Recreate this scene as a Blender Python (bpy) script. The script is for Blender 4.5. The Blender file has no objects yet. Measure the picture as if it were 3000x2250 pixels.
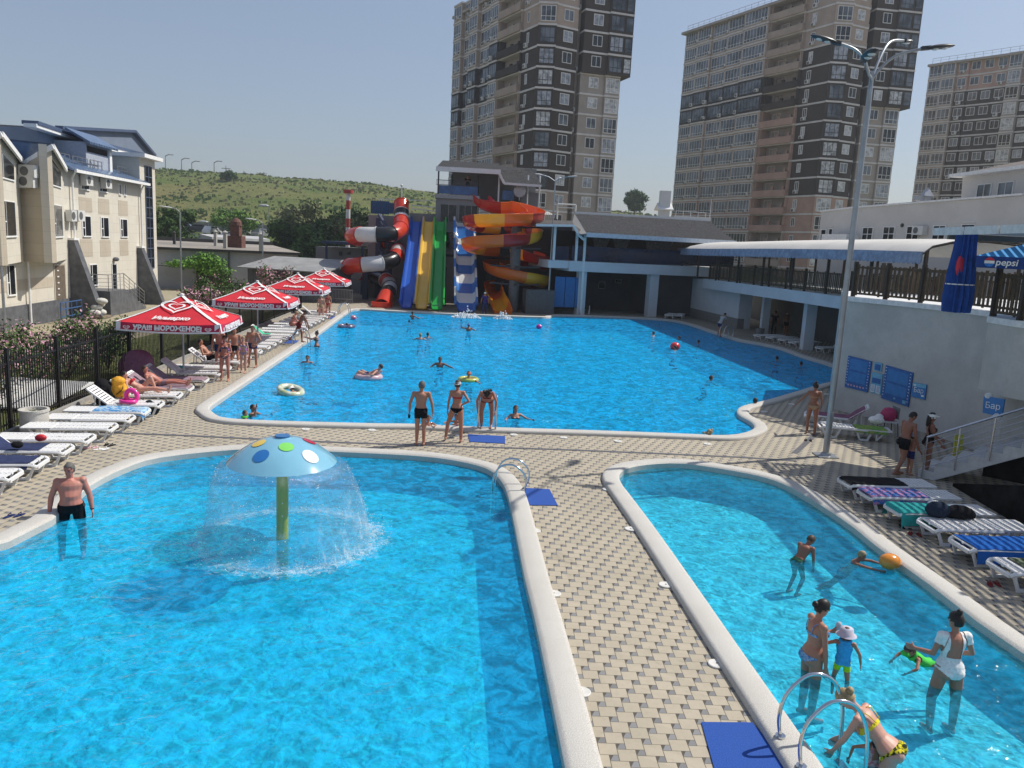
import bpy, bmesh, math, random
import numpy as np
from mathutils import Vector, Matrix, noise as mnoise
R = math.radians
SC = bpy.context.scene
COL = SC.collection
random.seed(7)

# ---------------------------------------------------------------- camera
TH, RO, FPX, CAMH, CX, CY = R(9.95), R(2.9), 2320*2212/3000, 5.3, 1106.0, 829.5
_f = Vector((0, math.cos(TH), -math.sin(TH))); _r0 = Vector((1, 0, 0)); _u0 = Vector((0, math.sin(TH), math.cos(TH)))
_r = _r0*math.cos(RO) + _u0*math.sin(RO); _u = _u0*math.cos(RO) - _r0*math.sin(RO)
EYE = Vector((0, 0, CAMH))
cam = bpy.data.objects.new('camera', bpy.data.cameras.new('camera')); COL.objects.link(cam)
cam.data.sensor_width = 36; cam.data.lens = 36*2320/3000; cam.data.clip_end = 6000; cam.data.clip_start = .05
cam.matrix_world = Matrix.Translation(EYE) @ Matrix((_r, _u, -_f)).transposed().to_4x4()
SC.camera = cam

# ---------------------------------------------------------------- sun, sky, exposure
SUN_EL, SUN_AZ = R(50), R(66)
sdir = Vector((math.sin(SUN_AZ)*math.cos(SUN_EL), math.cos(SUN_AZ)*math.cos(SUN_EL), math.sin(SUN_EL)))
sl = bpy.data.lights.new('sun', 'SUN'); sl.energy = 4.4; sl.angle = R(.53); sl.color = (1, .95, .87)
so = bpy.data.objects.new('sun', sl); COL.objects.link(so); so.rotation_euler = sdir.to_track_quat('Z', 'Y').to_euler()
W = bpy.data.worlds.new('World'); SC.world = W; W.use_nodes = True
nt = W.node_tree; nt.nodes.clear()
sk = nt.nodes.new('ShaderNodeTexSky'); sk.sky_type = 'NISHITA'; sk.sun_disc = False
sk.sun_elevation = SUN_EL; sk.sun_rotation = SUN_AZ; sk.air_density = 1.2; sk.dust_density = 1.6; sk.ozone_density = 3.2
bg = nt.nodes.new('ShaderNodeBackground'); bg.inputs[1].default_value = .11
wo = nt.nodes.new('ShaderNodeOutputWorld'); hz_ = nt.nodes.new('ShaderNodeMix'); hz_.data_type = 'RGBA'; hz_.inputs[0].default_value = .42; hz_.inputs[7].default_value = (2.9, 3.2, 4.25, 1); nt.links.new(sk.outputs[0], hz_.inputs[6]); nt.links.new(hz_.outputs[2], bg.inputs[0]); nt.links.new(bg.outputs[0], wo.inputs[0])
SC.view_settings.view_transform = 'Standard'; SC.view_settings.look = 'None'; SC.view_settings.exposure = 0.1; SC.view_settings.gamma = 1
SC.cycles.max_bounces = 8; SC.cycles.transparent_max_bounces = 16; SC.cycles.caustics_reflective = False; SC.cycles.caustics_refractive = False
SC.cycles.diffuse_bounces = 3; SC.cycles.glossy_bounces = 3; SC.cycles.use_denoising = True; SC.cycles.sample_clamp_indirect = 4

# ---------------------------------------------------------------- unprojecting photograph points onto planes of the place
def ray(x, y): return _f + _r*((x-CX)/FPX) - _u*((y-CY)/FPX)
def at(x, y, z=0.0):                     # point at height z
    d = ray(x, y); return EYE + d*((z-CAMH)/d.z)
def dep(x, y, D): return EYE + ray(x, y)*D
def hat(bx, by, ty, z0=0.0):             # height of a point straight above base pixel whose image row is ty
    b = at(bx, by, z0); lo, hi = z0-3, CAMH+b.xy.length*4
    for _ in range(50):
        m = (lo+hi)/2; d = Vector((b.x, b.y, m))-EYE
        if CY-FPX*d.dot(_u)/d.dot(_f) > ty: lo = m
        else: hi = m
    return lo
def zm(ox, oy, s, inv=1/1.3562): return lambda X, Y: ((ox+X*s)*inv, (oy+Y*s)*inv)
Z1 = zm(0, 300, .42182)      # hotel
Z2 = zm(300, 750, .33906)    # umbrellas
Z3 = zm(900, 450, .33906)    # slides
Z4 = zm(1300, 0, .3919)      # tower one
Z5 = zm(1900, 0, .45198)     # tower two
Z6 = zm(2400, 0, .45215)     # tower three
Z7 = zm(1550, 550, .33906)   # bar
Z8 = zm(2200, 650, .36166)   # terrace
Z9 = zm(0, 1000, .36157)     # left loungers
ZA = zm(450, 600, .24864)    # garages
ZB = zm(2250, 1050, .36162)  # right deck
ZC = zm(2200, 1450, .48222)  # right pool
ZD = zm(0, 700, .24108)      # hotel foot

# ---------------------------------------------------------------- node expressions
class E:
    def __init__(s, t, o): s.t, s.o = t, o
    def _m(s, op, b=None, c=None):
        n = s.t.nodes.new('ShaderNodeMath'); n.operation = op; s.t.links.new(s.o, n.inputs[0])
        for i, v in ((1, b), (2, c)):
            if v is None: continue
            if isinstance(v, E): s.t.links.new(v.o, n.inputs[i])
            else: n.inputs[i].default_value = v
        return E(s.t, n.outputs[0])
    def __add__(s, b): return s._m('ADD', b)
    def __sub__(s, b): return s._m('SUBTRACT', b)
    def __mul__(s, b): return s._m('MULTIPLY', b)
    def neg(s): return s*-1.0
    def fl(s): return s._m('FLOOR')
    def mn(s, b): return s._m('MINIMUM', b)
    def mx(s, b): return s._m('MAXIMUM', b)
    def gt(s, b): return s._m('GREATER_THAN', b)
    def lt(s, b): return s._m('LESS_THAN', b)
    def pw(s, b): return s._m('POWER', b)
    def ab(s): return s._m('ABSOLUTE')
    def md(s, b): return s._m('FLOORED_MODULO', b)
def col4(c): return (c[0], c[1], c[2], 1)
def mixc(t, f, a, b):
    n = t.nodes.new('ShaderNodeMix'); n.data_type = 'RGBA'
    for i, v in ((0, f), (6, a), (7, b)):
        s = n.inputs[i]
        if isinstance(v, E): t.links.new(v.o, s)
        elif isinstance(v, bpy.types.NodeSocket): t.links.new(v, s)
        elif i == 0: s.default_value = v
        else: s.default_value = col4(v)
    return n.outputs[2]
def mat(name, alpha=False):
    m = bpy.data.materials.new(name); m.use_nodes = True; t = m.node_tree
    return m, t, t.nodes['Principled BSDF']
def coords(t, kind='Object'):
    tc = t.nodes.new('ShaderNodeTexCoord'); return tc.outputs[kind]
def noise(t, sc, det=3, rough=.6, vec=None, dist=0.0):
    n = t.nodes.new('ShaderNodeTexNoise'); n.inputs['Scale'].default_value = sc; n.inputs['Detail'].default_value = det
    n.inputs['Roughness'].default_value = rough; n.inputs['Distortion'].default_value = dist
    t.links.new(vec if vec is not None else coords(t), n.inputs['Vector']); return E(t, n.outputs[0])
def smooth(t, e, a, b):
    n = t.nodes.new('ShaderNodeMapRange'); n.interpolation_type = 'SMOOTHSTEP'; t.links.new(e.o, n.inputs[0])
    n.inputs[1].default_value = a; n.inputs[2].default_value = b; return E(t, n.outputs[0])
def bump(t, b, e, strength=.3, dist=.02):
    n = t.nodes.new('ShaderNodeBump'); n.inputs['Strength'].default_value = strength; n.inputs['Distance'].default_value = dist
    t.links.new(e.o, n.inputs['Height']); t.links.new(n.outputs[0], b.inputs['Normal'])
_mc = {}
def PM(name, c, rough=.6, metal=0.0, var=.12, scale=6.0, spec=.4, bmp=0.0, c2=None, coat=0.0, sss=0.0, trans=0.0):
    """plain weathered material: a colour with soft noise variation"""
    key = name
    if key in _mc: return _mc[key]
    m, t, b = mat(name)
    nz = noise(t, scale, 4, .65)
    a = tuple(min(1, x*(1-var)) for x in c); d = c2 if c2 else tuple(min(1, x*(1+var)) for x in c)
    t.links.new(mixc(t, smooth(t, nz, .3, .7), a, d), b.inputs['Base Color'])
    b.inputs['Roughness'].default_value = rough; b.inputs['Metallic'].default_value = metal
    b.inputs['Specular IOR Level'].default_value = spec
    if coat: b.inputs['Coat Weight'].default_value = coat; b.inputs['Coat Roughness'].default_value = .11
    if bmp: bump(t, b, noise(t, scale*6, 4), bmp, .01)
    if trans: b.inputs['Transmission Weight'].default_value = trans
    _mc[key] = m; return m

# ---------------------------------------------------------------- mesh building
class MB:
    def __init__(s): s.v, s.f, s.m, s.cur = [], [], [], 0
    def mi(s, i): s.cur = i; return s
    def add(s, vs, fs):
        o = len(s.v); s.v.extend([tuple(p) for p in vs])
        for f in fs: s.f.append([i+o for i in f]); s.m.append(s.cur)
        return s
    def quad(s, a, b, c, d): return s.add([a, b, c, d], [(0, 1, 2, 3)])
    def box(s, c, d, M=None, rz=0.0):
        x, y, z = d[0]/2, d[1]/2, d[2]/2
        vs = [Vector((i*x, j*y, k*z)) for k in (-1, 1) for j in (-1, 1) for i in (-1, 1)]
        if M is None: M = Matrix.Rotation(rz, 3, 'Z')
        vs = [M @ p + Vector(c) for p in vs]
        return s.add(vs, [(0, 2, 3, 1), (4, 5, 7, 6), (0, 1, 5, 4), (1, 3, 7, 5), (3, 2, 6, 7), (2, 0, 4, 6)])
    def hexa(s, q):  # 8 points: 4 bottom, 4 top
        return s.add(q, [(3, 2, 1, 0), (4, 5, 6, 7), (0, 1, 5, 4), (1, 2, 6, 5), (2, 3, 7, 6), (3, 0, 4, 7)])
    def bar(s, p, q, w, h=None, up=(0, 0, 1)):
        p, q = Vector(p), Vector(q); h = h or w; d = (q-p)
        if d.length < 1e-6: return s
        dn = d.normalized(); up = Vector(up)
        if abs(dn.dot(up)) > .99: up = Vector((0, 1, 0))
        a = dn.cross(up).normalized(); b = a.cross(dn)
        return s.box((p+q)/2, (w, d.length, h), Matrix((a, dn, b)).transposed())
    def tube(s, pts, r, n=8, close=False, cap=True):
        pts = [Vector(p) for p in pts]; N = len(pts); rs = r if isinstance(r, (list, tuple)) else [r]*N
        o = len(s.v); prev = None
        for i, p in enumerate(pts):
            if close: d = (pts[(i+1) % N]-pts[i-1])
            else: d = pts[min(i+1, N-1)]-pts[max(i-1, 0)]
            d = d.normalized() if d.length > 1e-9 else Vector((0, 0, 1))
            if prev is None:
                a = d.cross(Vector((0, 0, 1)))
                if a.length < .01: a = d.cross(Vector((0, 1, 0)))
            else:
                a = prev-d*prev.dot(d)
                if a.length < 1e-6: a = d.cross(Vector((0, 1, 0)))
            a.normalize(); prev = a; b = d.cross(a)
            for k in range(n):
                t = 2*math.pi*k/n; s.v.append(tuple(p+(a*math.cos(t)+b*math.sin(t))*rs[i]))
        for i in range(N if close else N-1):
            for k in range(n):
                j = (i+1) % N
                s.f.append([o+i*n+k, o+i*n+(k+1) % n, o+j*n+(k+1) % n, o+j*n+k]); s.m.append(s.cur)
        if cap and not close:
            s.f.append([o+k for k in range(n)][::-1]); s.m.append(s.cur)
            s.f.append([o+(N-1)*n+k for k in range(n)]); s.m.append(s.cur)
        return s
    def cyl(s, p, q, r, r2=None, n=12): return s.tube([p, q], [r, r if r2 is None else r2], n)
    def lathe(s, c, prof, n=24, a0=0.0, a1=2*math.pi):
        o = len(s.v); full = abs(a1-a0-2*math.pi) < 1e-6; m = n if full else n+1
        for r, z in prof:
            for k in range(m):
                t = a0+(a1-a0)*k/n; s.v.append((c[0]+r*math.cos(t), c[1]+r*math.sin(t), c[2]+z))
        for i in range(len(prof)-1):
            for k in range(n):
                k2 = (k+1) % m
                s.f.append([o+i*m+k, o+i*m+k2, o+(i+1)*m+k2, o+(i+1)*m+k]); s.m.append(s.cur)
        return s
    def ell(s, c, r, n=10, M=None, m=6):
        c = Vector(c); vs = []; fs = []
        r = r if isinstance(r, (list, tuple)) else (r, r, r)
        for i in range(m+1):
            ph = math.pi*i/m
            for k in range(n):
                t = 2*math.pi*k/n; p = Vector((r[0]*math.sin(ph)*math.cos(t), r[1]*math.sin(ph)*math.sin(t), r[2]*math.cos(ph)))
                vs.append((M @ p if M else p)+c)
        for i in range(m):
            for k in range(n): fs.append((i*n+k, (i+1)*n+k, (i+1)*n+(k+1) % n, i*n+(k+1) % n))
        return s.add(vs, fs)
    def prism(s, poly, z0, z1):
        n = len(poly); vs = [(p[0], p[1], z0) for p in poly]+[(p[0], p[1], z1) for p in poly]
        a = sum(poly[i][0]*poly[(i+1) % n][1]-poly[(i+1) % n][0]*poly[i][1] for i in range(n))
        fs = [tuple(range(n))[::-1], tuple(range(n, 2*n))]+[(i, (i+1) % n, n+(i+1) % n, n+i) for i in range(n)]
        if a < 0: fs = [f[::-1] for f in fs]
        return s.add(vs, fs)
    def mesh(s, name, mats):
        me = bpy.data.meshes.new(name); me.from_pydata(s.v, [], s.f)
        for m in (mats if isinstance(mats, (list, tuple)) else [mats]): me.materials.append(m)
        if any(s.m): me.polygons.foreach_set('material_index', s.m)
        return me
ORG = {}
def _link(o, parent):
    COL.objects.link(o)
    if parent is not None:
        o.parent = parent; o.location = -ORG.get(parent.name, Vector()); ORG[o.name] = Vector()
    else: ORG[o.name] = Vector()
def shade(o, ang=40):
    me = o.data; me.polygons.foreach_set('use_smooth', [True]*len(me.polygons))
    if ang < 180:
        me.set_sharp_from_angle(angle=R(ang))
def obj(name, mb, mats, parent=None, smooth=None, label=None):
    me = mb.mesh(name, mats) if isinstance(mb, MB) else mb
    o = bpy.data.objects.new(name, me); _link(o, parent)
    if smooth: shade(o, smooth)
    if label: o['label'] = label
    return o
def tag(o, label, cat, group=None):
    o['label'] = label; o['category'] = cat
    if group: o['group'] = group
    return o
def thing(name, label, cat, loc=(0, 0, 0), group=None):
    o = bpy.data.objects.new(name, None); COL.objects.link(o); o.location = loc; o.empty_display_size = .2
    ORG[o.name] = Vector(loc); return tag(o, label, cat, group)
def struct(name, mb, mats, smooth=None):
    o = obj(name, mb, mats, None, smooth); o['kind'] = 'structure'; return o
def copy_tree(o, parent=None):
    c = o.copy(); COL.objects.link(c)
    if parent is not None: c.parent = parent
    for ch in list(o.children): copy_tree(ch, c)
    return c
def place(o, loc, rz=0.0, label=None, group=None, s=None):
    o.location = loc; o.rotation_euler = (0, 0, rz)
    if label: o['label'] = label
    if group: o['group'] = group
    if s: o.scale = (s, s, s)
    return o
def catmull(P, n=8, closed=True):
    P = [Vector(p) for p in P]; N = len(P); out = []
    for i in range(N if closed else N-1):
        if closed: a, b, c, d = P[i-1], P[i], P[(i+1) % N], P[(i+2) % N]
        else: a, b, c, d = P[max(i-1, 0)], P[i], P[i+1], P[min(i+2, N-1)]
        for k in range(n):
            t = k/n; out.append(.5*((2*b)+(c-a)*t+(2*a-5*b+4*c-d)*t*t+(3*b-a-3*c+d)*t**3))
    if not closed: out.append(P[-1])
    return out
# ================================================================ pools, deck, ground
WZ = -0.06
def smoothpoly(P, n=3):
    P = [Vector((p[0], p[1], 0)) for p in P]
    return catmull(P, n, True)
def resample(P, step, closed=True):
    out = []; N = len(P)
    for i in range(N if closed else N-1):
        a, b = P[i], P[(i+1) % N]; L = (b-a).length; k = max(1, int(L/step))
        for j in range(k): out.append(a.lerp(b, j/k))
    return out
def ccw(P):
    a = sum(P[i].x*P[(i+1) % len(P)].y-P[(i+1) % len(P)].x*P[i].y for i in range(len(P)))
    return P if a > 0 else P[::-1]
def offset(P, d):
    N = len(P); out = []
    for i in range(N):
        t = (P[(i+1) % N]-P[i-1]).normalized(); n = Vector((t.y, -t.x, 0)); out.append(P[i]+n*d)
    return out
big_px = [(451, 885), (457, 895), (470, 904), (484, 908), (521, 912), (619, 916), (799, 920.6), (896, 922), (1028, 928), (1288, 936), (1477, 943), (1545, 946), (1580, 945), (1605, 941), (1622, 935), (1632, 927),
          (1624, 915.7), (1603, 904), (1594, 895), (1598, 885), (1617, 878), (1664, 866.6), (1734, 845.6), (1794, 829)]
big = [at(*p) for p in big_px]
far_px = [(1799, 791.5), (1734, 772), (1687, 754.6), (1640, 744), (1594, 736), (1561, 725.4), (1524, 713.8), (1489, 702), (1454, 694), (1407, 689.7), (1290, 684.6), (1210, 682.5), (1190, 684.5), (1170, 686.5), (1026, 681.7), (860, 674), (790, 670), (768, 670), (752, 675), (689, 721.6), (659, 741.6), (559, 809.6), (479, 863.6)]
big += [Vector((14.6, 34.0, 0)), Vector((15.6, 37.0, 0))] + [at(*p) for p in far_px]
BIG = ccw(resample(smoothpoly(big, 3), .5))
left = [at(*p) for p in [(186.6, 1058.6), (266.6, 1017), (346.6, 993), (506.6, 976), (610, 976), (718.5, 980), (848, 986), (920, 991), (975, 998), (1028, 1009), (1062, 1022), (1084, 1043), (1100, 1075), (1118, 1158), (1137, 1253.5), (1158.6, 1340), (1192, 1496), (1225, 1659)]]
e = (left[-1]-left[-2]).normalized()
left += [left[-1]+e*2.5, left[-1]+e*5+Vector((-.5, 0, 0)), Vector((-1.5, 0.2, 0)), Vector((-6, -.5, 0)), Vector((-10.5, 0.5, 0)), Vector((-12, 4, 0))]
lw = at(16, 1177)
left += [Vector((-10.6, 9, 0)), lw]
LEFT = ccw(resample(smoothpoly(left, 3), .35))
kid = [at(*p) for p in [(1334, 1032.5), (1339.5, 1051), (1355.5, 1072.5), (1395.6, 1126), (1435, 1181), (1483.5, 1251), (1520, 1304), (1580, 1392), (1655, 1500), (1764, 1659)]]
e = (kid[-1]-kid[-2]).normalized()
kid += [kid[-1]+e*2, Vector((4.6, 3.6, 0)), Vector((6.0, 2.6, 0)), Vector((7.6, 3.2, 0)), Vector((8.2, 6, 0))]
kid += [at(*p) for p in [(2212, 1419), (2013, 1272), (1896, 1186.5), (1845.7, 1145), (1779, 1099.5), (1712, 1059.5), (1659, 1038), (1585, 1021.8), (1475.6, 1005.8), (1395.5, 1008.5), (1350, 1018)]]
KID = ccw(resample(smoothpoly(kid, 3), .35))

def fill(name, loops, z, mats, grid=None):
    """flat sheet bounded by the first loop, with the others cut out"""
    bm = bmesh.new(); es = []
    for L in loops:
        vs = [bm.verts.new((p[0], p[1], z)) for p in L]
        es += [bm.edges.new((vs[i], vs[(i+1) % len(vs)])) for i in range(len(vs))]
    bmesh.ops.triangle_fill(bm, edges=es, use_beauty=True)
    for f in bm.faces:
        f.normal_update()
        if f.normal.z < 0: f.normal_flip()
    me = bpy.data.meshes.new(name); bm.to_mesh(me); bm.free()
    me.materials.append(mats); return me

# --- paving: large cream setts with a small grey sett at each corner
def paving_mat(name, cream, grey, rot, a=.2, b=.1):
    m, t, bs = mat(name)
    mp = t.nodes.new('ShaderNodeMapping'); mp.inputs['Rotation'].default_value = (0, 0, rot); t.links.new(coords(t), mp.inputs[0])
    sp = t.nodes.new('ShaderNodeSeparateXYZ'); t.links.new(mp.outputs[0], sp.inputs[0])
    x, y = E(t, sp.outputs[0]), E(t, sp.outputs[1])*-1.0
    D = a*a+b*b
    u = (x*(a/D)+y*(b/D)).fl(); v = (y*(a/D)-x*(b/D)).fl()
    lx = x-u*a+v*b; ly = y-u*b-v*a
    def sq(ox, oy, s):
        X, Y = lx-ox, ly-oy
        return X.mn((X*-1.0)+s).mn(Y.mn((Y*-1.0)+s))
    dl = sq(0, 0, a).mx(sq(-a, -b, a)).mx(sq(-b, a, a)); ds = sq(-b, a-b, b)
    # neighbours of the small sett
    d = dl.mx(ds); small = ds.gt(dl)
    wn = t.nodes.new('ShaderNodeTexWhiteNoise'); wn.noise_dimensions = '2D'
    cb = t.nodes.new('ShaderNodeCombineXYZ'); t.links.new(u.o, cb.inputs[0]); t.links.new(v.o, cb.inputs[1]); t.links.new(cb.outputs[0], wn.inputs['Vector'])
    rnd = E(t, wn.outputs[0])
    n1 = noise(t, .35, 3); n2 = noise(t, 14, 4, .7); n3 = noise(t, 120, 3, .7)
    cr = mixc(t, rnd*.45+smooth(t, n1, .35, .7)*.6, cream, tuple(c*.78 for c in cream))
    gr = mixc(t, rnd, grey, tuple(c*1.5 for c in grey))
    c = mixc(t, small, cr, gr)
    c = mixc(t, smooth(t, n2, .45, .8)*.3, c, tuple(x*.5 for x in cream))
    c = mixc(t, smooth(t, n3, .3, .7)*.14, c, tuple(x*1.5 for x in cream))
    c = mixc(t, smooth(t, noise(t, .9, 5, .75, None, .8), .56, .68)*.35, c, tuple(x*.45 for x in cream))
    j = smooth(t, d, .001, .006)
    c = mixc(t, j, (.09, .08, .065), c)
    t.links.new(c, bs.inputs['Base Color']); bs.inputs['Roughness'].default_value = .8; bs.inputs['Specular IOR Level'].default_value = .25
    bump(t, bs, j+n3*.15, .5, .004)
    return m
deck_mat = paving_mat('cream_paving', (.44, .387, .295), (.14, .145, .155), R(-2))
fenceL = [Vector((-11.0, 4, 0)), Vector((-12.0, 13, 0)), Vector((-12.75, 20.5, 0)), Vector((-13.3, 27, 0)), Vector((-14.6, 45, 0)), Vector((-15.4, 57, 0)), Vector((-15.9, 64, 0))]
outer = [Vector((-11, -3, 0))] + fenceL + [Vector((-17.5, 76, 0)), Vector((26, 76, 0)), Vector((26, -3, 0))]
struct('pool_deck', fill('pool_deck', [outer, offset(BIG, .1), offset(LEFT, .1), offset(KID, .1)], 0, deck_mat), None)
# --- coping
m, t, b = mat('coping_terrazzo')
n1 = noise(t, 90, 3, .8); n2 = noise(t, 1.2, 4); n3 = noise(t, 9, 4)
c = mixc(t, smooth(t, n1, .42, .62), (.40, .38, .34), (.66, .645, .60)); c = mixc(t, smooth(t, n2, .4, .75)*.45, c, (.44, .41, .36)); c = mixc(t, smooth(t, n3, .55, .8)*.25, c, (.3, .27, .22))
t.links.new(c, b.inputs['Base Color']); b.inputs['Roughness'].default_value = .75; bump(t, b, n1, .3, .004)
cop_mat = m
def coping(P, name):
    prof = [(-.035, -.16), (-.035, .06), (0.0, .088), (.035, .1), (.30, .1), (.345, .085), (.365, .05), (.37, .004)]
    mb = MB(); N = len(P); rings = [offset(P, o) for o, z in prof]
    for k, (o, z) in enumerate(prof):
        for p in rings[k]: mb.v.append((p.x, p.y, z))
    for k in range(len(prof)-1):
        for i in range(N):
            j = (i+1) % N; mb.f.append([k*N+i, (k+1)*N+i, (k+1)*N+j, k*N+j][::-1]); mb.m.append(0)
    return struct(name, mb, cop_mat, 50)
coping(BIG, 'main_pool_coping'); coping(LEFT, 'fountain_pool_coping'); coping(KID, 'shallow_pool_coping')
# --- pool shells
def liner_mat(name, c1, c2):
    m, t, b = mat(name)
    br = t.nodes.new('ShaderNodeTexBrick'); br.offset = 0; br.inputs['Scale'].default_value = 1
    br.inputs['Brick Width'].default_value = .3; br.inputs['Row Height'].default_value = .3; br.inputs['Mortar Size'].default_value = .006
    br.inputs['Color1'].default_value = col4(c1); br.inputs['Color2'].default_value = col4(c2); br.inputs['Mortar'].default_value = col4(tuple(x*.8 for x in c1))
    t.links.new(coords(t), br.inputs[0]); t.links.new(mixc(t, smooth(t, noise(t, .5, 3), .3, .7)*.25, br.outputs[0], tuple(x*.8 for x in c2)), b.inputs['Base Color']); b.inputs['Roughness'].default_value = .6
    return m
def shell(P, z, name, m):
    mb = MB(); N = len(P); Q = offset(P, .0)
    for p in Q: mb.v.append((p.x, p.y, .03))
    for p in Q: mb.v.append((p.x, p.y, z))
    for i in range(N): mb.f.append([i, (i+1) % N, N+(i+1) % N, N+i][::-1]); mb.m.append(0)
    me = mb.mesh(name, m); bm = bmesh.new(); bm.from_mesh(me)
    me2 = fill('x', [Q], z, m); bm.from_mesh(me2)
    bmesh.ops.remove_doubles(bm, verts=bm.verts, dist=1e-4); bm.to_mesh(me); bm.free()
    return struct(name, me, None)
liner = liner_mat('blue_liner', (.01, .72, .98), (.012, .74, .98))
liner2 = liner_mat('turquoise_liner', (.05, .78, 1.0), (.06, .80, 1.0))
shell(BIG, -1.1, 'main_pool_basin', liner); shell(LEFT, -.82, 'fountain_pool_basin', liner_mat('blue_liner_b', (.014, .78, .98), (.018, .80, .98))); shell(KID, -.72, 'shallow_pool_basin', liner2)
# --- water: clear tinted surface, the caustic light net painted into its transmission colour
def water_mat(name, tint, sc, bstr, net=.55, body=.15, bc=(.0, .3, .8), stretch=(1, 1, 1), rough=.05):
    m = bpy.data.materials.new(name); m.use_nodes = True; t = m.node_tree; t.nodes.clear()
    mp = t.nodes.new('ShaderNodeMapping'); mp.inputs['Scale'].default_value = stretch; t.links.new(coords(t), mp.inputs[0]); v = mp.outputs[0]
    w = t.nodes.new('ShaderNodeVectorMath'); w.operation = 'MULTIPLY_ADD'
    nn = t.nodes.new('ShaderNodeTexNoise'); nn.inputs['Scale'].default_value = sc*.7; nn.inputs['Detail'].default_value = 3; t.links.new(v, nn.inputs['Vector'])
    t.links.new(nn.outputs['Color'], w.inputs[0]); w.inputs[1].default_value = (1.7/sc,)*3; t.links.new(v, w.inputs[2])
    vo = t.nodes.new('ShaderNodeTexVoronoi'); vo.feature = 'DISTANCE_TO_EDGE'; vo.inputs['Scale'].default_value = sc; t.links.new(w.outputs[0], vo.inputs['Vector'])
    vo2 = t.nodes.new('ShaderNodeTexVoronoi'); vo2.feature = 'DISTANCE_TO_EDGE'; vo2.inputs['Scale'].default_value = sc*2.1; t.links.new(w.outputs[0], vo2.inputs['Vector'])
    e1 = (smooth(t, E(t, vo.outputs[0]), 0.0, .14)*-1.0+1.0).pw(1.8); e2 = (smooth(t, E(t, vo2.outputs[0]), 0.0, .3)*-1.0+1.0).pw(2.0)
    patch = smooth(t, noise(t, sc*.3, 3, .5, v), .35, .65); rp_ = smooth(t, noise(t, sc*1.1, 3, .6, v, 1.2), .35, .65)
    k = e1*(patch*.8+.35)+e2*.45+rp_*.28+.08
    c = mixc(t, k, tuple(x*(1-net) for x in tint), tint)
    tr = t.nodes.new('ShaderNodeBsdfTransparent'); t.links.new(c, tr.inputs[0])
    gl = t.nodes.new('ShaderNodeBsdfGlossy'); gl.inputs['Roughness'].default_value = rough
    h = noise(t, sc*1.6, 3, .55, v, .6)+noise(t, sc*.45, 2, .5, v)*1.6+noise(t, sc*5, 2, .6, v)*.25
    bp = t.nodes.new('ShaderNodeBump'); bp.inputs['Strength'].default_value = 1; bp.inputs['Distance'].default_value = bstr; t.links.new(h.o, bp.inputs['Height'])
    t.links.new(bp.outputs[0], gl.inputs['Normal'])
    fr = t.nodes.new('ShaderNodeFresnel'); fr.inputs[0].default_value = 1.33; t.links.new(bp.outputs[0], fr.inputs['Normal'])
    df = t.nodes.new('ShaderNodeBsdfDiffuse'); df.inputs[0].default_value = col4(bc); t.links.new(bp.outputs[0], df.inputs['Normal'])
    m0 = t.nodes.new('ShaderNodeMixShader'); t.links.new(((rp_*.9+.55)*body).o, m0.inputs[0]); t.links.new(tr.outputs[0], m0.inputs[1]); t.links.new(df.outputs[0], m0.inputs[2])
    mx = t.nodes.new('ShaderNodeMixShader'); t.links.new((E(t, fr.outputs[0])*.65).o, mx.inputs[0]); t.links.new(m0.outputs[0], mx.inputs[1]); t.links.new(gl.outputs[0], mx.inputs[2])
    o = t.nodes.new('ShaderNodeOutputMaterial'); t.links.new(mx.outputs[0], o.inputs[0]); return m
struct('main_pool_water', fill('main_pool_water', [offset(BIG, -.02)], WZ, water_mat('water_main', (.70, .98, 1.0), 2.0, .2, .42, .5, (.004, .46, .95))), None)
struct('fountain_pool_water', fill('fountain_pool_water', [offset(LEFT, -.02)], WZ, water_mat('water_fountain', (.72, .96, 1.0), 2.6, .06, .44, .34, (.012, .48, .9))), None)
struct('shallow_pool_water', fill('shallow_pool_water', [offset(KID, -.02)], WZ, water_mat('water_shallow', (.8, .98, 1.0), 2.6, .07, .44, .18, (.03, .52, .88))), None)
# --- ground beyond the deck
def crest(X, Yd):    # height of the hill crest in the direction X/Yd
    a = X/max(Yd, 1)
    pts = [(-1.2, 43), (-.6, 38), (-.449, 35), (-.185, 32.5), (-.097, 29), (0, 26), (.15, 23.5), (.25, 22), (.6, 23), (1.2, 20)]
    for (a0, z0), (a1, z1) in zip(pts, pts[1:]):
        if a <= a1: 
            f = max(0, (a-a0)/(a1-a0)); return z0+(z1-z0)*f
    return 20
def sm(x): x = max(0, min(1, x)); return x*x*(3-2*x)
def hill_z(x, y):
    d = y
    base = 4.6*sm((d-112)/60)-.02
    c = crest(x, d)
    z = base+(c-4.6)*sm((d-195)/240)**.85
    if d > 200: z += (mnoise.noise(Vector((x*.02, y*.02, 0)))*2.2+mnoise.noise(Vector((x*.07, y*.07, 3)))*.7)*sm((d-200)/80)
    if d > 470: z -= (d-470)*.03
    return z
m, t, b = mat('hill_grass')
n1 = noise(t, .03, 5, .6); n2 = noise(t, .35, 5, .7); n3 = noise(t, .012, 3)
c = mixc(t, smooth(t, n1, .35, .65), (.10, .135, .038), (.17, .17, .065)); c = mixc(t, smooth(t, n2, .45, .7)*.5, c, (.06, .10, .025)); c = mixc(t, smooth(t, n3, .5, .7)*.5, c, (.19, .15, .07))
t.links.new(c, b.inputs['Base Color']); b.inputs['Roughness'].default_value = 1; b.inputs['Specular IOR Level'].default_value = .05; bump(t, b, n2, 1, 1.2)
hill_mat = m
mb = MB(); xs = []
ys = [112, 118, 125, 133, 142, 152, 162, 172, 182, 192]+[200+i*9 for i in range(32)]+[500, 540, 600, 700, 850, 1100, 1500, 2200]
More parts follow.
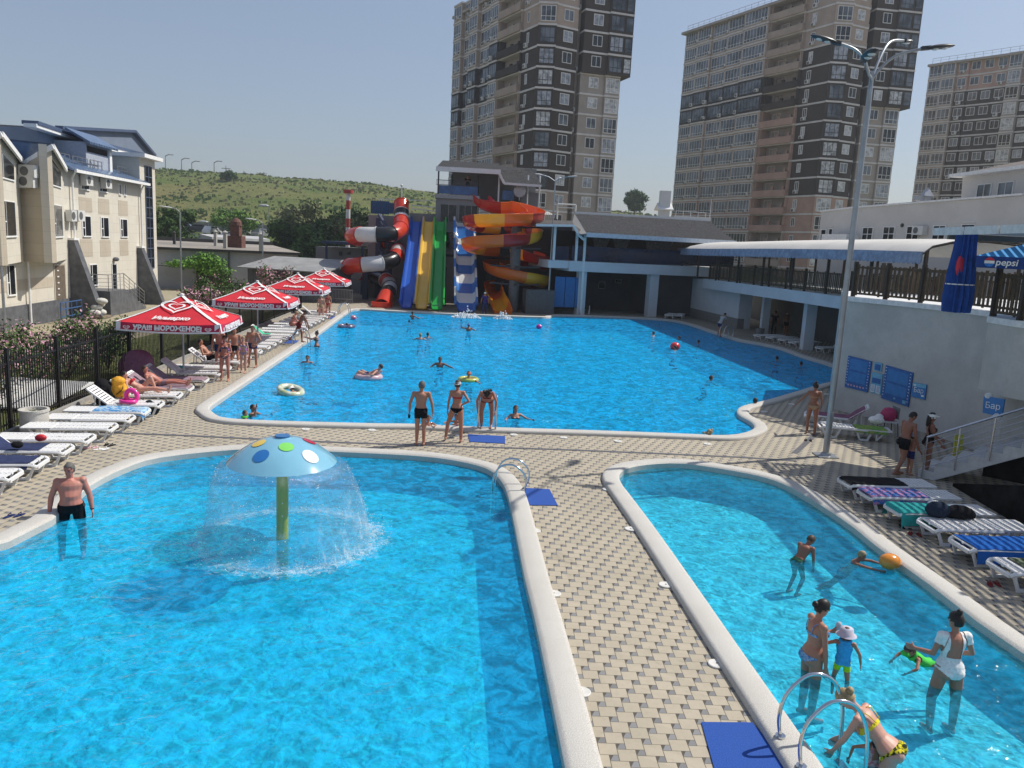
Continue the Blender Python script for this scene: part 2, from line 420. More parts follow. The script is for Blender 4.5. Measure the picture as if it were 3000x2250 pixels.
nx = 110
for y in ys:
    for i in range(nx+1):
        a = -1.6+3.2*i/nx; x = a*y*1.0; mb.v.append((x, y, hill_z(x, y)))
for j in range(len(ys)-1):
    for i in range(nx): k = j*(nx+1)+i; mb.f.append([k, k+1, k+nx+2, k+nx+1]); mb.m.append(0)
struct('hill', mb, hill_mat, 180)
yard = paving_mat('yard_paving', (.40, .35, .24), (.30, .26, .18), R(8), .4, .2)
gouter = [Vector(p) for p in ((-400, -60, 0), (400, -60, 0), (400, 112.5, 0), (-400, 112.5, 0))]
struct('ground', fill('ground', [gouter, offset(ccw(outer[:]), .0)], -.012, yard), None)
# ================================================================ facades
class PL:
    """vertical facade plane through A -> B (plan points), left to right as seen from the pool; off is measured outwards"""
    def __init__(s, A, B):
        s.A = Vector((A[0], A[1], 0)); s.B = Vector((B[0], B[1], 0)); s.t = (s.B-s.A).normalized(); s.n = Vector((s.t.y, -s.t.x, 0)); s.L = (s.B-s.A).length
        s.a = math.atan2(s.t.y, s.t.x)
    def uv(s, px, off=0.0):
        d = ray(*px); o = s.A+s.n*off; k = (o-EYE).dot(s.n)/d.dot(s.n); p = EYE+d*k
        return (p-s.A).dot(s.t), p.z
    def pt(s, u, z, off=0.0): return s.A+s.t*u+s.n*off+Vector((0, 0, z))
    def box(s, mb, u0, u1, z0, z1, o0, o1):
        q = [s.pt(u0, z0, o1), s.pt(u1, z0, o1), s.pt(u1, z0, o0), s.pt(u0, z0, o0), s.pt(u0, z1, o1), s.pt(u1, z1, o1), s.pt(u1, z1, o0), s.pt(u0, z1, o0)]
        return mb.hexa(q)
    def poly(s, mb, uvs, o0, o1):
        """extrude an outline on the plane from off o0 (back) to o1 (front)"""
        n = len(uvs); a = sum(uvs[i][0]*uvs[(i+1) % n][1]-uvs[(i+1) % n][0]*uvs[i][1] for i in range(n))
        if a < 0: uvs = uvs[::-1]
        vs = [s.pt(u, z, o1) for u, z in uvs]+[s.pt(u, z, o0) for u, z in uvs]
        return mb.add(vs, [tuple(range(n)), tuple(range(n, 2*n))[::-1]]+[(i, n+i, n+(i+1) % n, (i+1) % n) for i in range(n)])
def window_on(pl, mb, u0, u1, z0, z1, off, nx=2, nz=1, fr=.07, deep=.12, fm=0, gm=1, low=0.0):
    """frame proud of the wall with recessed glass; low = height of a lower band"""
    mb.mi(gm); pl.box(mb, u0+fr, u1-fr, z0+fr, z1-fr, off-deep, off+.01)
    mb.mi(fm)
    for a, b, c, d in ((u0, u1, z0, z0+fr), (u0, u1, z1-fr, z1), (u0, u0+fr, z0+fr, z1-fr), (u1-fr, u1, z0+fr, z1-fr)): pl.box(mb, a, b, c, d, off-deep, off+.05)
    for i in range(1, nx):
        u = u0+(u1-u0)*i/nx; pl.box(mb, u-fr*.4, u+fr*.4, z0+fr, z1-fr, off-deep+.02, off+.04)
    if low:
        z = z0+low; pl.box(mb, u0+fr, u1-fr, z-fr*.4, z+fr*.4, off-deep+.02, off+.045)
    return mb
white_trim = PM('white_trim', (.72, .72, .70), .6, var=.05)
glassm, t, b = mat('window_glass')
n1 = noise(t, .4, 2); t.links.new(mixc(t, smooth(t, n1, .35, .65), (.03, .035, .042), (.16, .18, .21)), b.inputs['Base Color']); b.inputs['Roughness'].default_value = .12; b.inputs['Specular IOR Level'].default_value = .7
darkglass = PM('dark_glass', (.012, .014, .018), .1, var=.3, scale=1, spec=.6)
curtain = PM('curtained_glass', (.30, .32, .36), .2, var=.5, scale=1.2, spec=.6)
palegl = PM('net_curtain_glass', (.45, .46, .47), .25, var=.5, scale=1.6, spec=.6)
dframe = PM('dark_window_frame', (.035, .035, .038), .5)
def render_mat(name, c, var=.1, sc=.5, joints=None):
    m, t, b = mat(name); n1 = noise(t, sc, 5, .7); n2 = noise(t, 12, 3)
    cc = mixc(t, smooth(t, n1, .3, .7), tuple(x*(1-var) for x in c), tuple(x*(1+var) for x in c)); cc = mixc(t, smooth(t, n2, .4, .8)*.15, cc, tuple(x*.6 for x in c))
    t.links.new(cc, b.inputs['Base Color']); b.inputs['Roughness'].default_value = .88; b.inputs['Specular IOR Level'].default_value = .2; bump(t, b, n2, .15, .01); return m
t_dark = render_mat('tower_dark_brick', (.074, .064, .058)); t_beige = render_mat('tower_beige_brick', (.41, .335, .28)); t_pink = render_mat('tower_pink_brick', (.44, .30, .245)); t_grey = render_mat('tower_greige_brick', (.37, .33, .295))
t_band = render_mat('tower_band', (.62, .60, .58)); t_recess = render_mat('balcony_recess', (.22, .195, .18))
ac_white = PM('ac_casing', (.62, .62, .6), .5, var=.06); ac_fan = PM('ac_grille', (.12, .12, .12), .6)

def tower(name, label, spec, zb0, nfl, colr, body, roof_z, rail=None):
    """spec: list of segments (A, B, kind, opts). One wall mesh, one band mesh, windows as separate parts"""
    base = Vector((spec[0][0][0], spec[0][0][1], 0)); root = thing(name, label, 'apartment tower', base)
    wall = MB(); band = MB(); wins = []; balc = []; acs = []
    mats = [t_dark, t_beige, t_pink, t_grey, t_recess]
    for si, (A, B, kind, o) in enumerate(spec):
        pl = PL(A, B); L = pl.L; dpt = o.get('d', 3.0)
        k0, k1 = o.get('k', (0, nfl))
        for k in range(k0, k1):
            z0 = zb0+3*(k-1); z1 = z0+3; ci = o['c'](k) if callable(o.get('c')) else o.get('c', 1)
            pj = o.get('p', 0)
            if callable(pj): pj = pj(k)
            if k == 0: z0 = -1
            wall.mi(ci)
            if kind == 'open':
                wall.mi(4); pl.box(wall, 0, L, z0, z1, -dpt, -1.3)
                wall.mi(ci); pl.box(wall, 0, .25, z0, z1, -1.3, pj); pl.box(wall, L-.25, L, z0, z1, -1.3, pj)
                mb = MB(); mb.mi(ci); pl.box(mb, 0, L, z0+.02, z0+1.15, pj-.1, pj+.42); pl.box(mb, 0, L, z0+.02, z0+.2, -1.3, pj-.1)
                pl.box(wall, L*.42, L*.5, z0+1.1, z0+1.9, -.4, -.1); pl.box(wall, L*.75, L*.82, z0+1.1, z0+1.9, -.4, -.1)
                balc.append(('balcony', mb)); mb2 = MB(); window_on(pl, mb2, L*.12, L*.35, z0+1.1, z0+2.6, -1.25, 2); wins.append((pl.pt(L/2, z0), mb2, dict(f=ci == 0)))
            else:
                if k < 1 and kind != 'blank': pass
                pl.box(wall, 0, L, z0, z1, -dpt, pj)
            band.mi(0); pl.box(band, -.03, L+.03, z1-.16, z1+.12, -dpt+.1, pj+.09)
            dk = ci == 0
            if kind == 'bay':
                mb = MB(); n = o.get('n', 4); lo = o.get('low', .55); u0, u1 = o.get('u', (.06, .94))
                window_on(pl, mb, L*u0, L*u1, z0+.42, z0+2.62, pj+.02, n, fr=.09, low=lo); wins.append((pl.pt(L/2, z0), mb, dict(f=dk)))
            if kind == 'win' or kind == 'winac':
                for uc, w, h in o.get('w', [(.5, 1.5, 1.55)]):
                    mb = MB(); u = L*uc; window_on(pl, mb, u-w/2, u+w/2, z0+.95, z0+.95+h, pj+.01, 2, fr=.09); wins.append((pl.pt(u, z0), mb, dict(f=False)))
            if o.get('ac') and random.random() < .72:
                ua = L*o['ac']; mb = MB(); mb.mi(0); pl.box(mb, ua-.42, ua+.42, z0+.25+random.random()*.25, z0+.95, pj+.02, pj+.4)
                mb.mi(1); c = pl.pt(ua-.1, z0+.62, pj+.41); mb.cyl(c-pl.n*.02, c+pl.n*.02, .24, n=10); acs.append((c, mb))
    obj('wall', wall, mats, root); obj('floor_band', band, [t_band], root)
    for nm, mb in balc: obj(nm, mb, mats, root)
    wins.sort(key=lambda w: (w[0]-EYE).length if w[0].z < 5.3+w[0].y*.36 else 9999)
    for i, (p, mb, o) in enumerate(wins[:98]): obj('window', mb, [dframe if o['f'] else white_trim, random.choice([curtain, palegl, glassm] if o['f'] else [glassm, curtain, palegl, darkglass])], root)
    if len(wins) > 98:
        rest = MB()
        for p, mb, o in wins[98:]:
            off = len(rest.v); rest.v += mb.v; rest.f += [[i+off for i in f] for f in mb.f]; rest.m += [(x if x == 0 else 2)+(1 if (x == 0 and o['f']) else 0) for x in mb.m]
        r = obj('window', rest, [white_trim, dframe, glassm], root); r['kind'] = 'stuff'
    acs.sort(key=lambda w: (w[0]-EYE).length if w[0].z < 5.3+w[0].y*.36 else 9999)
    for p, mb in acs[:90]: obj('ac_unit', mb, [ac_white, ac_fan], root)
    # solid core and roof
    core = MB(); core.prism(body, -1, roof_z); obj('core', core, [t_grey], root)
    if rail:
        rb = MB(); A, B = rail; pl = PL(A, B); n = int(pl.L/1.6)
        rb.bar(pl.pt(0, roof_z+1.3, -.3), pl.pt(pl.L, roof_z+1.3, -.3), .06); rb.bar(pl.pt(0, roof_z+.8, -.3), pl.pt(pl.L, roof_z+.8, -.3), .04)
        for i in range(n+1): rb.bar(pl.pt(pl.L*i/n, roof_z, -.3), pl.pt(pl.L*i/n, roof_z+1.3, -.3), .05)
        obj('roof_railing', rb, [PM('grey_steel', (.3, .3, .31), .5, .5)], root)
        pc = MB(); pl.box(pc, -.4, pl.L+.4, roof_z-.45, roof_z, -1.2, .9); obj('parapet', pc, [t_grey], root)
    return root

def lerp2(A, B, f): return (A[0]+(B[0]-A[0])*f, A[1]+(B[1]-A[1])*f)
def split(pl, pxs):
    """plan fractions on a plane for a list of pixels"""
    return [pl.uv(p)[0] for p in pxs]
# ---- tower one
C1 = dep(*Z4(690, 1175), 120.0); L1 = dep(*Z4(75, 1175), 147.0); R1 = dep(*Z4(975, 1190), 123.5); W1 = dep(*Z4(1262, 1225), 125.5)
plL = PL(L1, C1); plR = PL(C1, R1)
def seg(pl, pxa, pxb):
    a, b = pl.uv(pxa)[0], pl.uv(pxb)[0]; return pl.pt(a, 0), pl.pt(b, 0)
y0 = 1175
cb = lambda dlo, dhi: (lambda k: 0 if dlo <= k <= dhi else 1)
S = []
xsb = [75, 132, 188, 250, 325]
for i in range(4):
    a, b = seg(plL, Z4(xsb[i], y0), Z4(xsb[i+1], y0)); S.append((a, b, 'bay', dict(c=cb(10, 11) if i else cb(9, 10), p=.9 if i % 2 == 0 else .25, n=3, ac=.5, d=6)))
a, b = seg(plL, Z4(325, y0), Z4(388, y0)); S.append((a, b, 'bay', dict(c=cb(11, 12), p=.5, n=4, ac=.3, d=6)))
a, b = seg(plL, Z4(388, y0), Z4(548, y0)); S.append((a, b, 'open', dict(c=cb(11, 12), p=.35, d=6)))
cc0 = lambda k: (1 if k < 5 else 0) if k < 13 else 1
a, b = seg(plL, Z4(548, y0), Z4(655, y0)); S.append((a, b, 'winac', dict(c=cc0, w=[(.35, .7, 1.5)], ac=.3, d=6)))
a = plL.pt(plL.uv(Z4(655, y0))[0], 0); cA = a+plL.n*.0; cB = plR.pt(plR.uv(Z4(790, y0))[0], 0)
cc = lambda k: (1 if k < 5 else 0) if k < 13 else 1
S.append((cA, cB, 'bay', dict(c=cc, p=.5, n=3, low=.7, u=(.12, .93), d=3)))
a, b = seg(plR, Z4(790, y0), Z4(945, y0)); S.append((a, b, 'win', dict(c=cc, w=[(.55, 1.7, 1.6)], d=4)))
wing = PL(R1, W1)
a = plR.pt(plR.uv(Z4(945, y0))[0], 0); S.append((a-plR.n*1.2, Vector((R1.x, R1.y, 0))-plR.n*1.2, 'win', dict(c=cc, w=[(.5, .8, 1.6)], ac=.7, d=4)))
cw = lambda k: 3 if k < 11 else 0
a, b = wing.pt(.2, 0), wing.pt(wing.uv(Z4(1160, 1225))[0], 0)
S.append((a, b, 'win', dict(c=cw, w=[(.55, 1.6, 1.6)], d=5, p=lambda k: 0 if k < 11 else .5)))
S.append((b, wing.pt(wing.L+.2, 0), 'bay', dict(c=cw, p=lambda k: .3 if k < 11 else .8, n=3, low=.7, d=5)))
S.append((wing.pt(wing.L+.2, 0), wing.pt(wing.L+1.6, 0, 0), 'bay', dict(c=0, k=(11, 16), p=.8, n=1, low=.7, d=5)))
body1 = [(L1.x, L1.y), (C1.x, C1.y), (R1.x-.5, R1.y-.3), (W1.x-.8, W1.y+.5), (W1.x-1, W1.y+16), (L1.x+12, L1.y+6)]
body1 = [(lerp2(p, (3, 140), .10)) for p in body1]
tower('apartment_tower', 'tall dark and beige apartment tower rising behind the water slides', S, 1.8, 16, None, body1, max(30, plL.uv(Z4(62, 150))[1]), rail=(plL.pt(-.5, 0, 0), plL.pt(plL.L*.6, 0, 0)))
# ---- tower two
C2 = dep(*Z5(1120, 1145), 130.5); L2 = dep(*Z5(178, 1145), 164.0); R2 = dep(*Z5(1335, 1160), 133.5); W2 = dep(*Z5(1560, 1180), 134.5)
plL = PL(L2, C2); plR = PL(C2, R2); wing = PL(R2, W2)
S = []; y0 = 1145; zb = C2.z-3*round((C2.z-1.5)/3)
xsb = [178, 258, 347, 446, 552]
def c2(k): return 0 if k in (11, 12) else (1 if k > 12 else (2 if k in (4, 5) else 1))
for i in range(4):
    a, b = seg(plL, Z5(xsb[i], y0), Z5(xsb[i+1], y0)); S.append((a, b, 'bay', dict(c=c2, p=.35+.25*(i % 2), n=5, ac=.93, d=6)))
a, b = seg(plL, Z5(552, y0), Z5(708, y0)); S.append((a, b, 'bay', dict(c=c2, p=1.0, n=7, ac=.8, d=6)))
a, b = seg(plL, Z5(708, y0), Z5(918, y0)); S.append((a, b, 'open', dict(c=lambda k: 0 if k in (11, 12) else (2 if 3 < k < 11 else 1), p=.5, d=6)))
c2w = lambda k: 2 if k < 6 else (0 if k < 14 else 1)
a, b = seg(plL, Z5(918, y0), Z5(1085, y0)); S.append((a, b, 'winac', dict(c=c2w, w=[(.3, .9, 1.5)], ac=.3, d=6)))
cA = plL.pt(plL.uv(Z5(1085, y0))[0], 0); cB = plR.pt(plR.uv(Z5(1200, y0))[0], 0)
S.append((cA, cB, 'bay', dict(c=c2w, p=.5, n=3, low=.7, u=(.12, .93), d=3)))
a, b = seg(plR, Z5(1200, y0), Z5(1310, y0)); S.append((a, b, 'win', dict(c=c2w, w=[(.5, 1.6, 1.6)], d=4)))
a = plR.pt(plR.uv(Z5(1310, y0))[0], 0); S.append((a-plR.n*1.2, Vector((R2.x, R2.y, 0))-plR.n*1.2, 'win', dict(c=c2w, w=[], ac=.6, d=4)))
cw = lambda k: 3 if k < 11 else 0
b = wing.pt(wing.uv(Z5(1465, 1180))[0], 0)
S.append((wing.pt(0, 0), b, 'win', dict(c=cw, w=[(.55, 1.5, 1.6)], d=5, p=lambda k: 0 if k < 11 else .5)))
S.append((b, wing.pt(wing.L, 0), 'bay', dict(c=cw, p=lambda k: .3 if k < 11 else .8, n=3, low=.7, d=5)))
S.append((wing.pt(wing.L, 0), wing.pt(wing.L+1.5, 0), 'bay', dict(c=0, k=(11, 17), p=.8, n=1, low=.7, d=5)))
body2 = [lerp2((p.x, p.y), (52, 152), .12) for p in (L2, C2, R2, W2, Vector((W2.x, W2.y+17, 0)), Vector((L2.x+13, L2.y+8, 0)))]
top2 = hat(*[0, 0], 0) if False else None
rz2 = plL.uv(Z5(207, 275))[1]
tower('apartment_tower', 'wide apartment tower with pink lower balconies, middle one of the three towers', S, zb, 17, None, body2, zb+3*int((rz2-zb)/3+.5), rail=(plL.pt(0, 0, .4), plL.pt(plL.L*.85, 0, .4)))
# ---- tower three
L3 = dep(*Z6(655, 1000), 171.0); R3 = dep(*Z6(1500, 1000), 152.0)
pl3 = PL(L3, R3); S = []; zb = 2.2
xs3 = [655, 740, 830, 905, 985, 1070, 1160, 1250, 1330, 1420, 1500]
kinds = ['bay', 'bay', 'winac', 'win', 'win', 'winac', 'bay', 'win', 'win', 'bay']
for i, kd in enumerate(kinds):
    a, b = seg(pl3, Z6(xs3[i], 950), Z6(xs3[i+1], 950))
    c3 = (lambda k: 1) if i < 2 else (lambda k: 0 if 2 <= k <= 13 else (2 if k > 13 else 1))
    if i == 6: c3 = lambda k: 3
    o = dict(c=c3, d=6, p=[.5, .9, .3, 0, 0, .2, .9, .1, .1, .8][i], n=3)
    if kd == 'winac': o['ac'] = .5
    if kd == 'win' or kd == 'winac': o['w'] = [(.5, 1.7, 1.6)]
    S.append((a, b, kd if kd != 'winac' else 'winac', o))
rz3 = pl3.uv(Z6(670, 400))[1]
body3 = [lerp2((p[0], p[1]), (97, 172), .1) for p in ((L3.x, L3.y), (R3.x, R3.y), (R3.x+6, R3.y+18), (L3.x+10, L3.y+14))]
tower('apartment_tower', 'beige and dark apartment block at the right edge of the photo, farthest of the three', S, zb, int(round((rz3-zb)/3))+1, None, body3, zb+3*round((rz3-zb)/3), rail=(pl3.pt(0, 0, .3), pl3.pt(pl3.L, 0, .3)))
# ================================================================ hotel on the left
def panel_mat(name, c, c2, bw, bh, joint=.55, bumpy=.2):
    m, t, b = mat(name); g = t.nodes.new('ShaderNodeNewGeometry'); sp = t.nodes.new('ShaderNodeSeparateXYZ'); t.links.new(coords(t), sp.inputs[0])
    cb = t.nodes.new('ShaderNodeCombineXYZ'); t.links.new((E(t, sp.outputs[0])*.35+E(t, sp.outputs[1])).o, cb.inputs[0]); t.links.new(sp.outputs[2], cb.inputs[1])
    br = t.nodes.new('ShaderNodeTexBrick'); br.offset = 0.0; br.inputs['Scale'].default_value = 1; br.inputs['Brick Width'].default_value = bw; br.inputs['Row Height'].default_value = bh
    br.inputs['Mortar Size'].default_value = .012; br.inputs['Color1'].default_value = col4(c); br.inputs['Color2'].default_value = col4(c2); br.inputs['Mortar'].default_value = col4(tuple(x*joint for x in c)); br.inputs['Bias'].default_value = -.2
    t.links.new(cb.outputs[0], br.inputs[0]); n = noise(t, 1.1, 5, .7)
    t.links.new(mixc(t, smooth(t, n, .35, .75)*.3, br.outputs[0], tuple(x*.72 for x in c)), b.inputs['Base Color']); b.inputs['Roughness'].default_value = .75; bump(t, b, E(t, br.outputs[1])*-1.0, bumpy, .01); return m
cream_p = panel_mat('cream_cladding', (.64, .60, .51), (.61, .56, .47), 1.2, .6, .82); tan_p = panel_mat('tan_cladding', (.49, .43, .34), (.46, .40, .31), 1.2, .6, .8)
granite = PM('grey_granite', (.11, .115, .125), .5, var=.25, scale=3); whitep = PM('white_paint', (.76, .76, .74), .6, var=.06)
bluegrey = PM('bluegrey_panel', (.18, .22, .29), .5, var=.08, scale=.8); steel = PM('steel', (.45, .46, .48), .3, .8, var=.1)
def tile_mat(name, c, c2, rough=.3, coat=.4):
    m, t, b = mat(name); sp = t.nodes.new('ShaderNodeSeparateXYZ'); t.links.new(coords(t), sp.inputs[0]); x, y, z = [E(t, sp.outputs[i]) for i in range(3)]
    wv = ((x*.35+y)*18.0)._m('SINE'); st = (z*4.5+y*.0)._m('FRACT'); n = noise(t, 2.5, 4)
    t.links.new(mixc(t, smooth(t, n, .3, .7), c, c2), b.inputs['Base Color']); b.inputs['Roughness'].default_value = rough; b.inputs['Coat Weight'].default_value = coat
    bump(t, b, wv*.5+st*.8, .9, .06); return m
bluetile = tile_mat('blue_roof_tile', (.07, .12, .22), (.12, .18, .29))
A = at(*Z1(0, 1590)); B = at(*Z1(1098, 1372)); HP = PL(A, B)
root = thing('hotel', 'cream clad three storey hotel with blue tiled roofs at the left edge', 'hotel', A)
def H(X, Y, off=0.0): return HP.uv(Z1(X, Y), off)
uW0, _ = H(450, 1000); uE, _ = H(985, 1000); uEnd = HP.L; zE = H(700, 500)[1]
uW0 = H(165, 1200)[0]
w = MB()
HP.box(w, -14, uEnd+.0, 1.1, 3.9, -9, 0)                              # ground storey
HP.box(w, H(450, 900)[0], H(995, 900)[0], 3.9, zE-.1, -9, 0)          # flat wall
HP.box(w, -14, H(450, 900)[0], 3.9, 6.4, -9, -.02)
# zigzag bays
def bay(u0, ua, u1, z0, zv, zpk, proj, right_only=False):
    """triangular bay: valley u0, nose ua, valley u1; eaves zv, gable peak zpk"""
    a, n_, b = HP.pt(u0, 0), HP.pt(ua, 0, proj), HP.pt(u1, 0); ab, bb = HP.pt(u0, 0, -2), HP.pt(u1, 0, -2)
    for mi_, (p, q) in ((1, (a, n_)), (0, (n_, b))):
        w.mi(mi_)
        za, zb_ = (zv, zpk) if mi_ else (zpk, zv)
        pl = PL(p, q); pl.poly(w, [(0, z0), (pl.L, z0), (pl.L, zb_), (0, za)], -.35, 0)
    w.mi(0); w.add([tuple(v)[:2]+(z0,) for v in (a, n_, b)], [(2, 1, 0)])
    return a, n_, b
zlow = H(365, 1095)[1]; zvl = H(450, 455)[1]; zpk = H(340, 295, 1.5)[1]; proj = 1.5
uv0 = H(150, 800)[0]; un = H(348, 800, proj)[0]; uv1 = H(450, 800)[0]; per = uv1-uv0
w.cur = 0
bay(uv0, un, uv1, zlow, zvl, zpk, proj); bay(uv0-per, un-per, uv0, zlow, zvl, zpk, proj)
w.mi(1)
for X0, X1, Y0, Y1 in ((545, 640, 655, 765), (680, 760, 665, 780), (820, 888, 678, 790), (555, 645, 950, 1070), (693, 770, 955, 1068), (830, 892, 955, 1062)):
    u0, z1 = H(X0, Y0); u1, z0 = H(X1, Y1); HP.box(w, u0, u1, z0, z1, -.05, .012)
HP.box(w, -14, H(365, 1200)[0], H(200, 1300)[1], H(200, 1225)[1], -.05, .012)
obj('wall', w, [cream_p, tan_p], root)
pb = MB(); HP.box(pb, -14, uEnd, -.3, 1.1, -9, .06); obj('plinth', pb, granite, root)
# windows (glass leaf dark, white sash on one side)
def hwin(u0, u1, z0, z1, pl=HP, off=0.0):
    mb = MB(); mb.mi(1); pl.box(mb, u0, u1, z0, z1, off-.16, off+.013); mb.mi(0)
    uu = u0+(u1-u0)*.3; s = .05
    pl.box(mb, u0+.02, u0+.02+s, z0, z1, off, off+.03); pl.box(mb, uu, uu+s, z0, z1, off, off+.03); pl.box(mb, u0, uu, z0+(z1-z0)*.42, z0+(z1-z0)*.42+s, off, off+.035); pl.box(mb, u0, u1, z0-.02, z0+s, off, off+.08)
    pl.box(mb, u0-.05, u0, z0-.05, z1+.05, -.02+off, off+.03); pl.box(mb, u1, u1+.05, z0-.05, z1+.05, -.02+off, off+.03); pl.box(mb, u0-.05, u1+.05, z1, z1+.05, -.02+off, off+.031)
    return obj('window', mb, [whitep, darkglass], root)
for X0, X1, Y0, Y1 in ((560, 618, 540, 612), (688, 743, 560, 628), (822, 838, 568, 645), (860, 874, 575, 650), (567, 632, 790, 933), (698, 755, 800, 937), (833, 884, 812, 937), (620, 677, 1130, 1270), (40, 108, 1135, 1338)):
    u0, z1 = H((X0), Y0); u1, z0 = H(X1, Y1); hwin(u0, u1, z0, z1)
faceR = PL(HP.pt(un, 0, proj), HP.pt(uv1, 0)); faceR0 = PL(HP.pt(un-per, 0, proj), HP.pt(uv0, 0))
for pl, (X0, X1, Y0, Y1) in ((faceR, (358, 436, 710, 935)), (faceR0, (5, 112, 682, 932))):
    u0, z1 = pl.uv(Z1(X0, Y0)); u1, z0 = pl.uv(Z1(X1, Y1)); hwin(u0, u1, z0, z1, pl)
for pl, q in ((faceR, ((343, 372), (420, 480), (422, 588), (348, 575))), (faceR0, ((2, 340), (94, 440), (96, 538), (2, 525)))):
    mb = MB(); mb.mi(1); pl.poly(mb, [pl.uv(Z1(*p)) for p in q], -.1, .02); mb.mi(0)
    (u0, z0), (u1, z1) = pl.uv(Z1(*q[3])), pl.uv(Z1(*q[2])); pl.box(mb, u0, u0+.06, z0, z0+1.2, .02, .05); pl.box(mb, u0+.5, u0+.56, z0, z0+1.1, .02, .05); pl.box(mb, u0, u1, z0, z0+.06, .02, .06)
    obj('gable_window', mb, [whitep, darkglass], root)
# doors
mb = MB(); mb.mi(0); u0, z1 = H(776, 1128); u1, z0 = H(812, 1308); HP.box(mb, u0, u1, z0, z1, -.1, .015); mb.mi(1); HP.box(mb, u0-.08, u0, z0, z1+.08, -.02, .04); HP.box(mb, u1, u1+.08, z0, z1+.08, -.02, .04); d = obj('door', mb, [darkglass, whitep], root)
mb = MB(); mb.tube([HP.pt(u0+.1, z0+.9, .03), HP.pt(u0+.1, z0+.9, .09), HP.pt(u0+.1, z0+1.15, .09)], .02, 6); obj('handle', mb, steel, d)
mb = MB(); mb.ell(HP.pt((u0+u1)/2, z1+.35, .14), (.2, .2, .14)); obj('wall_lamp', mb, granite, root)
mb = MB(); u0, z1 = H(368, 1122); u1, z0 = H(462, 1382); mb.mi(0); HP.box(mb, u0, u1, z0, z1, -1.2, .03); mb.mi(1); HP.box(mb, u0+.1, u1-.1, z0-.1, z1-.1, -.2, .034)
mb.mi(2)
for i in range(6): HP.box(mb, u0+.3, u0+.5, z0+.4+i*.33, z0+.46+i*.33, .034, .06)
obj('entrance_door', mb, [tan_p, PM('brown_door', (.16, .13, .10), .4, var=.2), whitep], root)
# buttresses
for q in (((472, 955), (505, 955), (608, 1465), (480, 1475)), ((950, 1010), (978, 1010), (1082, 1395), (955, 1400))):
    mb = MB(); uu0 = H(*q[0])[0]; z = H(*q[0])[1]; L = (H(*q[2])[0]-H(*q[1])[0])
    # fin standing out from the wall: slanted front
    w_ = .55; a0, a1 = uu0, uu0+w_; tdep, bdep = .3, 1.75
    mb.hexa([HP.pt(a0, -.2, bdep), HP.pt(a1, -.2, bdep), HP.pt(a1, -.2, 0), HP.pt(a0, -.2, 0), HP.pt(a0, z, tdep), HP.pt(a1, z, tdep), HP.pt(a1, z, 0), HP.pt(a0, z, 0)])
    bt = obj('buttress', mb, granite, root)
    mb = MB(); HP.box(mb, a0-.04, a1+.04, z, z+.12, 0, tdep+.06); obj('cap', mb, whitep, bt)
# roofs
def slabq(mb, pts, th=.14):
    """roof slab from 4+ points"""
    n = len(pts); dn = Vector((0, 0, -th)); vs = [Vector(p) for p in pts]; a = (vs[1]-vs[0]).cross(vs[2]-vs[0])
    if a.z < 0: vs = vs[::-1]
    return mb.add(vs+[v+dn for v in vs], [tuple(range(n)), tuple(range(n, 2*n))[::-1]]+[(i, n+i, n+(i+1) % n, (i+1) % n) for i in range(n)])
r = MB(); r.mi(0)
for s in (0, -per):
    V0, Pk, V1 = HP.pt(uv0+s-.05, zvl, .2), HP.pt(un+s, zpk+.05, proj+.3), HP.pt(uv1+s+.05, zvl, .2); rr = HP.pt(un+s, zpk+.4, -6)
    slabq(r, [V0, Pk, rr, HP.pt(uv0+s, zvl+.3, -6)], .1); slabq(r, [Pk, V1, HP.pt(uv1+s, zvl+.3, -6), rr], .1)
e0, e1 = H(450, 452), H(985, 552)
slabq(r, [HP.pt(e0[0]-.3, zE, .5), HP.pt(uE+.2, zE, .5), HP.pt(uE+.2, zE+1.0, -2.2), HP.pt(e0[0]-.3, zE+1.25, -2.2)])
obj('tiled_roof', r, bluetile, root)
tr = MB()
for s in (0, -per):
    tr.bar(HP.pt(uv0+s, zvl-.12, .22), HP.pt(un+s, zpk-.08, proj+.32), .1, .24); tr.bar(HP.pt(un+s, zpk-.08, proj+.32), HP.pt(uv1+s, zvl-.12, .22), .1, .24)
tr.bar(HP.pt(e0[0], zE-.14, .56), HP.pt(uE+.2, zE-.14, .56), .14, .16)
obj('gutter', tr, whitep, root)
for X, Ya, Yb in ((150, 400, 1550), (495, 460, 1070), (975, 560, 1000)):
    u, z1 = H(X, Ya, .2); z0 = max(.1, H(X, Yb, .2)[1]); mb = MB(); o_ = .16 if X != 495 else .16
    mb.tube([HP.pt(u, z1, .5), HP.pt(u+.15, z1-.5, o_), HP.pt(u+.15, z0, o_)], .055, 8); obj('downpipe', mb, whitep, root)
# attic set back, with blue wall and mono pitch edges
at_ = MB(); o2 = -2.4
at_.mi(0); HP.poly(at_, [H(*p, o2) for p in ((262, 178), (600, 268), (960, 388), (975, 545), (400, 400), (262, 330))], -9, o2)
HP.poly(at_, [H(*p, -5) for p in ((412, 178), (925, 206), (1062, 372), (700, 330))], -9.5, -5)
obj('attic', at_, [bluegrey], root)
ed = MB()
def edge(p, q, off, w_=.6): ed.bar(HP.pt(*H(*p, off), off), HP.pt(*H(*q, off), off), w_, .2)
edge((208, 138), (600, 268), o2+.2, .9); edge((600, 268), (1062, 385), o2+.2, .9)
obj('roof_edge', ed, PM('roof_edge_blue', (.07, .10, .17), .5), root)
ed = MB(); edge((410, 172), (925, 200), -4.9, .5); edge((925, 200), (1066, 368), -4.9, .5)
obj('roof_edge', ed, PM('roof_edge_blue', (.07, .10, .17), .5), root)
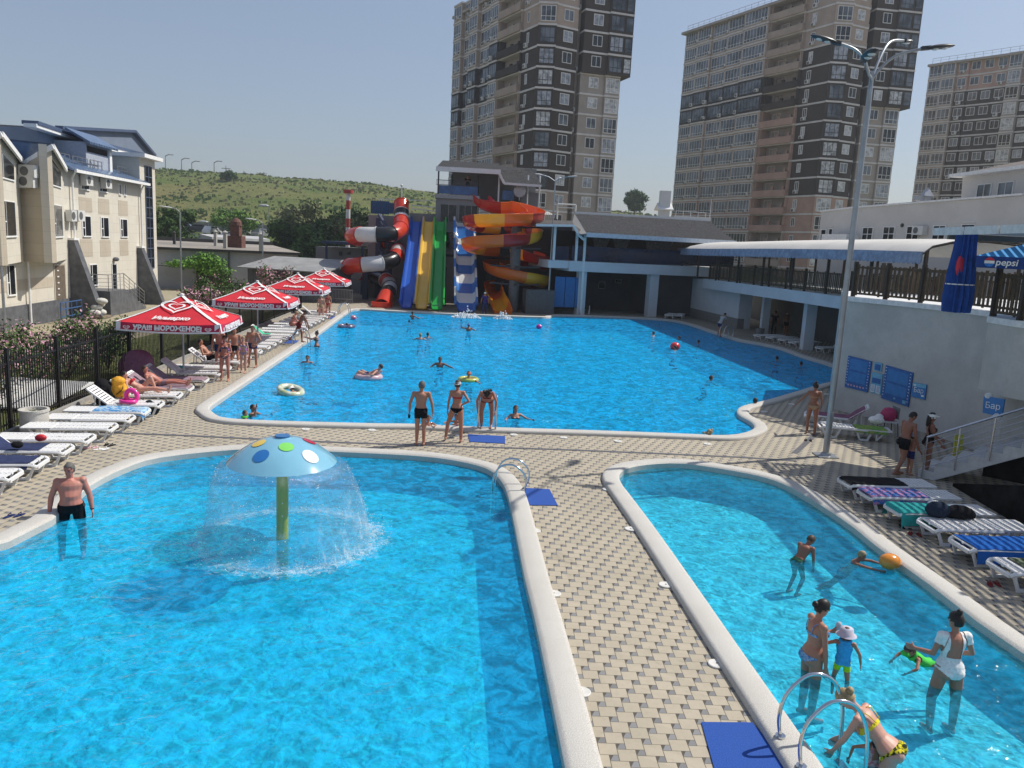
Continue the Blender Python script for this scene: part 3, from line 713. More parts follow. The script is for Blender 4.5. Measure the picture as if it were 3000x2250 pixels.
ed = MB(); edge((208, 158), (600, 286), o2+.25, .7); edge((600, 286), (1062, 402), o2+.25, .7); obj('fascia', ed, whitep, root)
# dormer with tiled hood
u0, z0 = H(600, 440, -.6); u1, z1 = H(765, 320, -.6); mb = MB(); mb.mi(0); HP.box(mb, u0, u1, z0-.3, z1, -3, -.6); mb.mi(1); HP.box(mb, u1-.35, u1, z0-.6, z1, -.62, -.5); mb.mi(2); HP.box(mb, u0+.15, u1-.5, z1-.55, z1-.2, -.62, -.58)
dm = obj('dormer', mb, [PM('pale_bluegrey', (.36, .39, .45), .7), whitep, darkglass], root)
mb = MB(); slabq(mb, [HP.pt(u0-.3, z1, -.2), HP.pt(u1+.25, z1, -.2), HP.pt(u1+.25, z1+.75, -1.6), HP.pt(u0-.3, z1+.75, -1.6)]); obj('hood', mb, bluetile, dm)
# snow guards on the roof
for X0, X1 in ((400, 500), (520, 620), (640, 720), (825, 895)):
    u0 = H(X0, 470, -.3)[0]; u1 = H(X1, 470, -.3)[0]; mb = MB()
    for h in (.25, .5): mb.bar(HP.pt(u0, zE+.3+h, -.4), HP.pt(u1, zE+.3+h, -.4), .04)
    for f in (0, .33, .66, 1): mb.bar(HP.pt(u0+(u1-u0)*f, zE+.25, -.4), HP.pt(u0+(u1-u0)*f, zE+.8, -.4), .04)
    mb.bar(HP.pt(u0, zE+.8, -.4), HP.pt(u0+.4, zE+.3, -.4), .03); obj('snow_guard', mb, steel, root)
# stair tower with glazed strip
mb = MB(); u0, u1 = uE-.05, uEnd; zt = H(1020, 395)[1]
HP.box(mb, u0, u1, 1.1, zt, -9, .02); obj('stair_tower', mb, cream_p, root)
mb = MB(); HP.box(mb, u0-.3, u1+.35, zt, zt+.25, -9, .5); obj('stair_tower_roof', mb, whitep, root)
mb = MB(); a0, zt2 = H(1003, 440, .03); a1, _ = H(1050, 450, .03); zb2 = H(1040, 1152, .03)[1]
mb.mi(1); HP.box(mb, a0, a1, zb2, zt2, -.1, .04); mb.mi(0)
for i in range(11): z = zb2+(zt2-zb2)*i/10; HP.box(mb, a0, a1, z-.03, z+.03, .04, .07)
for f in (0, .5, 1): HP.box(mb, a0+(a1-a0)*f-.03, a0+(a1-a0)*f+.03, zb2, zt2, .04, .075)
obj('glazed_strip', mb, [PM('blue_frame', (.10, .13, .19), .4), darkglass], root)
# AC units
def acu(X, Y, w_=.85, h=.6, off=0.0, pl=HP):
    u, z = pl.uv(Z1(X, Y), off); mb = MB(); mb.mi(0); pl.box(mb, u-w_/2, u+w_/2, z-h/2, z+h/2, off+.08, off+.42); mb.mi(1); c = pl.pt(u-.1, z, off+.425); mb.cyl(c, c+pl.n*.01, .22, n=14)
    mb.mi(0); pl.box(mb, u-w_/2+.1, u-w_/2+.14, z-h/2-.04, z-h/2, off, off+.42); obj('ac_unit', mb, [ac_white, ac_fan], root)
faceL = PL(HP.pt(uv0, 0), HP.pt(un, 0, proj))
acu(222, 482, pl=faceL); acu(215, 552, pl=faceL); acu(572, 538); acu(708, 560); acu(515, 785); acu(462, 785, .6)
# steps with railing
mb = MB(); u0, zt = H(765, 1325, 1.6); u1 = H(875, 1325, 1.6)[0]; zt = 1.45; u2 = H(1015, 1395, 1.6)[0]
HP.box(mb, u0, u1, -.1, zt, .06, 1.6); n = 7
for i in range(n): a = u1+(u2-u1)*i/n; HP.box(mb, a, a+(u2-u1)/n+.001*i, -.1, zt-(i+1)*zt/(n+1), .3, 1.6-.002*i)
st = thing('entrance_steps', 'grey granite steps with steel railing below the dark hotel door', 'steps', HP.pt(u0, 0, 1)); obj('steps', mb, granite, st)
mb = MB(); pp = [HP.pt(u0+.05, zt, .2), HP.pt(u0+.05, zt, 1.5), HP.pt(u1, zt, 1.5), HP.pt(u2, .15, 1.5)]
up = Vector((0, 0, 1))
for h in (.95, .72, .5, .28):
    for p, q in zip(pp, pp[1:]): mb.cyl(p+up*h, q+up*h, .025 if h > .9 else .012, n=6)
for p, q, k in ((pp[0], pp[1], 2), (pp[1], pp[2], 4), (pp[2], pp[3], 4)):
    for i in range(k+1): c = p.lerp(q, i/k); mb.cyl(c, c+up*.95, .02, n=6)
obj('railing', mb, steel, st)
# building bags on a pallet
pal = thing('loaded_pallet', 'pallet stacked with white building bags beside the hotel steps', 'pallet', HP.pt(u0-1.2, 0, 1.4))
mb = MB(); c = HP.pt(u0-1.2, .08, 1.3); mb.box(c, (1.2, 1.2, .12), rz=HP.a); obj('pallet', mb, PM('old_wood', (.2, .16, .12), .9, var=.3), pal)
for i, (a, b_, h) in enumerate(((-.25, 0, .3), (.25, .1, .3), (0, 0, .62), (.35, 0, .75), (.1, .25, .95))):
    mb = MB(); mb.ell(HP.pt(u0-1.2+a, h, 1.3+b_), (.36, .3, .2), 10); o = obj('bag', mb, PM('white_sack', (.55, .54, .5), .9, var=.2), pal, 80)
# blue metal bench/trolley in the doorway
u0 = H(395, 1440, .8)[0]; bn = thing('blue_railing', 'blue metal railing below the brown hotel entrance door', 'railing', HP.pt(u0, 0, 1.0)); mb = MB()
for z in (.35, .75, 1.1): mb.bar(HP.pt(u0, z, 1), HP.pt(u0+2.4, z, 1), .05)
for i in range(5): mb.bar(HP.pt(u0+.6*i, -.1, 1), HP.pt(u0+.6*i, 1.1, 1), .04)
obj('frame', mb, PM('blue_steel', (.04, .10, .24), .5), bn)

# ================================================================ garages, shed, vine behind the yard
g0, g1 = at(*Z1(1100, 1290)), at(479, 626); GP = PL(g0, g0+(g1-g0)*2.0)
root = thing('garage_row', 'long low white garage building with flat felt roof behind the hotel yard', 'building', g0)
gw = render_mat('garage_render', (.43, .43, .44), .1); feltm = render_mat('roof_felt', (.30, .27, .235), .25, .12)
ue, ze = GP.uv(ZA(1690, 590)); z0g = GP.uv(ZA(800, 540))[1]
mb = MB(); GP.box(mb, -12, ue, -.1, z0g, -38, 0); obj('wall', mb, gw, root)
mb = MB(); GP.box(mb, -12.2, ue+.3, z0g, z0g+.12, -38, .35); obj('roof', mb, feltm, root)
mb = MB(); GP.box(mb, -12.2, ue+.3, z0g+.12, z0g+.55, -38.2, -37.8); obj('parapet', mb, PM('dark_edge', (.07, .065, .06), .8), root); mb = MB(); GP.box(mb, -12.2, ue+.32, z0g-.1, z0g+.1, .34, .4); obj('roof_edge', mb, PM('dark_edge', (.07, .065, .06), .8), root)
rw = render_mat('rusty_render', (.46, .40, .30), .35, 1.5); mb = MB(); mb.hexa([GP.pt(ue+.01, -.1, 0), GP.pt(ue+.1, -.1, 0), GP.pt(ue+.1, -.1, -38), GP.pt(ue+.01, -.1, -38), GP.pt(ue+.01, z0g, 0), GP.pt(ue+.1, z0g, 0), GP.pt(ue+.1, z0g, -38), GP.pt(ue+.01, z0g, -38)]); obj('end_wall', mb, rw, root)
for X, Yb, h, r_, m_ in ((245, 465, 1.2, .22, 'dark_pipe'), (730, 485, 1.5, .28, 'pale_pipe'), (845, 515, 1.5, .3, 'pale_pipe'), (1265, 545, 1.5, .28, 'pale_pipe')):
    p = at(*ZA(X, Yb), z0g+.12); mb = MB(); mm = PM(m_, (.05, .05, .05) if 'dark' in m_ else (.38, .37, .34), .8); mb.box(p+up*h/2, (r_, r_, h)); mb.cyl(p+up*h, p+up*(h+.18), r_*1.0, .03, 8); obj('chimney', mb, mm, root)
p = at(*ZA(975, 505), z0g+.12); mb = MB(); mb.box(p+up*.6, (1.5, 1.2, 1.2)); mb.box(p+up*1.7, (.9, .9, 1.2)); mb.lathe(p+up*2.2, [(.6, 0), (.55, .4), (.3, .7), (0, .8)], 12); obj('vent_housing', mb, PM('rust_brown', (.13, .06, .045), .8, var=.3), root)
mb = MB(); u_, _ = GP.uv(ZA(890, 700)); mb.cyl(GP.pt(u_, 0, .12), GP.pt(u_, z0g, .12), .09, n=8); obj('downpipe', mb, PM('grey_pipe', (.12, .12, .12), .6), root)
u_, zz = GP.uv(ZA(705, 850)); mb = MB(); window_on(GP, mb, u_-1.5, u_+1.5, zz-.9, zz+.8, .03, 2); obj('window', mb, [PM('old_frame', (.3, .3, .28), .7), darkglass], root)
# felt shed with ribbed wall
sh = thing('metal_shed', 'grey ribbed metal shed with sloping roof behind the umbrellas', 'shed', at(600, 640)); SP = PL(at(536, 643), at(536, 643)+Vector((6.5, -1.6, 0)))
z1 = SP.uv(ZA(1120, 740))[1]; mb = MB(); SP.box(mb, 0, SP.L, -.1, z1, -5, 0)
for i in range(44): SP.box(mb, SP.L*i/44, SP.L*i/44+.08, 0, z1-.05, 0, .05)
ribm = PM('grey_ribbed', (.16, .165, .17), .6); obj('wall', mb, ribm, sh)
mb = MB(); slabq(mb, [SP.pt(-.6, z1+.05, .7), SP.pt(SP.L+.5, z1+.05, .7), SP.pt(SP.L+.5, z1+.9, -5), SP.pt(-.6, z1+.9, -5)], .08); obj('roof', mb, PM('grey_sheet', (.27, .27, .26), .6, var=.15, scale=1), sh)
# second low building and grey boundary wall farther back
bw = thing('boundary_wall', 'long grey concrete wall at the foot of the hill behind the car park', 'wall', (-70, 190, 4.6)); mb = MB(); P0, P1 = dep(375, 515, 188), dep(648, 522, 180)
BWP = PL(P0, P1); zt0, zt1 = BWP.uv((375, 487))[1], BWP.uv((640, 505))[1]; BWP.poly(mb, [(-30, 3.5), (BWP.L+12, 3.5), (BWP.L+12, zt1-2.2), (BWP.L*.75, zt1+1.6), (-30, zt0+1)], -.3, 0); obj('wall', mb, PM('grey_concrete', (.24, .235, .23), .9, var=.12, scale=.3), bw)
lb = thing('low_building', 'low pale flat roofed building behind the garages', 'building', dep(430, 518, 140)); Q = PL(dep(332, 505, 142), dep(458, 515, 136)); mb = MB(); Q.poly(mb, [(-8, -.5), (Q.L, -.5), (Q.L, Q.uv((458, 512))[1]), (Q.L-3, Q.uv((432, 505))[1]), (-8, Q.uv((335, 504))[1])], -14, 0); obj('wall', mb, gw, lb)
# parked cars
def car(px, py, D, rz, col, lab, suv=True):
    p = dep(px, py, D); p.z = hill_z(p.x, p.y); t_ = thing('parked_car', lab, 'car', p, 'cars parked behind the garages'); M_ = Matrix.Rotation(rz, 3, 'Z')
    h = 1.75 if suv else 1.45; mb = MB()
    prof = [(-2.2, .35), (-2.25, .9), (-1.95, 1.02), (-1.5, h), (.7, h), (1.3, 1.02), (2.2, .85), (2.25, .35)]
    vs = []; 
    for y_, s_ in ((-.9, 1), (.9, 1)):
        for x_, z_ in prof: vs.append(M_ @ Vector((x_, y_*(.8 if z_ > 1.1 else 1), z_)))
    n_ = len(prof); mb.add([v+p for v in vs], [tuple(range(n_)), tuple(range(n_, 2*n_))[::-1]]+[(i, n_+i, n_+(i+1) % n_, (i+1) % n_) for i in range(n_)]); b_ = obj('body', mb, col, t_)
    mb = MB(); mb.box(p+M_ @ Vector((-.4, 0, h-.35)), (1.9, 1.62, .42), M_); mb.box(p+M_ @ Vector((-.42, 0, h-.35)), (2.35, 1.3, .4), M_); obj('window_glass', mb, darkglass, t_)
    for sx in (-1.35, 1.35):
        for sy in (-.85, .85): c = p+M_ @ Vector((sx, sy, .34)); mb = MB(); mb.cyl(c-M_ @ Vector((0, .12, 0)), c+M_ @ Vector((0, .12, 0)), .34, n=14); obj('wheel', mb, PM('tyre', (.02, .02, .02), .9), t_)
cw_ = PM('white_car_paint', (.6, .6, .6), .3, coat=.5, var=.02); cd = PM('dark_car_paint', (.03, .03, .035), .25, coat=.6); cs = PM('silver_car_paint', (.35, .36, .37), .3, .5)
car(*ZA(385, 352), 165, .2, cd, 'black car with bright windscreen, leftmost of the cars below the hill'); car(*ZA(555, 365), 165, .3, cd, 'dark car between the black car and the stacked white one'); car(*ZA(690, 378), 160, 1.4, cw_, 'white van parked behind the garage chimney')
car(*ZA(930, 430), 150, .1, cs, 'silver estate car beside the rust brown vent'); car(*ZA(1120, 435), 165, 1.2, cw_, 'white off-road car seen from behind, right of the vent'); car(*ZA(1265, 430), 160, 1.3, cs, 'silver car with roof rack, rightmost of the parked cars')
# ================================================================ slide building
graywall = render_mat('slide_building_render', (.27, .265, .26), .1); dgray = render_mat('slide_building_dark', (.085, .085, .09), .15); shingle = PM('grey_shingle', (.06, .06, .062), 1.0, var=.5, scale=7, spec=.03, bmp=.6)
blueg = PM('blue_glass_panel', (.03, .09, .24), .15, var=.3, scale=1, spec=.6); railm = PM('dark_railing', (.07, .07, .08), .5, .3)
def proj(p):
    d = Vector(p)-EYE; k = d.dot(_f); return CX+FPX*d.dot(_r)/k, CY-FPX*d.dot(_u)/k
SP0, SP1 = Vector((-19, 71.2, 0)), Vector((10, 72.4, 0)); SB = PL(SP0, SP1)
def sb(X, Y, off=0.0): return SB.uv(Z3(X, Y), off)
root = thing('slide_tower_building', 'grey building with roofed balconies that carries the water slides', 'building', SB.pt(10, 0))
mb = MB(); mb.mi(0)
u0, z1 = sb(530, 528); u1, _ = sb(890, 520); HZ = z1; SB.box(mb, u0, u1, -.1, z1, -10, 0)
ua, za = sb(880, 515); ub, _ = sb(1115, 515); SB.box(mb, ua+.02, ub, -.1, za+.05, -10, -.6)
uc, zc = sb(1115, 385); ud, _ = sb(1480, 400); SB.box(mb, uc, ud, -.1, zc, -10, .3)
ue, ze = sb(2010, 560); mb.mi(1); SB.box(mb, ud, ue+3, -.1, sb(1900, 580)[1], -10, -.3)
mb.mi(0); SB.box(mb, sb(1850, 400)[0], sb(2000, 400)[0], sb(1900, 580)[1], sb(1900, 325)[1], -6, -1.2)
obj('wall', mb, [graywall, dgray], root)
mb = MB(); SB.box(mb, uc-.1, ud+.1, zc, zc+.35, -10, .55); obj('floor_slab', mb, PM('concrete_grey', (.33, .33, .33), .8), root)
# windows in the wall between slides
for X0, X1, Y0, Y1, nx in ((1150, 1290, 432, 600, 2), (1195, 1260, 672, 830, 1), (1310, 1470, 440, 600, 3)):
    a, zt = sb(X0, Y0, .32); b_, zb_ = sb(X1, Y1, .32); mb = MB(); window_on(SB, mb, a, b_, zb_, zt, .33, nx, fr=.06); obj('window', mb, [graywall, darkglass], root)
mb = MB(); a, _ = sb(1190, 800, .33); b_, _ = sb(2100, 800, .33); SB.box(mb, a, b_, sb(1250, 870, .33)[1]-.2, sb(1250, 870, .33)[1], .31, .36); obj('wall_joint', mb, dframe, root)
# top balcony: glass panels, rail, posts, roof
zf = zc+.35; zt_ = sb(1300, 280, .5)[1]; zr = sb(1300, 235, .5)[1]
mb = MB(); SB.box(mb, uc+.1, ud-.1, zf+.05, zt_, .44, .5); obj('balcony_glass', mb, blueg, root)
mb = MB(); 
for z in (zt_+.05, zr): mb.bar(SB.pt(uc, z, .47), SB.pt(ud, z, .47), .05)
for i in range(37): u = uc+(ud-uc)*i/36; mb.bar(SB.pt(u, zt_, .47), SB.pt(u, zr, .47), .022)
obj('balcony_railing', mb, railm, root)
ztop = sb(1125, 135, .5)[1]
for X, o_ in ((1135, .5), (1660, .4), (1910, -.5), (2012, -.5), (1480, -3), (1250, -4)):
    u = sb(X, 200, o_)[0]; mb = MB(); mb.cyl(SB.pt(u, zf-1.2 if X > 1600 else zf, o_), SB.pt(u, ztop, o_), .07, n=8); obj('post', mb, white_trim if X > 1600 else railm, root)
mb = MB(); a, z_a = sb(1118, 108, 1.0); b_, _ = sb(1668, 150, 1.0); pk = sb(1530, 75, -6)
slabq(mb, [SB.pt(a, ztop+.15, 1), SB.pt(b_, ztop+.15, 1), SB.pt(b_, ztop+1.6, -8), SB.pt(a, ztop+1.6, -8)], .12); obj('roof', mb, shingle, root)
mb = MB(); SB.box(mb, a-.05, b_+.05, ztop-.2, ztop+.2, 1.0, 1.15); obj('gutter', mb, white_trim, root)
mb = MB(); q = [SB.pt(*sb(1660, 150, .8), .8), SB.pt(*sb(1702, 246, .8), .8), SB.pt(*sb(2025, 268, .8), .8), SB.pt(*sb(1940, 128, -5), -5), SB.pt(*sb(1655, 108, -5), -5)]
slabq(mb, q, .15); obj('shingle_roof', mb, shingle, root)
mb = MB(); mb.bar(q[1]+Vector((0, -.05, -.12)), q[2]+Vector((0, -.05, -.12)), .1, .2); mb.bar(q[0]+Vector((-.05, 0, -.12)), q[1]+Vector((0, -.05, -.12)), .1, .2); obj('gutter', mb, white_trim, root)
mb = MB(); SB.box(mb, sb(1250, 200, -4)[0], sb(1980, 200, -4)[0], zf, ztop+.9, -7.5, -4.2); obj('back_wall', mb, graywall, root)
mb = MB(); a, b_ = sb(1690, 300, .2)[0], sb(1790, 300, .2)[0]; SB.box(mb, a, b_, sb(1700, 400, .2)[1], sb(1700, 318, .2)[1], .15, .2); obj('balcony_glass', mb, blueg, root)
mb = MB(); SB.box(mb, sb(1680, 300)[0], ue+.6, zc-2.8, zc-2.5, -5, .6); obj('floor_slab', mb, graywall, root)
mb = MB(); p = SB.pt(*sb(1835, 325, .3), .3); mb.ell(p, (.55, .12, .55), 12); mb.cyl(p, p-Vector((0, 0, .8)), .04); obj('satellite_dish', mb, PM('dish_grey', (.5, .5, .5), .5), root)
# roof terrace railings and blue screens on the lower block
for X0, X1, Y0, Y1 in ((552, 705, 405, 525), (710, 750, 425, 520)):
    a, zt = sb(X0, Y0, -.2); b_, zb_ = sb(X1, Y1, -.2); mb = MB(); SB.box(mb, a, b_, zb_, zt, -.25, -.2); o = obj('blue_screen', mb, PM('blue_screen', (.02, .12, .30), .5, var=.2), root)
    mb = MB(); n = int((b_-a)/.14)
    for i in range(n+1): u = a+(b_-a)*i/n; mb.bar(SB.pt(u, zb_-.1, -.12), SB.pt(u, zt+.1, -.12), .03)
    obj('bars', mb, railm, o)
for (X0, Y0), (X1, Y1), o_ in (((620, 390), (1112, 410), -8), ((905, 445), (1112, 465), -.8), ((905, 475), (1112, 498), -.8), ((625, 390), (665, 415), -7)):
    mb = MB(); mb.bar(SB.pt(*sb(X0, Y0, o_), o_), SB.pt(*sb(X1, Y1, o_), o_), .07); p, q_ = SB.pt(*sb(X0, Y0, o_), o_), SB.pt(*sb(X1, Y1, o_), o_)
    for f in (0, .5, 1): c = p.lerp(q_, f); mb.bar(c, Vector((c.x, c.y, HZ)), .05)
    obj('terrace_rail', mb, white_trim, root)
mb = MB(); mb.cyl(SB.pt(*sb(816, 410, -5), -5), SB.pt(*sb(816, 275, -5), -5), .05); mb.ell(SB.pt(*sb(816, 275, -5), -5), .13); obj('mast', mb, white_trim, root)
# low service building with blue canopy left of the slides
LB = PL(Vector((-20.5, 77, 0)), Vector((-13, 75.5, 0))); r2 = thing('service_building', 'grey service hut with dark blue canopy behind the tube slide', 'building', LB.pt(3, 0))
lb_ = lambda X, Y, o_=0.0: LB.uv(Z3(X, Y), o_)
mb = MB(); a, zt = lb_(75, 800); b_, _ = lb_(600, 800); LB.box(mb, a, b_, -.1, zt, -5, 0); obj('wall', mb, render_mat('hut_render', (.2, .2, .21)), r2)
mb = MB(); a, zt = lb_(140, 752, 1); b_, z2 = lb_(640, 780, 1); LB.box(mb, a, b_, zt-.25, zt, -3, 1.5); obj('canopy', mb, PM('navy_metal', (.03, .045, .10), .5), r2)
for X in (165, 475): u, _ = lb_(X, 800, 1.3); mb = MB(); LB.box(mb, u-.08, u+.08, 0, zt-.2, 1.2, 1.35); obj('post', mb, PM('navy_metal', (.03, .045, .10), .5), r2)
for X0, X1, Y0, Y1 in ((275, 300, 850, 880), (345, 372, 848, 875), (500, 590, 820, 950)):
    a, zt = lb_(X0, Y0, .02); b_, zb_ = lb_(X1, Y1, .02); mb = MB(); LB.box(mb, a, b_, zb_, zt, 0, .05); obj('window', mb, darkglass, r2)
# striped pole
p = dep(*Z3(350, 755), 80); p.z = 0; pole = thing('striped_pole', 'tall red and white striped pole with red top behind the tube slide', 'pole', p)
zt = dep(*Z3(350, 330), 80).z; zb_ = 0; mb = MB(); n = 11
for i in range(n): mb.mi(i % 2); mb.cyl(p+up*(zt*i/n), p+up*(zt*(i+1)/n), .22, n=12)
obj('pole', mb, [PM('pole_white', (.6, .6, .58), .6), PM('pole_red', (.35, .05, .04), .6)], pole); mb = MB(); mb.cyl(p+up*(zt-.2), p+up*(zt+.15), .5, n=14); obj('pole_top', mb, PM('pole_red', (.35, .05, .04), .6), pole)

# ================================================================ slides
def plastic(name, c, rough=.28):
    m = PM(name, c, rough, var=.06, scale=.5, spec=.5, coat=.5); t = m.node_tree; b = t.nodes['Principled BSDF']; o = t.nodes['Material Output']
    tl = t.nodes.new('ShaderNodeBsdfTranslucent'); tl.inputs[0].default_value = col4(tuple(min(1, x*1.1) for x in c)); mx = t.nodes.new('ShaderNodeMixShader'); mx.inputs[0].default_value = .3
    t.links.new(b.outputs[0], mx.inputs[1]); t.links.new(tl.outputs[0], mx.inputs[2]); t.links.new(mx.outputs[0], o.inputs[0]); return m
P_red, P_white, P_black = plastic('slide_red', (.72, .06, .025)), plastic('slide_white', (.78, .78, .76)), plastic('slide_black', (.02, .02, .022))
P_blue, P_yel, P_green = plastic('slide_blue', (.02, .13, .58)), plastic('slide_yellow', (.88, .60, .09)), plastic('slide_green', (.02, .45, .07))
P_oran, P_dred, P_gold, P_sky = plastic('slide_orange', (.86, .21, .02)), plastic('slide_dark_red', (.46, .03, .02)), plastic('slide_gold', (.92, .50, .03)), plastic('slide_sky', (.03, .20, .58))
def path3(pts, n=8): return catmull([dep(*Z3(X, Y), d) for X, Y, d in pts], n, False)
# enclosed tube
tp = [(815, 425, 69), (815, 500, 68.5), (812, 580, 68), (808, 645, 66.5), (740, 692, 65), (600, 700, 64.5), (460, 700, 65), (390, 712, 67), (440, 738, 70), (600, 748, 71), (725, 775, 70), (785, 840, 68), (745, 910, 66), (640, 945, 65), (480, 960, 64.5), (365, 972, 65.5), (350, 1000, 68), (450, 1030, 70), (580, 1058, 70), (680, 1095, 68), (715, 1160, 65.5), (682, 1230, 63.5), (645, 1315, 62)]
cols = 'RKWRKKWRrWRWKRKWRRWKWRKWR'
K = path3(tp, 8); mb = MB(); cmap = {'R': 0, 'r': 0, 'W': 1, 'K': 2}
seq = [0, 2, 1, 0, 2, 2, 1, 1, 0, 0, 1, 0, 2, 1, 0, 2, 1, 1, 0, 0, 1, 2, 2]
segc = 'RK W R KK W R W R K WR K W R R W K K W R'.replace(' ', '')
ts = thing('tube_slide', 'enclosed twisting tube slide in red, white and black rings', 'water slide', (K[-1].x, K[-1].y, 0))
colseg = [0, 1, 1, 0, 2, 2, 1, 0, 1, 0, 2, 0, 2, 1, 1, 0, 0, 1, 2, 1, 2, 1, 0]
colseg = {0: 0, 1: 1, 2: 0, 3: 0, 4: 2, 5: 1, 6: 0, 7: 0, 8: 1, 9: 0, 10: 2, 11: 0, 12: 2, 13: 1, 14: 0, 15: 0, 16: 1, 17: 0, 18: 2, 19: 1, 20: 2, 21: 0}
tubeR = .62
for si in range(len(tp)-1):
    part = K[si*8:si*8+9]; mb = MB(); c_ = colseg.get(si, 0)
    if si in (11, 1, 19, 20):
        h = part[:5]; mb.mi({11: 1, 1: 2, 19: 0, 20: 1}[si]); mb.tube(h, tubeR, 18, cap=False); mb.mi(c_); mb.tube(part[4:], tubeR, 18, cap=False)
    else: mb.mi(c_); mb.tube(part, tubeR, 18, cap=False)
    mb.mi(c_); mb.tube([part[0]-(part[1]-part[0])*.05, part[0]+(part[1]-part[0])*.25], tubeR+.05, 18)
    if si == len(tp)-2:
        mb = MB(); mb.mi(0); mb.tube(part, tubeR, 18, cap=False); mb.tube([p for p in part][::-1], tubeR-.05, 18, cap=False)
    else:
        # drop the cap faces of the flange ring
        pass
    obj('tube_section', mb, [P_red, P_white, P_black], ts, 60)
mb = MB(); E0 = K[-1]; mb.lathe((E0.x, E0.y, .12), [(tubeR+.22, 0), (tubeR+.22, .3), (tubeR+.1, .32), (tubeR+.1, .05)], 20, R(180), R(360)); mb.box((E0.x, E0.y-.1, .06), (2*tubeR+.3, 1.0, .12)); obj('splash_lip', mb, P_red, ts, 40)
navy = PM('navy_metal', (.03, .045, .10), .5)
for X, D_ in ((605, 71), (500, 69), (700, 70)):
    b_ = dep(*Z3(X, 1300), D_); b_.z = 0; zt = dep(*Z3(X, 560 if X == 605 else (1010 if X == 500 else 760)), D_).z; mb = MB(); mb.box(b_+up*zt/2, (.45, .45, zt))
    if X == 605:
        for Y in (590, 640, 880): q_ = dep(*Z3(700, Y+70), 68.5); mb.bar(Vector((b_.x, b_.y, q_.z+1.3)), q_, .22)
    obj('support', mb, navy, ts)
for Y, x0_, x1_ in ((748, 400, 720), (1012, 380, 690)): mb = MB(); mb.bar(dep(*Z3(x0_, Y+4), 66), dep(*Z3(x1_, Y+12), 68.5), .16); obj('support_arm', mb, navy, ts)
# three lane racing slide
def lane_profile(top, bot, N=26):
    out = []
    for i in range(N+1):
        f = i/N; xy = top.lerp(bot, f)
        s_ = 1-f; z = bot.z+(top.z-bot.z)*(s_**1.12)*(1 if f < .86 else 1)
        if f > .84: z = bot.z+(top.z-bot.z)*((.16)**1.12)*((1-f)/.16)**2.2
        if f < .04: z = top.z
        out.append(Vector((xy.x, xy.y, z)))
    return out
rs = thing('racing_slide', 'straight three lane slide in blue, yellow and green', 'water slide', dep(*Z3(985, 1370), 62))
def lane(name, Xt, Xb, w_t, m, zt_px=590, zb_px=1372, Dt=69.5, Db=60.8, left=True, right=True, rim=None):
    T, B_ = dep(*Z3(Xt, zt_px), Dt), dep(*Z3(Xb, zb_px), Db); B_.z = max(.16, B_.z); P_ = lane_profile(T, B_); d = (B_-T); d.z = 0; sd = Vector((-d.y, d.x, 0)).normalized(); sd = -sd if sd.x < 0 else sd
    hw = w_t/2; sec = [(-hw-.16, .42), (-hw-.04, .45), (-hw+.03, .1), (-hw+.12, 0), (hw-.12, 0), (hw-.03, .1), (hw+.04, .45), (hw+.16, .42)]
    mb = MB(); n = len(sec)
    for dz in (0, -.07):
        for i, p in enumerate(P_):
            for a, h in sec: mb.v.append(tuple(p+sd*a*(.95+.13*i/len(P_))+up*(h+dz)))
    M_ = len(P_)
    for q in range(2):
        o = q*M_*n
        for i in range(M_-1):
            for k in range(n-1):
                f = [o+i*n+k, o+i*n+k+1, o+(i+1)*n+k+1, o+(i+1)*n+k]; mb.f.append(f if q else f[::-1]); mb.m.append(0)
    return obj(name, mb, m, rs, 30), P_, sd
lane('blue_lane', 948, 852, .80, P_blue); lane('yellow_lane', 1052, 985, .80, P_yel); lane('green_lane', 1150, 1118, .80, P_green)
for X, Y0 in ((900, 700), (1180, 700), (905, 1000), (1185, 1000)):
    b_ = dep(*Z3(X, 1300), 66); b_.z = 0; mb = MB(); mb.box(b_+up*1.6, (.2, .2, 3.2)); obj('support', mb, dgray, rs)
# wavy blue and white slide
ws = thing('wave_slide', 'straight wave slide in blue and white bands with a splash at its foot', 'water slide', dep(*Z3(1372, 1400), 61))
T, B_ = dep(*Z3(1355, 600), 69), dep(*Z3(1372, 1405), 60.6); B_.z = .14; NP = 60; hw = .78; mb = MB(); mb2 = MB(); P_ = []
for i in range(NP+1):
    f = i/NP; xy = T.lerp(B_, f); z = B_.z+(T.z-B_.z)*(1-f)**1.08; z += .22*math.sin(f*5.2*2*math.pi)*(1-f)*(1 if f > .05 else 0)
    if f > .9: z = B_.z+(z-B_.z)*((1-f)/.1)
    P_.append(Vector((xy.x, xy.y, z)))
d = B_-T; sd = Vector((d.y, -d.x, 0)).normalized(); sd = sd if sd.x > 0 else -sd
sec = [(-hw-.14, .5), (-hw, .55), (-hw+.08, .15), (-hw+.25, 0), (hw-.25, 0), (hw-.08, .15), (hw, .55), (hw+.14, .5)]; n = len(sec)
band_of = lambda f: 0 if int(f*9.6+.45) % 2 == 0 else 1
o = 0
for dz in (0, -.08):
    for p in P_:
        for a, h in sec: mb.v.append(tuple(p+sd*a+up*(h+dz)))
for q in range(2):
    o = q*(NP+1)*n
    for i in range(NP):
        for k in range(n-1):
            f = [o+i*n+k, o+i*n+k+1, o+(i+1)*n+k+1, o+(i+1)*n+k]; mb.f.append(f if q else f[::-1]); mb.m.append(band_of(i/NP) if 1 < k < 5 or True else 0)
obj('chute', mb, [P_white, P_sky], ws, 30)
for f in (.1, .3, .5, .7): p = P_[int(f*NP)]; mb = MB(); mb.box((p.x+.9, p.y+1, p.z/2-.2), (.18, .18, p.z-.4)); obj('support', mb, dgray, ws)
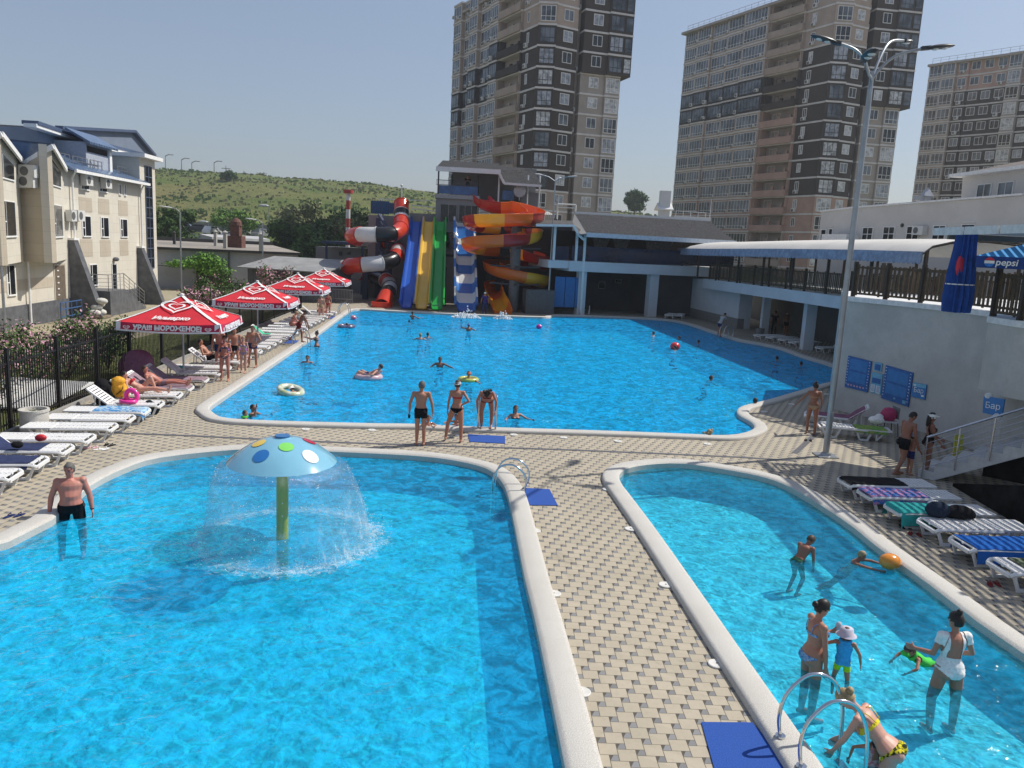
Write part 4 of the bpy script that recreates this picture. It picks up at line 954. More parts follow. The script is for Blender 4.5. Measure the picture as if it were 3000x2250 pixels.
# spiral slide
sp_ = [(1500, 395, 67.5), (1560, 440, 66.3), (1680, 462, 66), (1800, 455, 66), (1930, 500, 65.2), (1975, 540, 63), (1890, 556, 61.2), (1700, 566, 60.4), (1500, 572, 61), (1418, 590, 63), (1490, 622, 65.4), (1700, 640, 66), (1890, 662, 65), (1955, 700, 63), (1870, 728, 61.2), (1690, 742, 60.4), (1500, 757, 61), (1408, 782, 63), (1490, 815, 65), (1700, 838, 66.5), (1900, 872, 66), (2050, 930, 65), (2010, 968, 67), (1830, 965, 68.5), (1660, 950, 68), (1590, 970, 66), (1680, 1015, 64), (1880, 1062, 63.5), (2020, 1100, 65), (1960, 1135, 67), (1780, 1130, 67.5), (1620, 1140, 66), (1615, 1210, 63.8), (1665, 1310, 62), (1690, 1392, 60.8)]
cs_ = [3, 3, 0, 4, 0, 3, 0, 1, 3, 3, 1, 3, 1, 1, 3, 0, 0, 1, 0, 1, 3, 3, 3, 0, 0, 0, 0, 1, 3, 0, 0, 0, 1, 0]
# 0 orange 1 gold 3 dark red 4 bright
spiral = thing('spiral_slide', 'open spiral slide in yellow, orange and red winding around a grey column', 'water slide', dep(*Z3(1690, 1400), 61))
K = path3(sp_, 6); pal_ = [P_oran, P_gold, P_white, P_dred, P_oran]
rad = .72
for si in range(len(sp_)-1):
    part = K[si*6:si*6+7]; mb = MB(); n = 10; M_ = len(part)
    for q, rr_ in enumerate((rad, rad-.06)):
        for i, p in enumerate(part):
            gi = si*6+i; d = (K[min(gi+1, len(K)-1)]-K[max(gi-1, 0)]).normalized(); s_ = d.cross(up); s_.normalize(); u_ = s_.cross(d)
            for k in range(n+1):
                t_ = math.pi*1.0*(k/n)+math.pi; c_ = math.cos(t_); s2 = math.sin(t_)
                hgt_ = 1.0 if s2 > -.35 else 1.0
                mb.v.append(tuple(p+s_*c_*rr_+u_*(s2*rr_*.8+(.0))+up*(.32 if k in (0, n) else (.1 if k in (1, n-1) else 0))))
        o = q*M_*(n+1)
        for i in range(M_-1):
            for k in range(n): f = [o+i*(n+1)+k, o+i*(n+1)+k+1, o+(i+1)*(n+1)+k+1, o+(i+1)*(n+1)+k]; mb.f.append(f if q == 0 else f[::-1]); mb.m.append(0)
    mb.f = [f for f in mb.f]; rim = [Vector(mb.v[i*(n+1)]) for i in range(M_)]; rim2 = [Vector(mb.v[i*(n+1)+n]) for i in range(M_)]
    mb.tube(rim, .05, 5); mb.tube(rim2, .05, 5)
    obj('slide_section', mb, pal_[cs_[si]], spiral, 50)
b_ = dep(*Z3(1775, 1355), 64); b_.z = 0; zt = dep(*Z3(1795, 595), 64).z; mb = MB(); mb.cyl(b_, b_+up*zt, .42, n=16); obj('column', mb, PM('column_grey', (.16, .155, .15), .7), spiral)
for Y in (640, 820, 980, 1130):
    z = dep(*Z3(1780, Y), 64).z; mb = MB()
    for a in (0, 1.9, 3.4, 4.9): mb.bar(Vector((b_.x, b_.y, z)), Vector((b_.x+2.0*math.cos(a), b_.y+2.0*math.sin(a), z+.1)), .14)
    obj('support_arm', mb, dgray, spiral)
# splash foam at the slide feet
m, t, b = mat('white_foam'); nn = noise(t, 9, 4, .7); b.inputs['Base Color'].default_value = (.8, .87, .9, 1); t.links.new(smooth(t, nn, .38, .62).o, b.inputs['Alpha']); foam = m
def splash(px, py, r_, lab, n=260, h=.35):
    c = at(px, py, WZ); mb = MB()
    for i in range(n):
        a = random.random()*6.28; q = random.random()**.6; p = c+Vector((math.cos(a)*r_*q, math.sin(a)*r_*.5*q, abs(random.gauss(0, h))*(1-q))); mb.ell(p, .03+.05*random.random(), 5, None, 3)
    o = obj('splash', mb, PM('splash_white', (.75, .8, .83), .3), None); tag(o, lab, 'splash'); o['kind'] = 'stuff'
splash(*Z3(1370, 1418), 1.1, 'white water splash at the foot of the blue and white slide'); splash(*Z3(1690, 1430), .7, 'white water splash at the foot of the spiral slide', 150)
# grey kiosk panel and blue boards right of the spiral
p0 = dep(*Z3(1885, 1370), 62.5); p0.z = 0; ks = thing('kiosk', 'grey kiosk corner with blue boards right of the spiral slide', 'kiosk', p0); KP = PL(p0, p0+Vector((4.2, .8, 0)))
mb = MB(); KP.box(mb, 0, 2.3, 0, KP.uv(Z3(1900, 1175))[1], -1.6, 0); obj('wall', mb, PM('kiosk_grey', (.11, .11, .11), .8), ks)
for i in range(3): mb = MB(); KP.box(mb, 2.4+i*.85, 3.2+i*.85, .6, 3.0, -.6, -.5); obj('board', mb, PM('board_blue', (.03, .14, .34), .5), ks)
# ================================================================ bar building with shingle roof
skyw = render_mat('white_wall', (.60, .62, .64), .06); sillw = PM('sill_white', (.7, .7, .69), .5)
F0, F1 = at(1253, 681), at(1412, 685); BB = PL(F0-(F1-F0).normalized()*1.0, F1); bb = lambda X, Y, o_=0.0: BB.uv(Z7(X, Y), o_)
root = thing('bar_building', 'two storey bar with grey shingle roof and dark veranda beyond the pool', 'building', BB.pt(3, 0))
uL = bb(195, 640)[0]; u1 = bb(465, 900)[0]; u2 = bb(1050, 900)[0]; uR = bb(1290, 700)[0]+5
z1 = bb(480, 725)[1]; z2 = bb(480, 637)[1]
mb = MB(); BB.box(mb, u1-1.4, uR, z1, z2, -9, .25); BB.box(mb, uL-.3, u1-1.4, z1+.2, z2, -9, .1); obj('floor_slab', mb, skyw, root)
for X0, X1 in ((425, 490), (1040, 1115)):
    a, b_ = bb(X0, 900)[0], bb(X1, 900)[0]; mb = MB(); BB.box(mb, a, b_, 0, z1, -.7, 0); obj('column', mb, skyw, root)
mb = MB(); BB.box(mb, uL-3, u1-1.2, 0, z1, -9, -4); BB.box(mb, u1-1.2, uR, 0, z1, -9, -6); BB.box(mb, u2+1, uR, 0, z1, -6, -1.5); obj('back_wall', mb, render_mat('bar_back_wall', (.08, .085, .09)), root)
for X0, X1, Y0, Y1 in ((600, 655, 810, 875), (740, 800, 790, 825)):
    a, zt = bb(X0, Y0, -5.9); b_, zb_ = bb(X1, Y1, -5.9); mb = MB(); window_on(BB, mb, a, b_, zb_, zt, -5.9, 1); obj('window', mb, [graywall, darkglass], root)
zg = bb(490, 505)[1]; ze_ = bb(495, 400)[1]
mb = MB(); BB.box(mb, u1-1.2, uR, z2+.05, zg, .1, .16); BB.box(mb, uL, u1-1.4, z2+.05, zg-.1, -.1, -.04); obj('balcony_glass', mb, PM('smoked_blue_glass', (.008, .02, .05), .12, var=.4, scale=.6, spec=.7), root)
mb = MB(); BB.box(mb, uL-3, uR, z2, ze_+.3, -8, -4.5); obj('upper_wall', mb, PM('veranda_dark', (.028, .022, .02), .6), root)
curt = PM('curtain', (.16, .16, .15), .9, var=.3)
for X in (625, 800, 1080, 1180):
    a = bb(X, 450, -1.2)[0]; mb = MB(); mb.add([BB.pt(a-.9, ze_+.2, -1.2), BB.pt(a+.9, ze_+.2, -1.2), BB.pt(a+.25, z2+.4, -1.3), BB.pt(a-.25, z2+.4, -1.3), BB.pt(a-.9, ze_+.2, -1.25), BB.pt(a+.9, ze_+.2, -1.25), BB.pt(a+.25, z2+.4, -1.35), BB.pt(a-.25, z2+.4, -1.35)], [(0, 1, 2, 3), (7, 6, 5, 4), (0, 4, 5, 1), (2, 6, 7, 3), (1, 5, 6, 2), (3, 7, 4, 0)]); obj('curtain', mb, curt, root)
for X in (215, 408, 478):
    a = bb(X, 500, .15)[0]; mb = MB(); BB.box(mb, a-.09, a+.09, z2 if X < 470 else 0, bb(X, 330 if X < 400 else 395, .15)[1], .12, .28); obj('post', mb, white_trim, root)
# main roof
eL, eR = bb(497, 395, 1.2), bb(1788, 466, 1.2); rL, rR = bb(392, 222, -6.5), bb(1555, 287, -6.5)
q = [BB.pt(*eL, 1.2), BB.pt(*eR, 1.2), BB.pt(*rR, -6.5), BB.pt(*rL, -6.5)]; mb = MB(); slabq(mb, q, .2); obj('shingle_roof', mb, shingle, root)
mb = MB(); mb.bar(q[0]+Vector((0, -.08, -.1)), q[1]+Vector((0, -.08, -.1)), .12, .34); mb2 = MB(); mb2.bar(q[3]+up*.05, q[2]+up*.05, .2, .25); obj('eaves_board', mb, PM('eaves_bluewhite', (.50, .56, .62), .5), root); obj('ridge_board', mb2, white_trim, root)
gp = [BB.pt(*rL, -6.5), BB.pt(*eL, 1.2), BB.pt(*bb(440, 400, 1.2), 1.2), BB.pt(*bb(378, 285, -4), -4)]; mb = MB(); slabq(mb, gp, .12); obj('gable', mb, PM('gable_grey', (.2, .2, .2), .8), root)
# small tiled canopy to the left
pts = [BB.pt(*bb(60, 318, .8), .8), BB.pt(*bb(385, 322, .8), .8), BB.pt(*bb(430, 405, .8), .8), BB.pt(*bb(490, 388, -1), -1), BB.pt(*bb(375, 285, -3), -3), BB.pt(*bb(60, 275, -3), -3)]
mb = MB(); slabq(mb, [pts[0], pts[1], pts[4], pts[5]], .12); slabq(mb, [pts[1], pts[2], pts[3], pts[4]], .12); obj('tiled_canopy', mb, tile_mat('dark_tile', (.05, .05, .052), (.09, .085, .08), .7, 0), root)
mb = MB(); mb.bar(pts[0]-up*.05, pts[1]-up*.05, .12, .18); mb.bar(pts[1]-up*.05, pts[2]-up*.05, .12, .18); mb.bar(pts[2]-up*.05, BB.pt(*bb(480, 447, .8), .8)-up*.05, .12, .18); obj('canopy_trim', mb, white_trim, root)
# roof terrace clutter: frames, small hut, water tank, chimney house
p = dep(*Z7(1160, 255), 90); hp = thing('roof_chimney', 'white chimney block with a small pitched metal cap on the roof ridge', 'chimney', p); mb = MB(); mb.box(p+up*1.2, (1.15, 1, 3.4)); obj('block', mb, skyw, hp); zt = dep(*Z7(1160, 187), 90).z; mb = MB(); slabq(mb, [p+Vector((-.95, -.8, zt-p.z)), p+Vector((.95, -.8, zt-p.z)), p+Vector((.8, .1, zt-p.z+.7)), p+Vector((-.8, .1, zt-p.z+.7))]); slabq(mb, [p+Vector((-.95, 1, zt-p.z)), p+Vector((.95, 1, zt-p.z)), p+Vector((.8, .1, zt-p.z+.7)), p+Vector((-.8, .1, zt-p.z+.7))]); obj('cap', mb, white_trim, hp)
p = dep(*Z7(1410, 272), 80); tk = thing('roof_frame', 'white railing and duct on the roof beside the wide tower', 'frame', p); mb = MB(); mb.box(p+up*.1, (3.6, .6, .3)); mb.bar(p+Vector((-1.7, 0, .75)), p+Vector((1.4, 0, .7)), .06)
for i in range(5): mb.bar(p+Vector((-1.7+.75*i, 0, .2)), p+Vector((-1.7+.75*i, 0, .72)), .05)
mb.bar(p+Vector((1.75, 0, -.3)), p+Vector((1.75, 0, 2.1)), .06); obj('rail', mb, white_trim, tk)
for X, Y, Yt in ((90, 265, -20), (238, 270, 140), (398, 225, 140)):
    pass
p = dep(*Z7(240, 270), 82); fr = thing('roof_goal_frame', 'thin white pipe frame on the roof between slide tower and bar', 'frame', p); zt = dep(*Z7(240, 140), 82).z; pr = dep(*Z7(398, 225), 82); mb = MB()
mb.cyl(p, Vector((p.x, p.y, zt)), .09, n=6); mb.cyl(Vector((pr.x, pr.y, p.z)), Vector((pr.x, pr.y, zt)), .09, n=6); mb.cyl(Vector((p.x, p.y, zt)), Vector((pr.x, pr.y, zt)), .09, n=6); mb.cyl(Vector((p.x, p.y, p.z+1.2)), Vector((pr.x, pr.y, p.z+1.2)), .06, n=6); obj('frame', mb, white_trim, fr)
p = dep(*Z7(155, 262), 80); ch = thing('roof_gazebo', 'small white gazebo tent on the roof behind the lamp post', 'gazebo', p); mb = MB(); zt = dep(*Z7(155, 205), 80).z-p.z; mb.lathe(p, [(1.1, zt*.45), (.05, zt)], 4, R(45), R(405)); obj('tent_roof', mb, PM('tent_cloth', (.45, .43, .40), .9), ch); mb = MB()
for a, b_ in ((-.72, -.72), (.72, -.72), (.72, .72), (-.72, .72)): mb.bar(p+Vector((a, b_, 0)), p+Vector((a, b_, zt*.5)), .06)
for i in range(8): mb.bar(p+Vector((-.7+.2*i, -.72, 0)), p+Vector((-.7+.2*i, -.72, .45)), .04)
obj('frame', mb, white_trim, ch)

# ================================================================ veranda wing along the right side of the pool
V0, V1 = Vector((15.0, 64.5, 0)), Vector((17.2, 34.0, 0)); VV = PL(V0, V1)    # slab edge, seen from the pool
VV = PL(V0, V1); vr = thing('veranda_wing', 'white veranda wing with brown fence rail along the right side of the pool', 'building', V0)
def edgez(px): return VV.uv(px)[1]
zt0, zb0_ = edgez(Z7(1265, 748)), edgez(Z7(1262, 820)); zt1, zb1 = edgez(Z8(760, 600)), edgez(Z8(745, 697))
L = VV.L; ext = 5
def sl(mb, u0, u1, ofs0, ofs1, dzt=0, dzb=0):
    f = lambda u: (zt0+(zt1-zt0)*u/L, zb0_+(zb1-zb0_)*u/L)
    (ta, ba), (tb, bb_) = f(u0), f(u1)
    mb.hexa([VV.pt(u0, ba+dzb, ofs1), VV.pt(u1, bb_+dzb, ofs1), VV.pt(u1, bb_+dzb, ofs0), VV.pt(u0, ba+dzb, ofs0), VV.pt(u0, ta+dzt, ofs1), VV.pt(u1, tb+dzt, ofs1), VV.pt(u1, tb+dzt, ofs0), VV.pt(u0, ta+dzt, ofs0)])
mb = MB(); sl(mb, 0, L+ext, -9, 0); obj('floor_slab', mb, skyw, vr)
# walls below
wp = [at(*Z7(1340, 1100)), at(*Z7(1795, 1218))]; w2 = PL(wp[0], wp[1]); mb = MB(); w2.box(mb, -1.5, w2.L, 0, 3.3, -1.0, 0); obj('wall', mb, skyw, vr); mb = MB(); w2.box(mb, -1.5, w2.L+.02, 0, .75, -.5, .02); obj('plinth', mb, PM('plinth_grey', (.22, .22, .21), .8), vr)
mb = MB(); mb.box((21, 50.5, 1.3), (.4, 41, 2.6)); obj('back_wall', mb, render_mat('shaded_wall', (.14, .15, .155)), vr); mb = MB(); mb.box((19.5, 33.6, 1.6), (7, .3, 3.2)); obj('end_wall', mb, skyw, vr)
for X, Y, w_ in ((100, 905, .5), (445, 1035, .6)):
    c = at(*Z8(X, Y)); zc_ = VV.uv(Z8(X+20, 610 if X < 200 else 662))[1]; mb = MB(); mb.box((c.x, c.y, 1.6), (w_, w_, 3.2)); obj('column', mb, skyw, vr)
c = at(*Z8(430, 1030))
# brown fence (boards and posts) standing on a slab or wall edge
brown = PM('brown_fence', (.085, .058, .032), .75, var=.3, scale=8); dbrown = PM('dark_brown_post', (.05, .038, .028), .7)
def board_fence(name, lab, pts, h=1.25, boards=.16, solid=(), wide=.1):
    """pts: 3D points along the base"""
    f = thing(name, lab, 'fence', pts[0]); tot = 0; posts = []
    for i in range(len(pts)-1):
        p, q = Vector(pts[i]), Vector(pts[i+1]); d = q-p; L_ = d.length; n = max(1, int(L_/boards)); mb = MB()
        for r_ in (.12, h-.12): mb.bar(p+up*r_, q+up*r_, .05, .07)
        for k in range(n):
            c = p.lerp(q, (k+.5)/n); wdt = wide if (k % 4) else .17
            mb.box(c+up*(h*.52), (wdt*.75, .03, h*(.86 if k % 5 else .95)), rz=math.atan2(d.y, d.x))
        obj('boards', mb, brown, f); m_ = max(1, round(L_/2.4))
        for k in range(m_+1 if i == len(pts)-2 else m_): posts.append(p.lerp(q, k/m_))
    for p in posts: mb = MB(); mb.box(p+up*(h*.52), (.12, .12, h*1.1)); obj('post', mb, dbrown, f)
    return f
vz = lambda u: zt0+(zt1-zt0)*u/L
board_fence('veranda_fence', 'brown board fence along the edge of the white veranda slab', [VV.pt(u, vz(u)+.02, -.15) for u in (1, 8, 16, 24, L+3)], 1.2, .2)
board_fence('rear_fence', 'brown picket fence at the back of the veranda under the awning', [VV.pt(u, vz(u)+.02, -8.5) for u in (10, 18, 26, L+4)], 1.2, .22)
# awning: curved canvas roof with a blue scalloped valance
aw = thing('awning', 'long curved canvas awning with grey blue scalloped edge over the veranda', 'awning', VV.pt(10, vz(10), -3))
canv = PM('awning_canvas', (.58, .56, .52), .85, var=.06, scale=.5); val = PM('valance_blue', (.25, .29, .38), .85, var=.25, scale=3)
AF = PL(Vector((13.6, 63.5, 0)), Vector((17.0, 31.5, 0)))   # front edge of the awning
def az(px, o_=0): return AF.uv(px, o_)
fe = [az(Z7(1280, 525)), az(Z7(1550, 530)), az(Z8(150, 220)), az(Z8(600, 225)), az(Z8(900, 230)), az(Z8(1400, 245))]
N_ = 40; mb = MB(); mv = MB(); u0a, u1a = fe[0][0], fe[-1][0]
def ez(u):
    for (a, za), (b_, zb_) in zip(fe, fe[1:]):
        if u <= b_: return za+(zb_-za)*(u-a)/(b_-a)
    return fe[-1][1]
secs = [(0, 0), (-.35, .28), (-1.2, .5), (-2.6, .66), (-4.2, .7), (-6, .6), (-7.6, .3), (-8.2, 0)]
for q in range(2):
    for i in range(N_+1):
        u = u0a+(u1a-u0a)*i/N_; e_ = min(1, i/4+.1) if i < 4 else 1
        for o_, dz in secs: mb.v.append(tuple(AF.pt(u, ez(u)+dz*e_-.04*q, o_)))
n = len(secs)
for q in range(2):
    o = q*(N_+1)*n
    for i in range(N_):
        for k in range(n-1): f = [o+i*n+k, o+(i+1)*n+k, o+(i+1)*n+k+1, o+i*n+k+1]; mb.f.append(f if not q else f[::-1]); mb.m.append(0)
obj('canvas', mb, canv, aw, 60)
K_ = 520
for q in range(2):
    for i in range(K_+1):
        u = u0a+(u1a-u0a)*i/K_; s_ = abs(math.sin(i/K_*math.pi*95)); drop = .42+.09*s_
        mv.v += [tuple(AF.pt(u, ez(u)+.02, .01+.03*q)), tuple(AF.pt(u, ez(u)-drop, .05+.03*q))]
for q in range(2):
    o = q*(K_+1)*2
    for i in range(K_): f = [o+2*i, o+2*i+1, o+2*i+3, o+2*i+2]; mv.f.append(f if q else f[::-1]); mv.m.append(0)
obj('valance', mv, val, aw)
for i in range(9):
    u = u0a+.4+(u1a-u0a-.8)*i/8
    for o_ in (-.4, -7.9): mb = MB(); zf_ = vz(min(L, max(0, u-1)))+.05; mb.bar(AF.pt(u, zf_, o_), AF.pt(u, ez(u)-.02+(.25 if o_ < -1 else .2), o_), .13); obj('post', mb, dbrown, aw)
mb = MB()
for i in range(3):
    u = u1a-.05-i*1.1; pr = None
    pp = [AF.pt(u, ez(min(u, u1a))+dz-.08, o_) for o_, dz in secs]; mb.tube(pp, .035, 5)
for o_, dz in secs[1:-1]: mb.tube([AF.pt(u1a-2.5, ez(u1a)+dz-.09, o_), AF.pt(u1a+.0, ez(u1a)+dz-.09, o_)], .03, 5)
obj('frame', mb, dbrown, aw)
# ================================================================ curved terrace wall
TZ = 4.1
tw = thing('terrace_block', 'curved pale terrace wall with blue notice boards on the right', 'building', (13, 26, 0))
arc = [Vector((11.75, 28.3, 0)), Vector((12.4, 27.2, 0)), Vector((13.0, 26.0, 0)), Vector((13.5, 24.6, 0)), Vector((13.75, 23.2, 0)), Vector((13.8, 22.0, 0))]
arc = catmull(arc, 3, False)
poly = [(p.x, p.y) for p in arc]+[(22, 22), (22, 33.5), (13.6, 33.5)]
cw_m = render_mat('terrace_wall', (.50, .485, .455), .13)
mb = MB(); mb.prism(poly[::-1], -.1, TZ-.16); obj('wall', mb, cw_m, tw, 30); mb = MB(); mb.prism([(p[0]-.06, p[1]-.06) if i < len(arc) else p for i, p in enumerate(poly)][::-1], TZ-.16, TZ); obj('coping', mb, sillw, tw)
t2 = thing('stair_landing_block', 'tall pale wall block beside the stairs at the right edge', 'building', (12.4, 19, 0))
b2 = [Vector((12.25, 20.6, 0)), Vector((12.2, 19.4, 0)), Vector((12.9, 18.0, 0)), Vector((14.2, 17.0, 0)), Vector((16.5, 16.2, 0)), Vector((22, 16, 0)), Vector((22, 21.6, 0)), Vector((13.2, 21.6, 0))]
mb = MB(); mb.prism([(p.x, p.y) for p in b2][::-1], 2.2, TZ-.16); mb.prism([(13.0, 20.6), (13.1, 19.6), (14.0, 18.6), (22, 18.0), (22, 21.6), (13.4, 21.6)][::-1], -.1, 2.25); obj('wall', mb, cw_m, t2); mb = MB(); mb.prism([(p.x-(.05 if p.x < 17 else 0), p.y) for p in b2][::-1], TZ-.16, TZ); obj('coping', mb, sillw, t2)
lp = thing('low_parapet', 'low white parapet between the two terrace walls', 'wall', (13.6, 21.5, 0)); mb = MB(); mb.prism([(13.7, 21.2), (22, 21.2), (22, 22.3), (13.7, 22.3)], 2.6, 3.55); obj('parapet', mb, sillw, lp)
board_fence('terrace_fence', 'brown board fence on top of the curved terrace wall', [Vector((p.x+.2, p.y+.1, TZ)) for p in arc[::3]], 1.15, .16)
board_fence('landing_fence', 'brown board fence on the wall block at the right edge', [Vector((p.x+.15, p.y+.1, TZ)) for p in (b2[0], b2[1], b2[2], b2[3], b2[4])], 1.15, .16)
board_fence('rear_terrace_fence', 'brown picket fence behind the closed blue umbrella on the terrace', [Vector((15.0, 33, TZ)), Vector((19.5, 30, TZ)), Vector((22, 24, TZ))], 1.15, .18)
# notice boards
def panel(name, lab, pts3, m_, cat='sign'):
    """flat board given by 4 corner pixels on the curved wall"""
    t_ = thing(name, lab, cat, pts3[0]); return t_
arcx = [Vector((p.x, p.y, 0)) for p in arc]
def onarc(px):
    d = ray(*px)
    for i in range(len(arcx)-1):
        pl = PL(arcx[i+1], arcx[i]) if False else PL(arcx[i], arcx[i+1]); n_ = pl.n
        dn = d.dot(n_)
        k = (pl.A-EYE).dot(n_)/dn; p = EYE+d*k; u = (p-pl.A).dot(pl.t)
        if -.02 <= u <= pl.L+.02 or i == len(arcx)-2: return p, n_
def sign(lab, pxs, base, details=(), cat='notice board', bc='board_blue'):
    c = [onarc(p) for p in pxs]; nrm = sum((n for p, n in c), Vector()).normalized(); nrm = nrm if nrm.dot(EYE-c[0][0]) > 0 else -nrm
    P_ = [p+nrm*.05 for p, n in c]; t_ = thing('notice_board', lab, cat, P_[0], 'blue boards on the terrace wall'); mb = MB(); Q_ = [p-nrm*.04 for p in P_]
    mb.hexa([P_[3], P_[2], Q_[2], Q_[3], P_[0], P_[1], Q_[1], Q_[0]]); bo = obj('board', mb, base, t_)
    bil = lambda u, v, o_=.008: (P_[0]*(1-u)+P_[1]*u)*(1-v)+(P_[3]*(1-u)+P_[2]*u)*v+nrm*o_
    for nm, m_, rects in details:
        mb = MB()
        for u0, v0, u1, v1 in rects: mb.hexa([bil(u0, v1, .008), bil(u1, v1, .008), bil(u1, v1, .002), bil(u0, v1, .002), bil(u0, v0, .008), bil(u1, v0, .008), bil(u1, v0, .002), bil(u0, v0, .002)])
        obj(nm, mb, m_, t_)
    return t_, bil, nrm, P_
sb1, sb2, slt, swh, spk = PM('sign_blue', (.03, .12, .36), .4), PM('sign_mid_blue', (.04, .19, .47), .4), PM('sign_light_blue', (.16, .42, .60), .4), PM('sign_white', (.75, .77, .78), .5), PM('sign_pink', (.6, .35, .42), .5)
rnd = random.Random(3)
bub = [(x, y, x+.035, y+.02) for x, y in [(.03, .05+.09*i) for i in range(10)]+[(.92, .05+.09*i) for i in range(10)]]
sign('large blue notice board with a row of pink rings along its bottom edge', [Z8(795, 1083), Z8(985, 1130), Z8(950, 1382), Z8(765, 1335)], sb1, [('text_panel', sb2, [(.12, .06, .86, .40), (.12, .46, .86, .78)]), ('bubble', swh, bub), ('ring_row', spk, [(.12+.13*i, .87, .19+.13*i, .92) for i in range(6)])])
sign('small blue picture sign above the white rule sheets', [Z8(1010, 1133), Z8(1072, 1148), Z8(1062, 1215), Z8(1000, 1200)], slt, [('picture', sb1, [(.15, .2, .85, .9)])])
sign('narrow pale notice with white rule sheets between the two large blue boards', [Z8(990, 1215), Z8(1075, 1235), Z8(1055, 1400), Z8(968, 1380)], slt, [('picture', sb1, [(.1, .25, .9, .5)]), ('rule_sheet', swh, [(.05, .58, .42, .95), (.55, .6, .92, .97)]), ('text_line', sb1, [(.1, .62+.05*i, .38, .64+.05*i) for i in range(6)]+[(.6, .64+.05*i, .88, .66+.05*i) for i in range(6)])])
sign('large blue notice board with dark border, right one of the two big boards', [Z8(1100, 1160), ZB(1183, 117), ZB(1143, 393), ZB(922, 320)], sb1, [('text_panel', sb2, [(.12, .08, .88, .42), (.12, .48, .88, .80)]), ('bubble', swh, bub), ('mark', slt, [(.45, .86, .52, .91), (.78, .85, .9, .95)])])
def text(s, size, M4, m_, name, parent, extr=.002, shear=0.0, offs=0.0, spacing=1.0, scale=(1, 1)):
    cu = bpy.data.curves.new('t', 'FONT'); cu.body = s; cu.size = size; cu.align_x = 'CENTER'; cu.align_y = 'CENTER'; cu.extrude = extr; cu.shear = shear; cu.offset = offs; cu.space_character = spacing; cu.resolution_u = 3
    to = bpy.data.objects.new('t', cu); COL.objects.link(to); bpy.context.view_layer.update()
    me = bpy.data.meshes.new_from_object(to.evaluated_get(bpy.context.evaluated_depsgraph_get())); bpy.data.objects.remove(to); bpy.data.curves.remove(cu)
    me.transform(M4 @ Matrix.Diagonal((scale[0], scale[1], 1, 1))); me.materials.clear(); me.materials.append(m_); me.name = name
    return obj(name, me, None, parent)
def frame4(o, x, y): x = x.normalized(); z = x.cross(y).normalized(); y = z.cross(x); return Matrix.Translation(o) @ Matrix((x, y, z)).transposed().to_4x4()
for lab, pxs in (('small blue bar sign with white lettering right of the big notice boards', [ZB(1185, 195), ZB(1293, 213), ZB(1278, 335), ZB(1170, 310)]),):
    t_, bil, nrm, P_ = sign(lab, pxs, sb2, [('wave', slt, [(0, .0, 1, .25)]), ('shell', swh, [(.08, .08, .25, .2), (.72, .72, .92, .85)])], 'sign')
    x = P_[1]-P_[0]; y = P_[0]-P_[3]; text('Бар', (x.length)*.42, frame4(bil(.5, .48, .012), x, y), swh, 'lettering', t_)
# bar sign two on the landing block
LBk = PL(b2[1], b2[2]); 
c = [LBk.pt(*LBk.uv(p, .03), .03) for p in (ZB(1748, 305), ZB(1915, 330), ZB(1892, 475), ZB(1737, 440))]
t_ = thing('notice_board', 'blue bar sign behind the steel stair railing at the right edge', 'sign', c[0], 'blue boards on the terrace wall'); nrm = LBk.n; mb = MB(); mb.hexa([c[3], c[2], c[2]-nrm*.05, c[3]-nrm*.05, c[0], c[1], c[1]-nrm*.05, c[0]-nrm*.05]); obj('board', mb, sb2, t_)
mid = (c[0]+c[1]+c[2]+c[3])/4; x = c[1]-c[0]; text('Бар', x.length*.42, frame4(mid+nrm*.01, x, c[0]-c[3]), swh, 'lettering', t_); mb = MB(); mb.ell(mid+nrm*.01+x*.28-up*.25, (.12, .03, .1)); mb.ell(mid+nrm*.01-x*.28+up*.25, (.1, .03, .08)); obj('shell', mb, swh, t_)
# ================================================================ stairs with steel railing
s0 = at(*Z8(1270*0+0, 0)) if False else at(1982, 1030); sdv = Vector((.27, -.22, 0)).normalized(); run, rise, NS = .35, .195, 17; sw = Vector((-sdv.y, sdv.x, 0))  # towards the wall
st = thing('terrace_stairs', 'pale concrete stairs rising to the right with sawtooth side and steel railing', 'stairs', s0)
mb = MB(); wd = 1.5
for i in range(NS):
    a = s0+sdv*run*i; z_ = rise*(i+1); vs = [a, a+sdv*run*1.0, a+sdv*run+sw*wd, a+sw*wd]; zb_ = max(-.05, z_-.36-.0*i) if i > 1 else -.05
    q = [Vector((v.x, v.y, 0)) for v in vs]
    lo = [max(-.05, rise*i-.22), max(-.05, rise*(i+1)-.22)]
    mb.hexa([q[0]+up*lo[0], q[1]+up*lo[1], q[2]+up*lo[1], q[3]+up*lo[0]]+[v+up*z_ for v in q])
obj('steps', mb, PM('stair_concrete', (.55, .55, .54), .8, var=.1), st)
mb = MB(); h = .95
for i in range(0, NS+1, 2):
    a = s0+sdv*run*(i+.3)-sw*.06; z_ = rise*(i+.6); mb.cyl(a+up*(z_-.15), a+up*(z_+h), .022, n=8)
sp = [s0+sdv*run*.3-sw*.06+up*.1, s0+sdv*run*.3-sw*.06+up*(rise*.6+h)]; e_ = s0+sdv*run*(NS+.3)-sw*.06+up*(rise*(NS+.6)+h)
mb.cyl(sp[1], e_, .03, n=8)
for j in range(1, 6): mb.cyl(sp[1]-up*.16*j, e_-up*.16*j, .009, n=5)
obj('railing', mb, PM('stainless', (.55, .56, .58), .22, .9, var=.05), st)
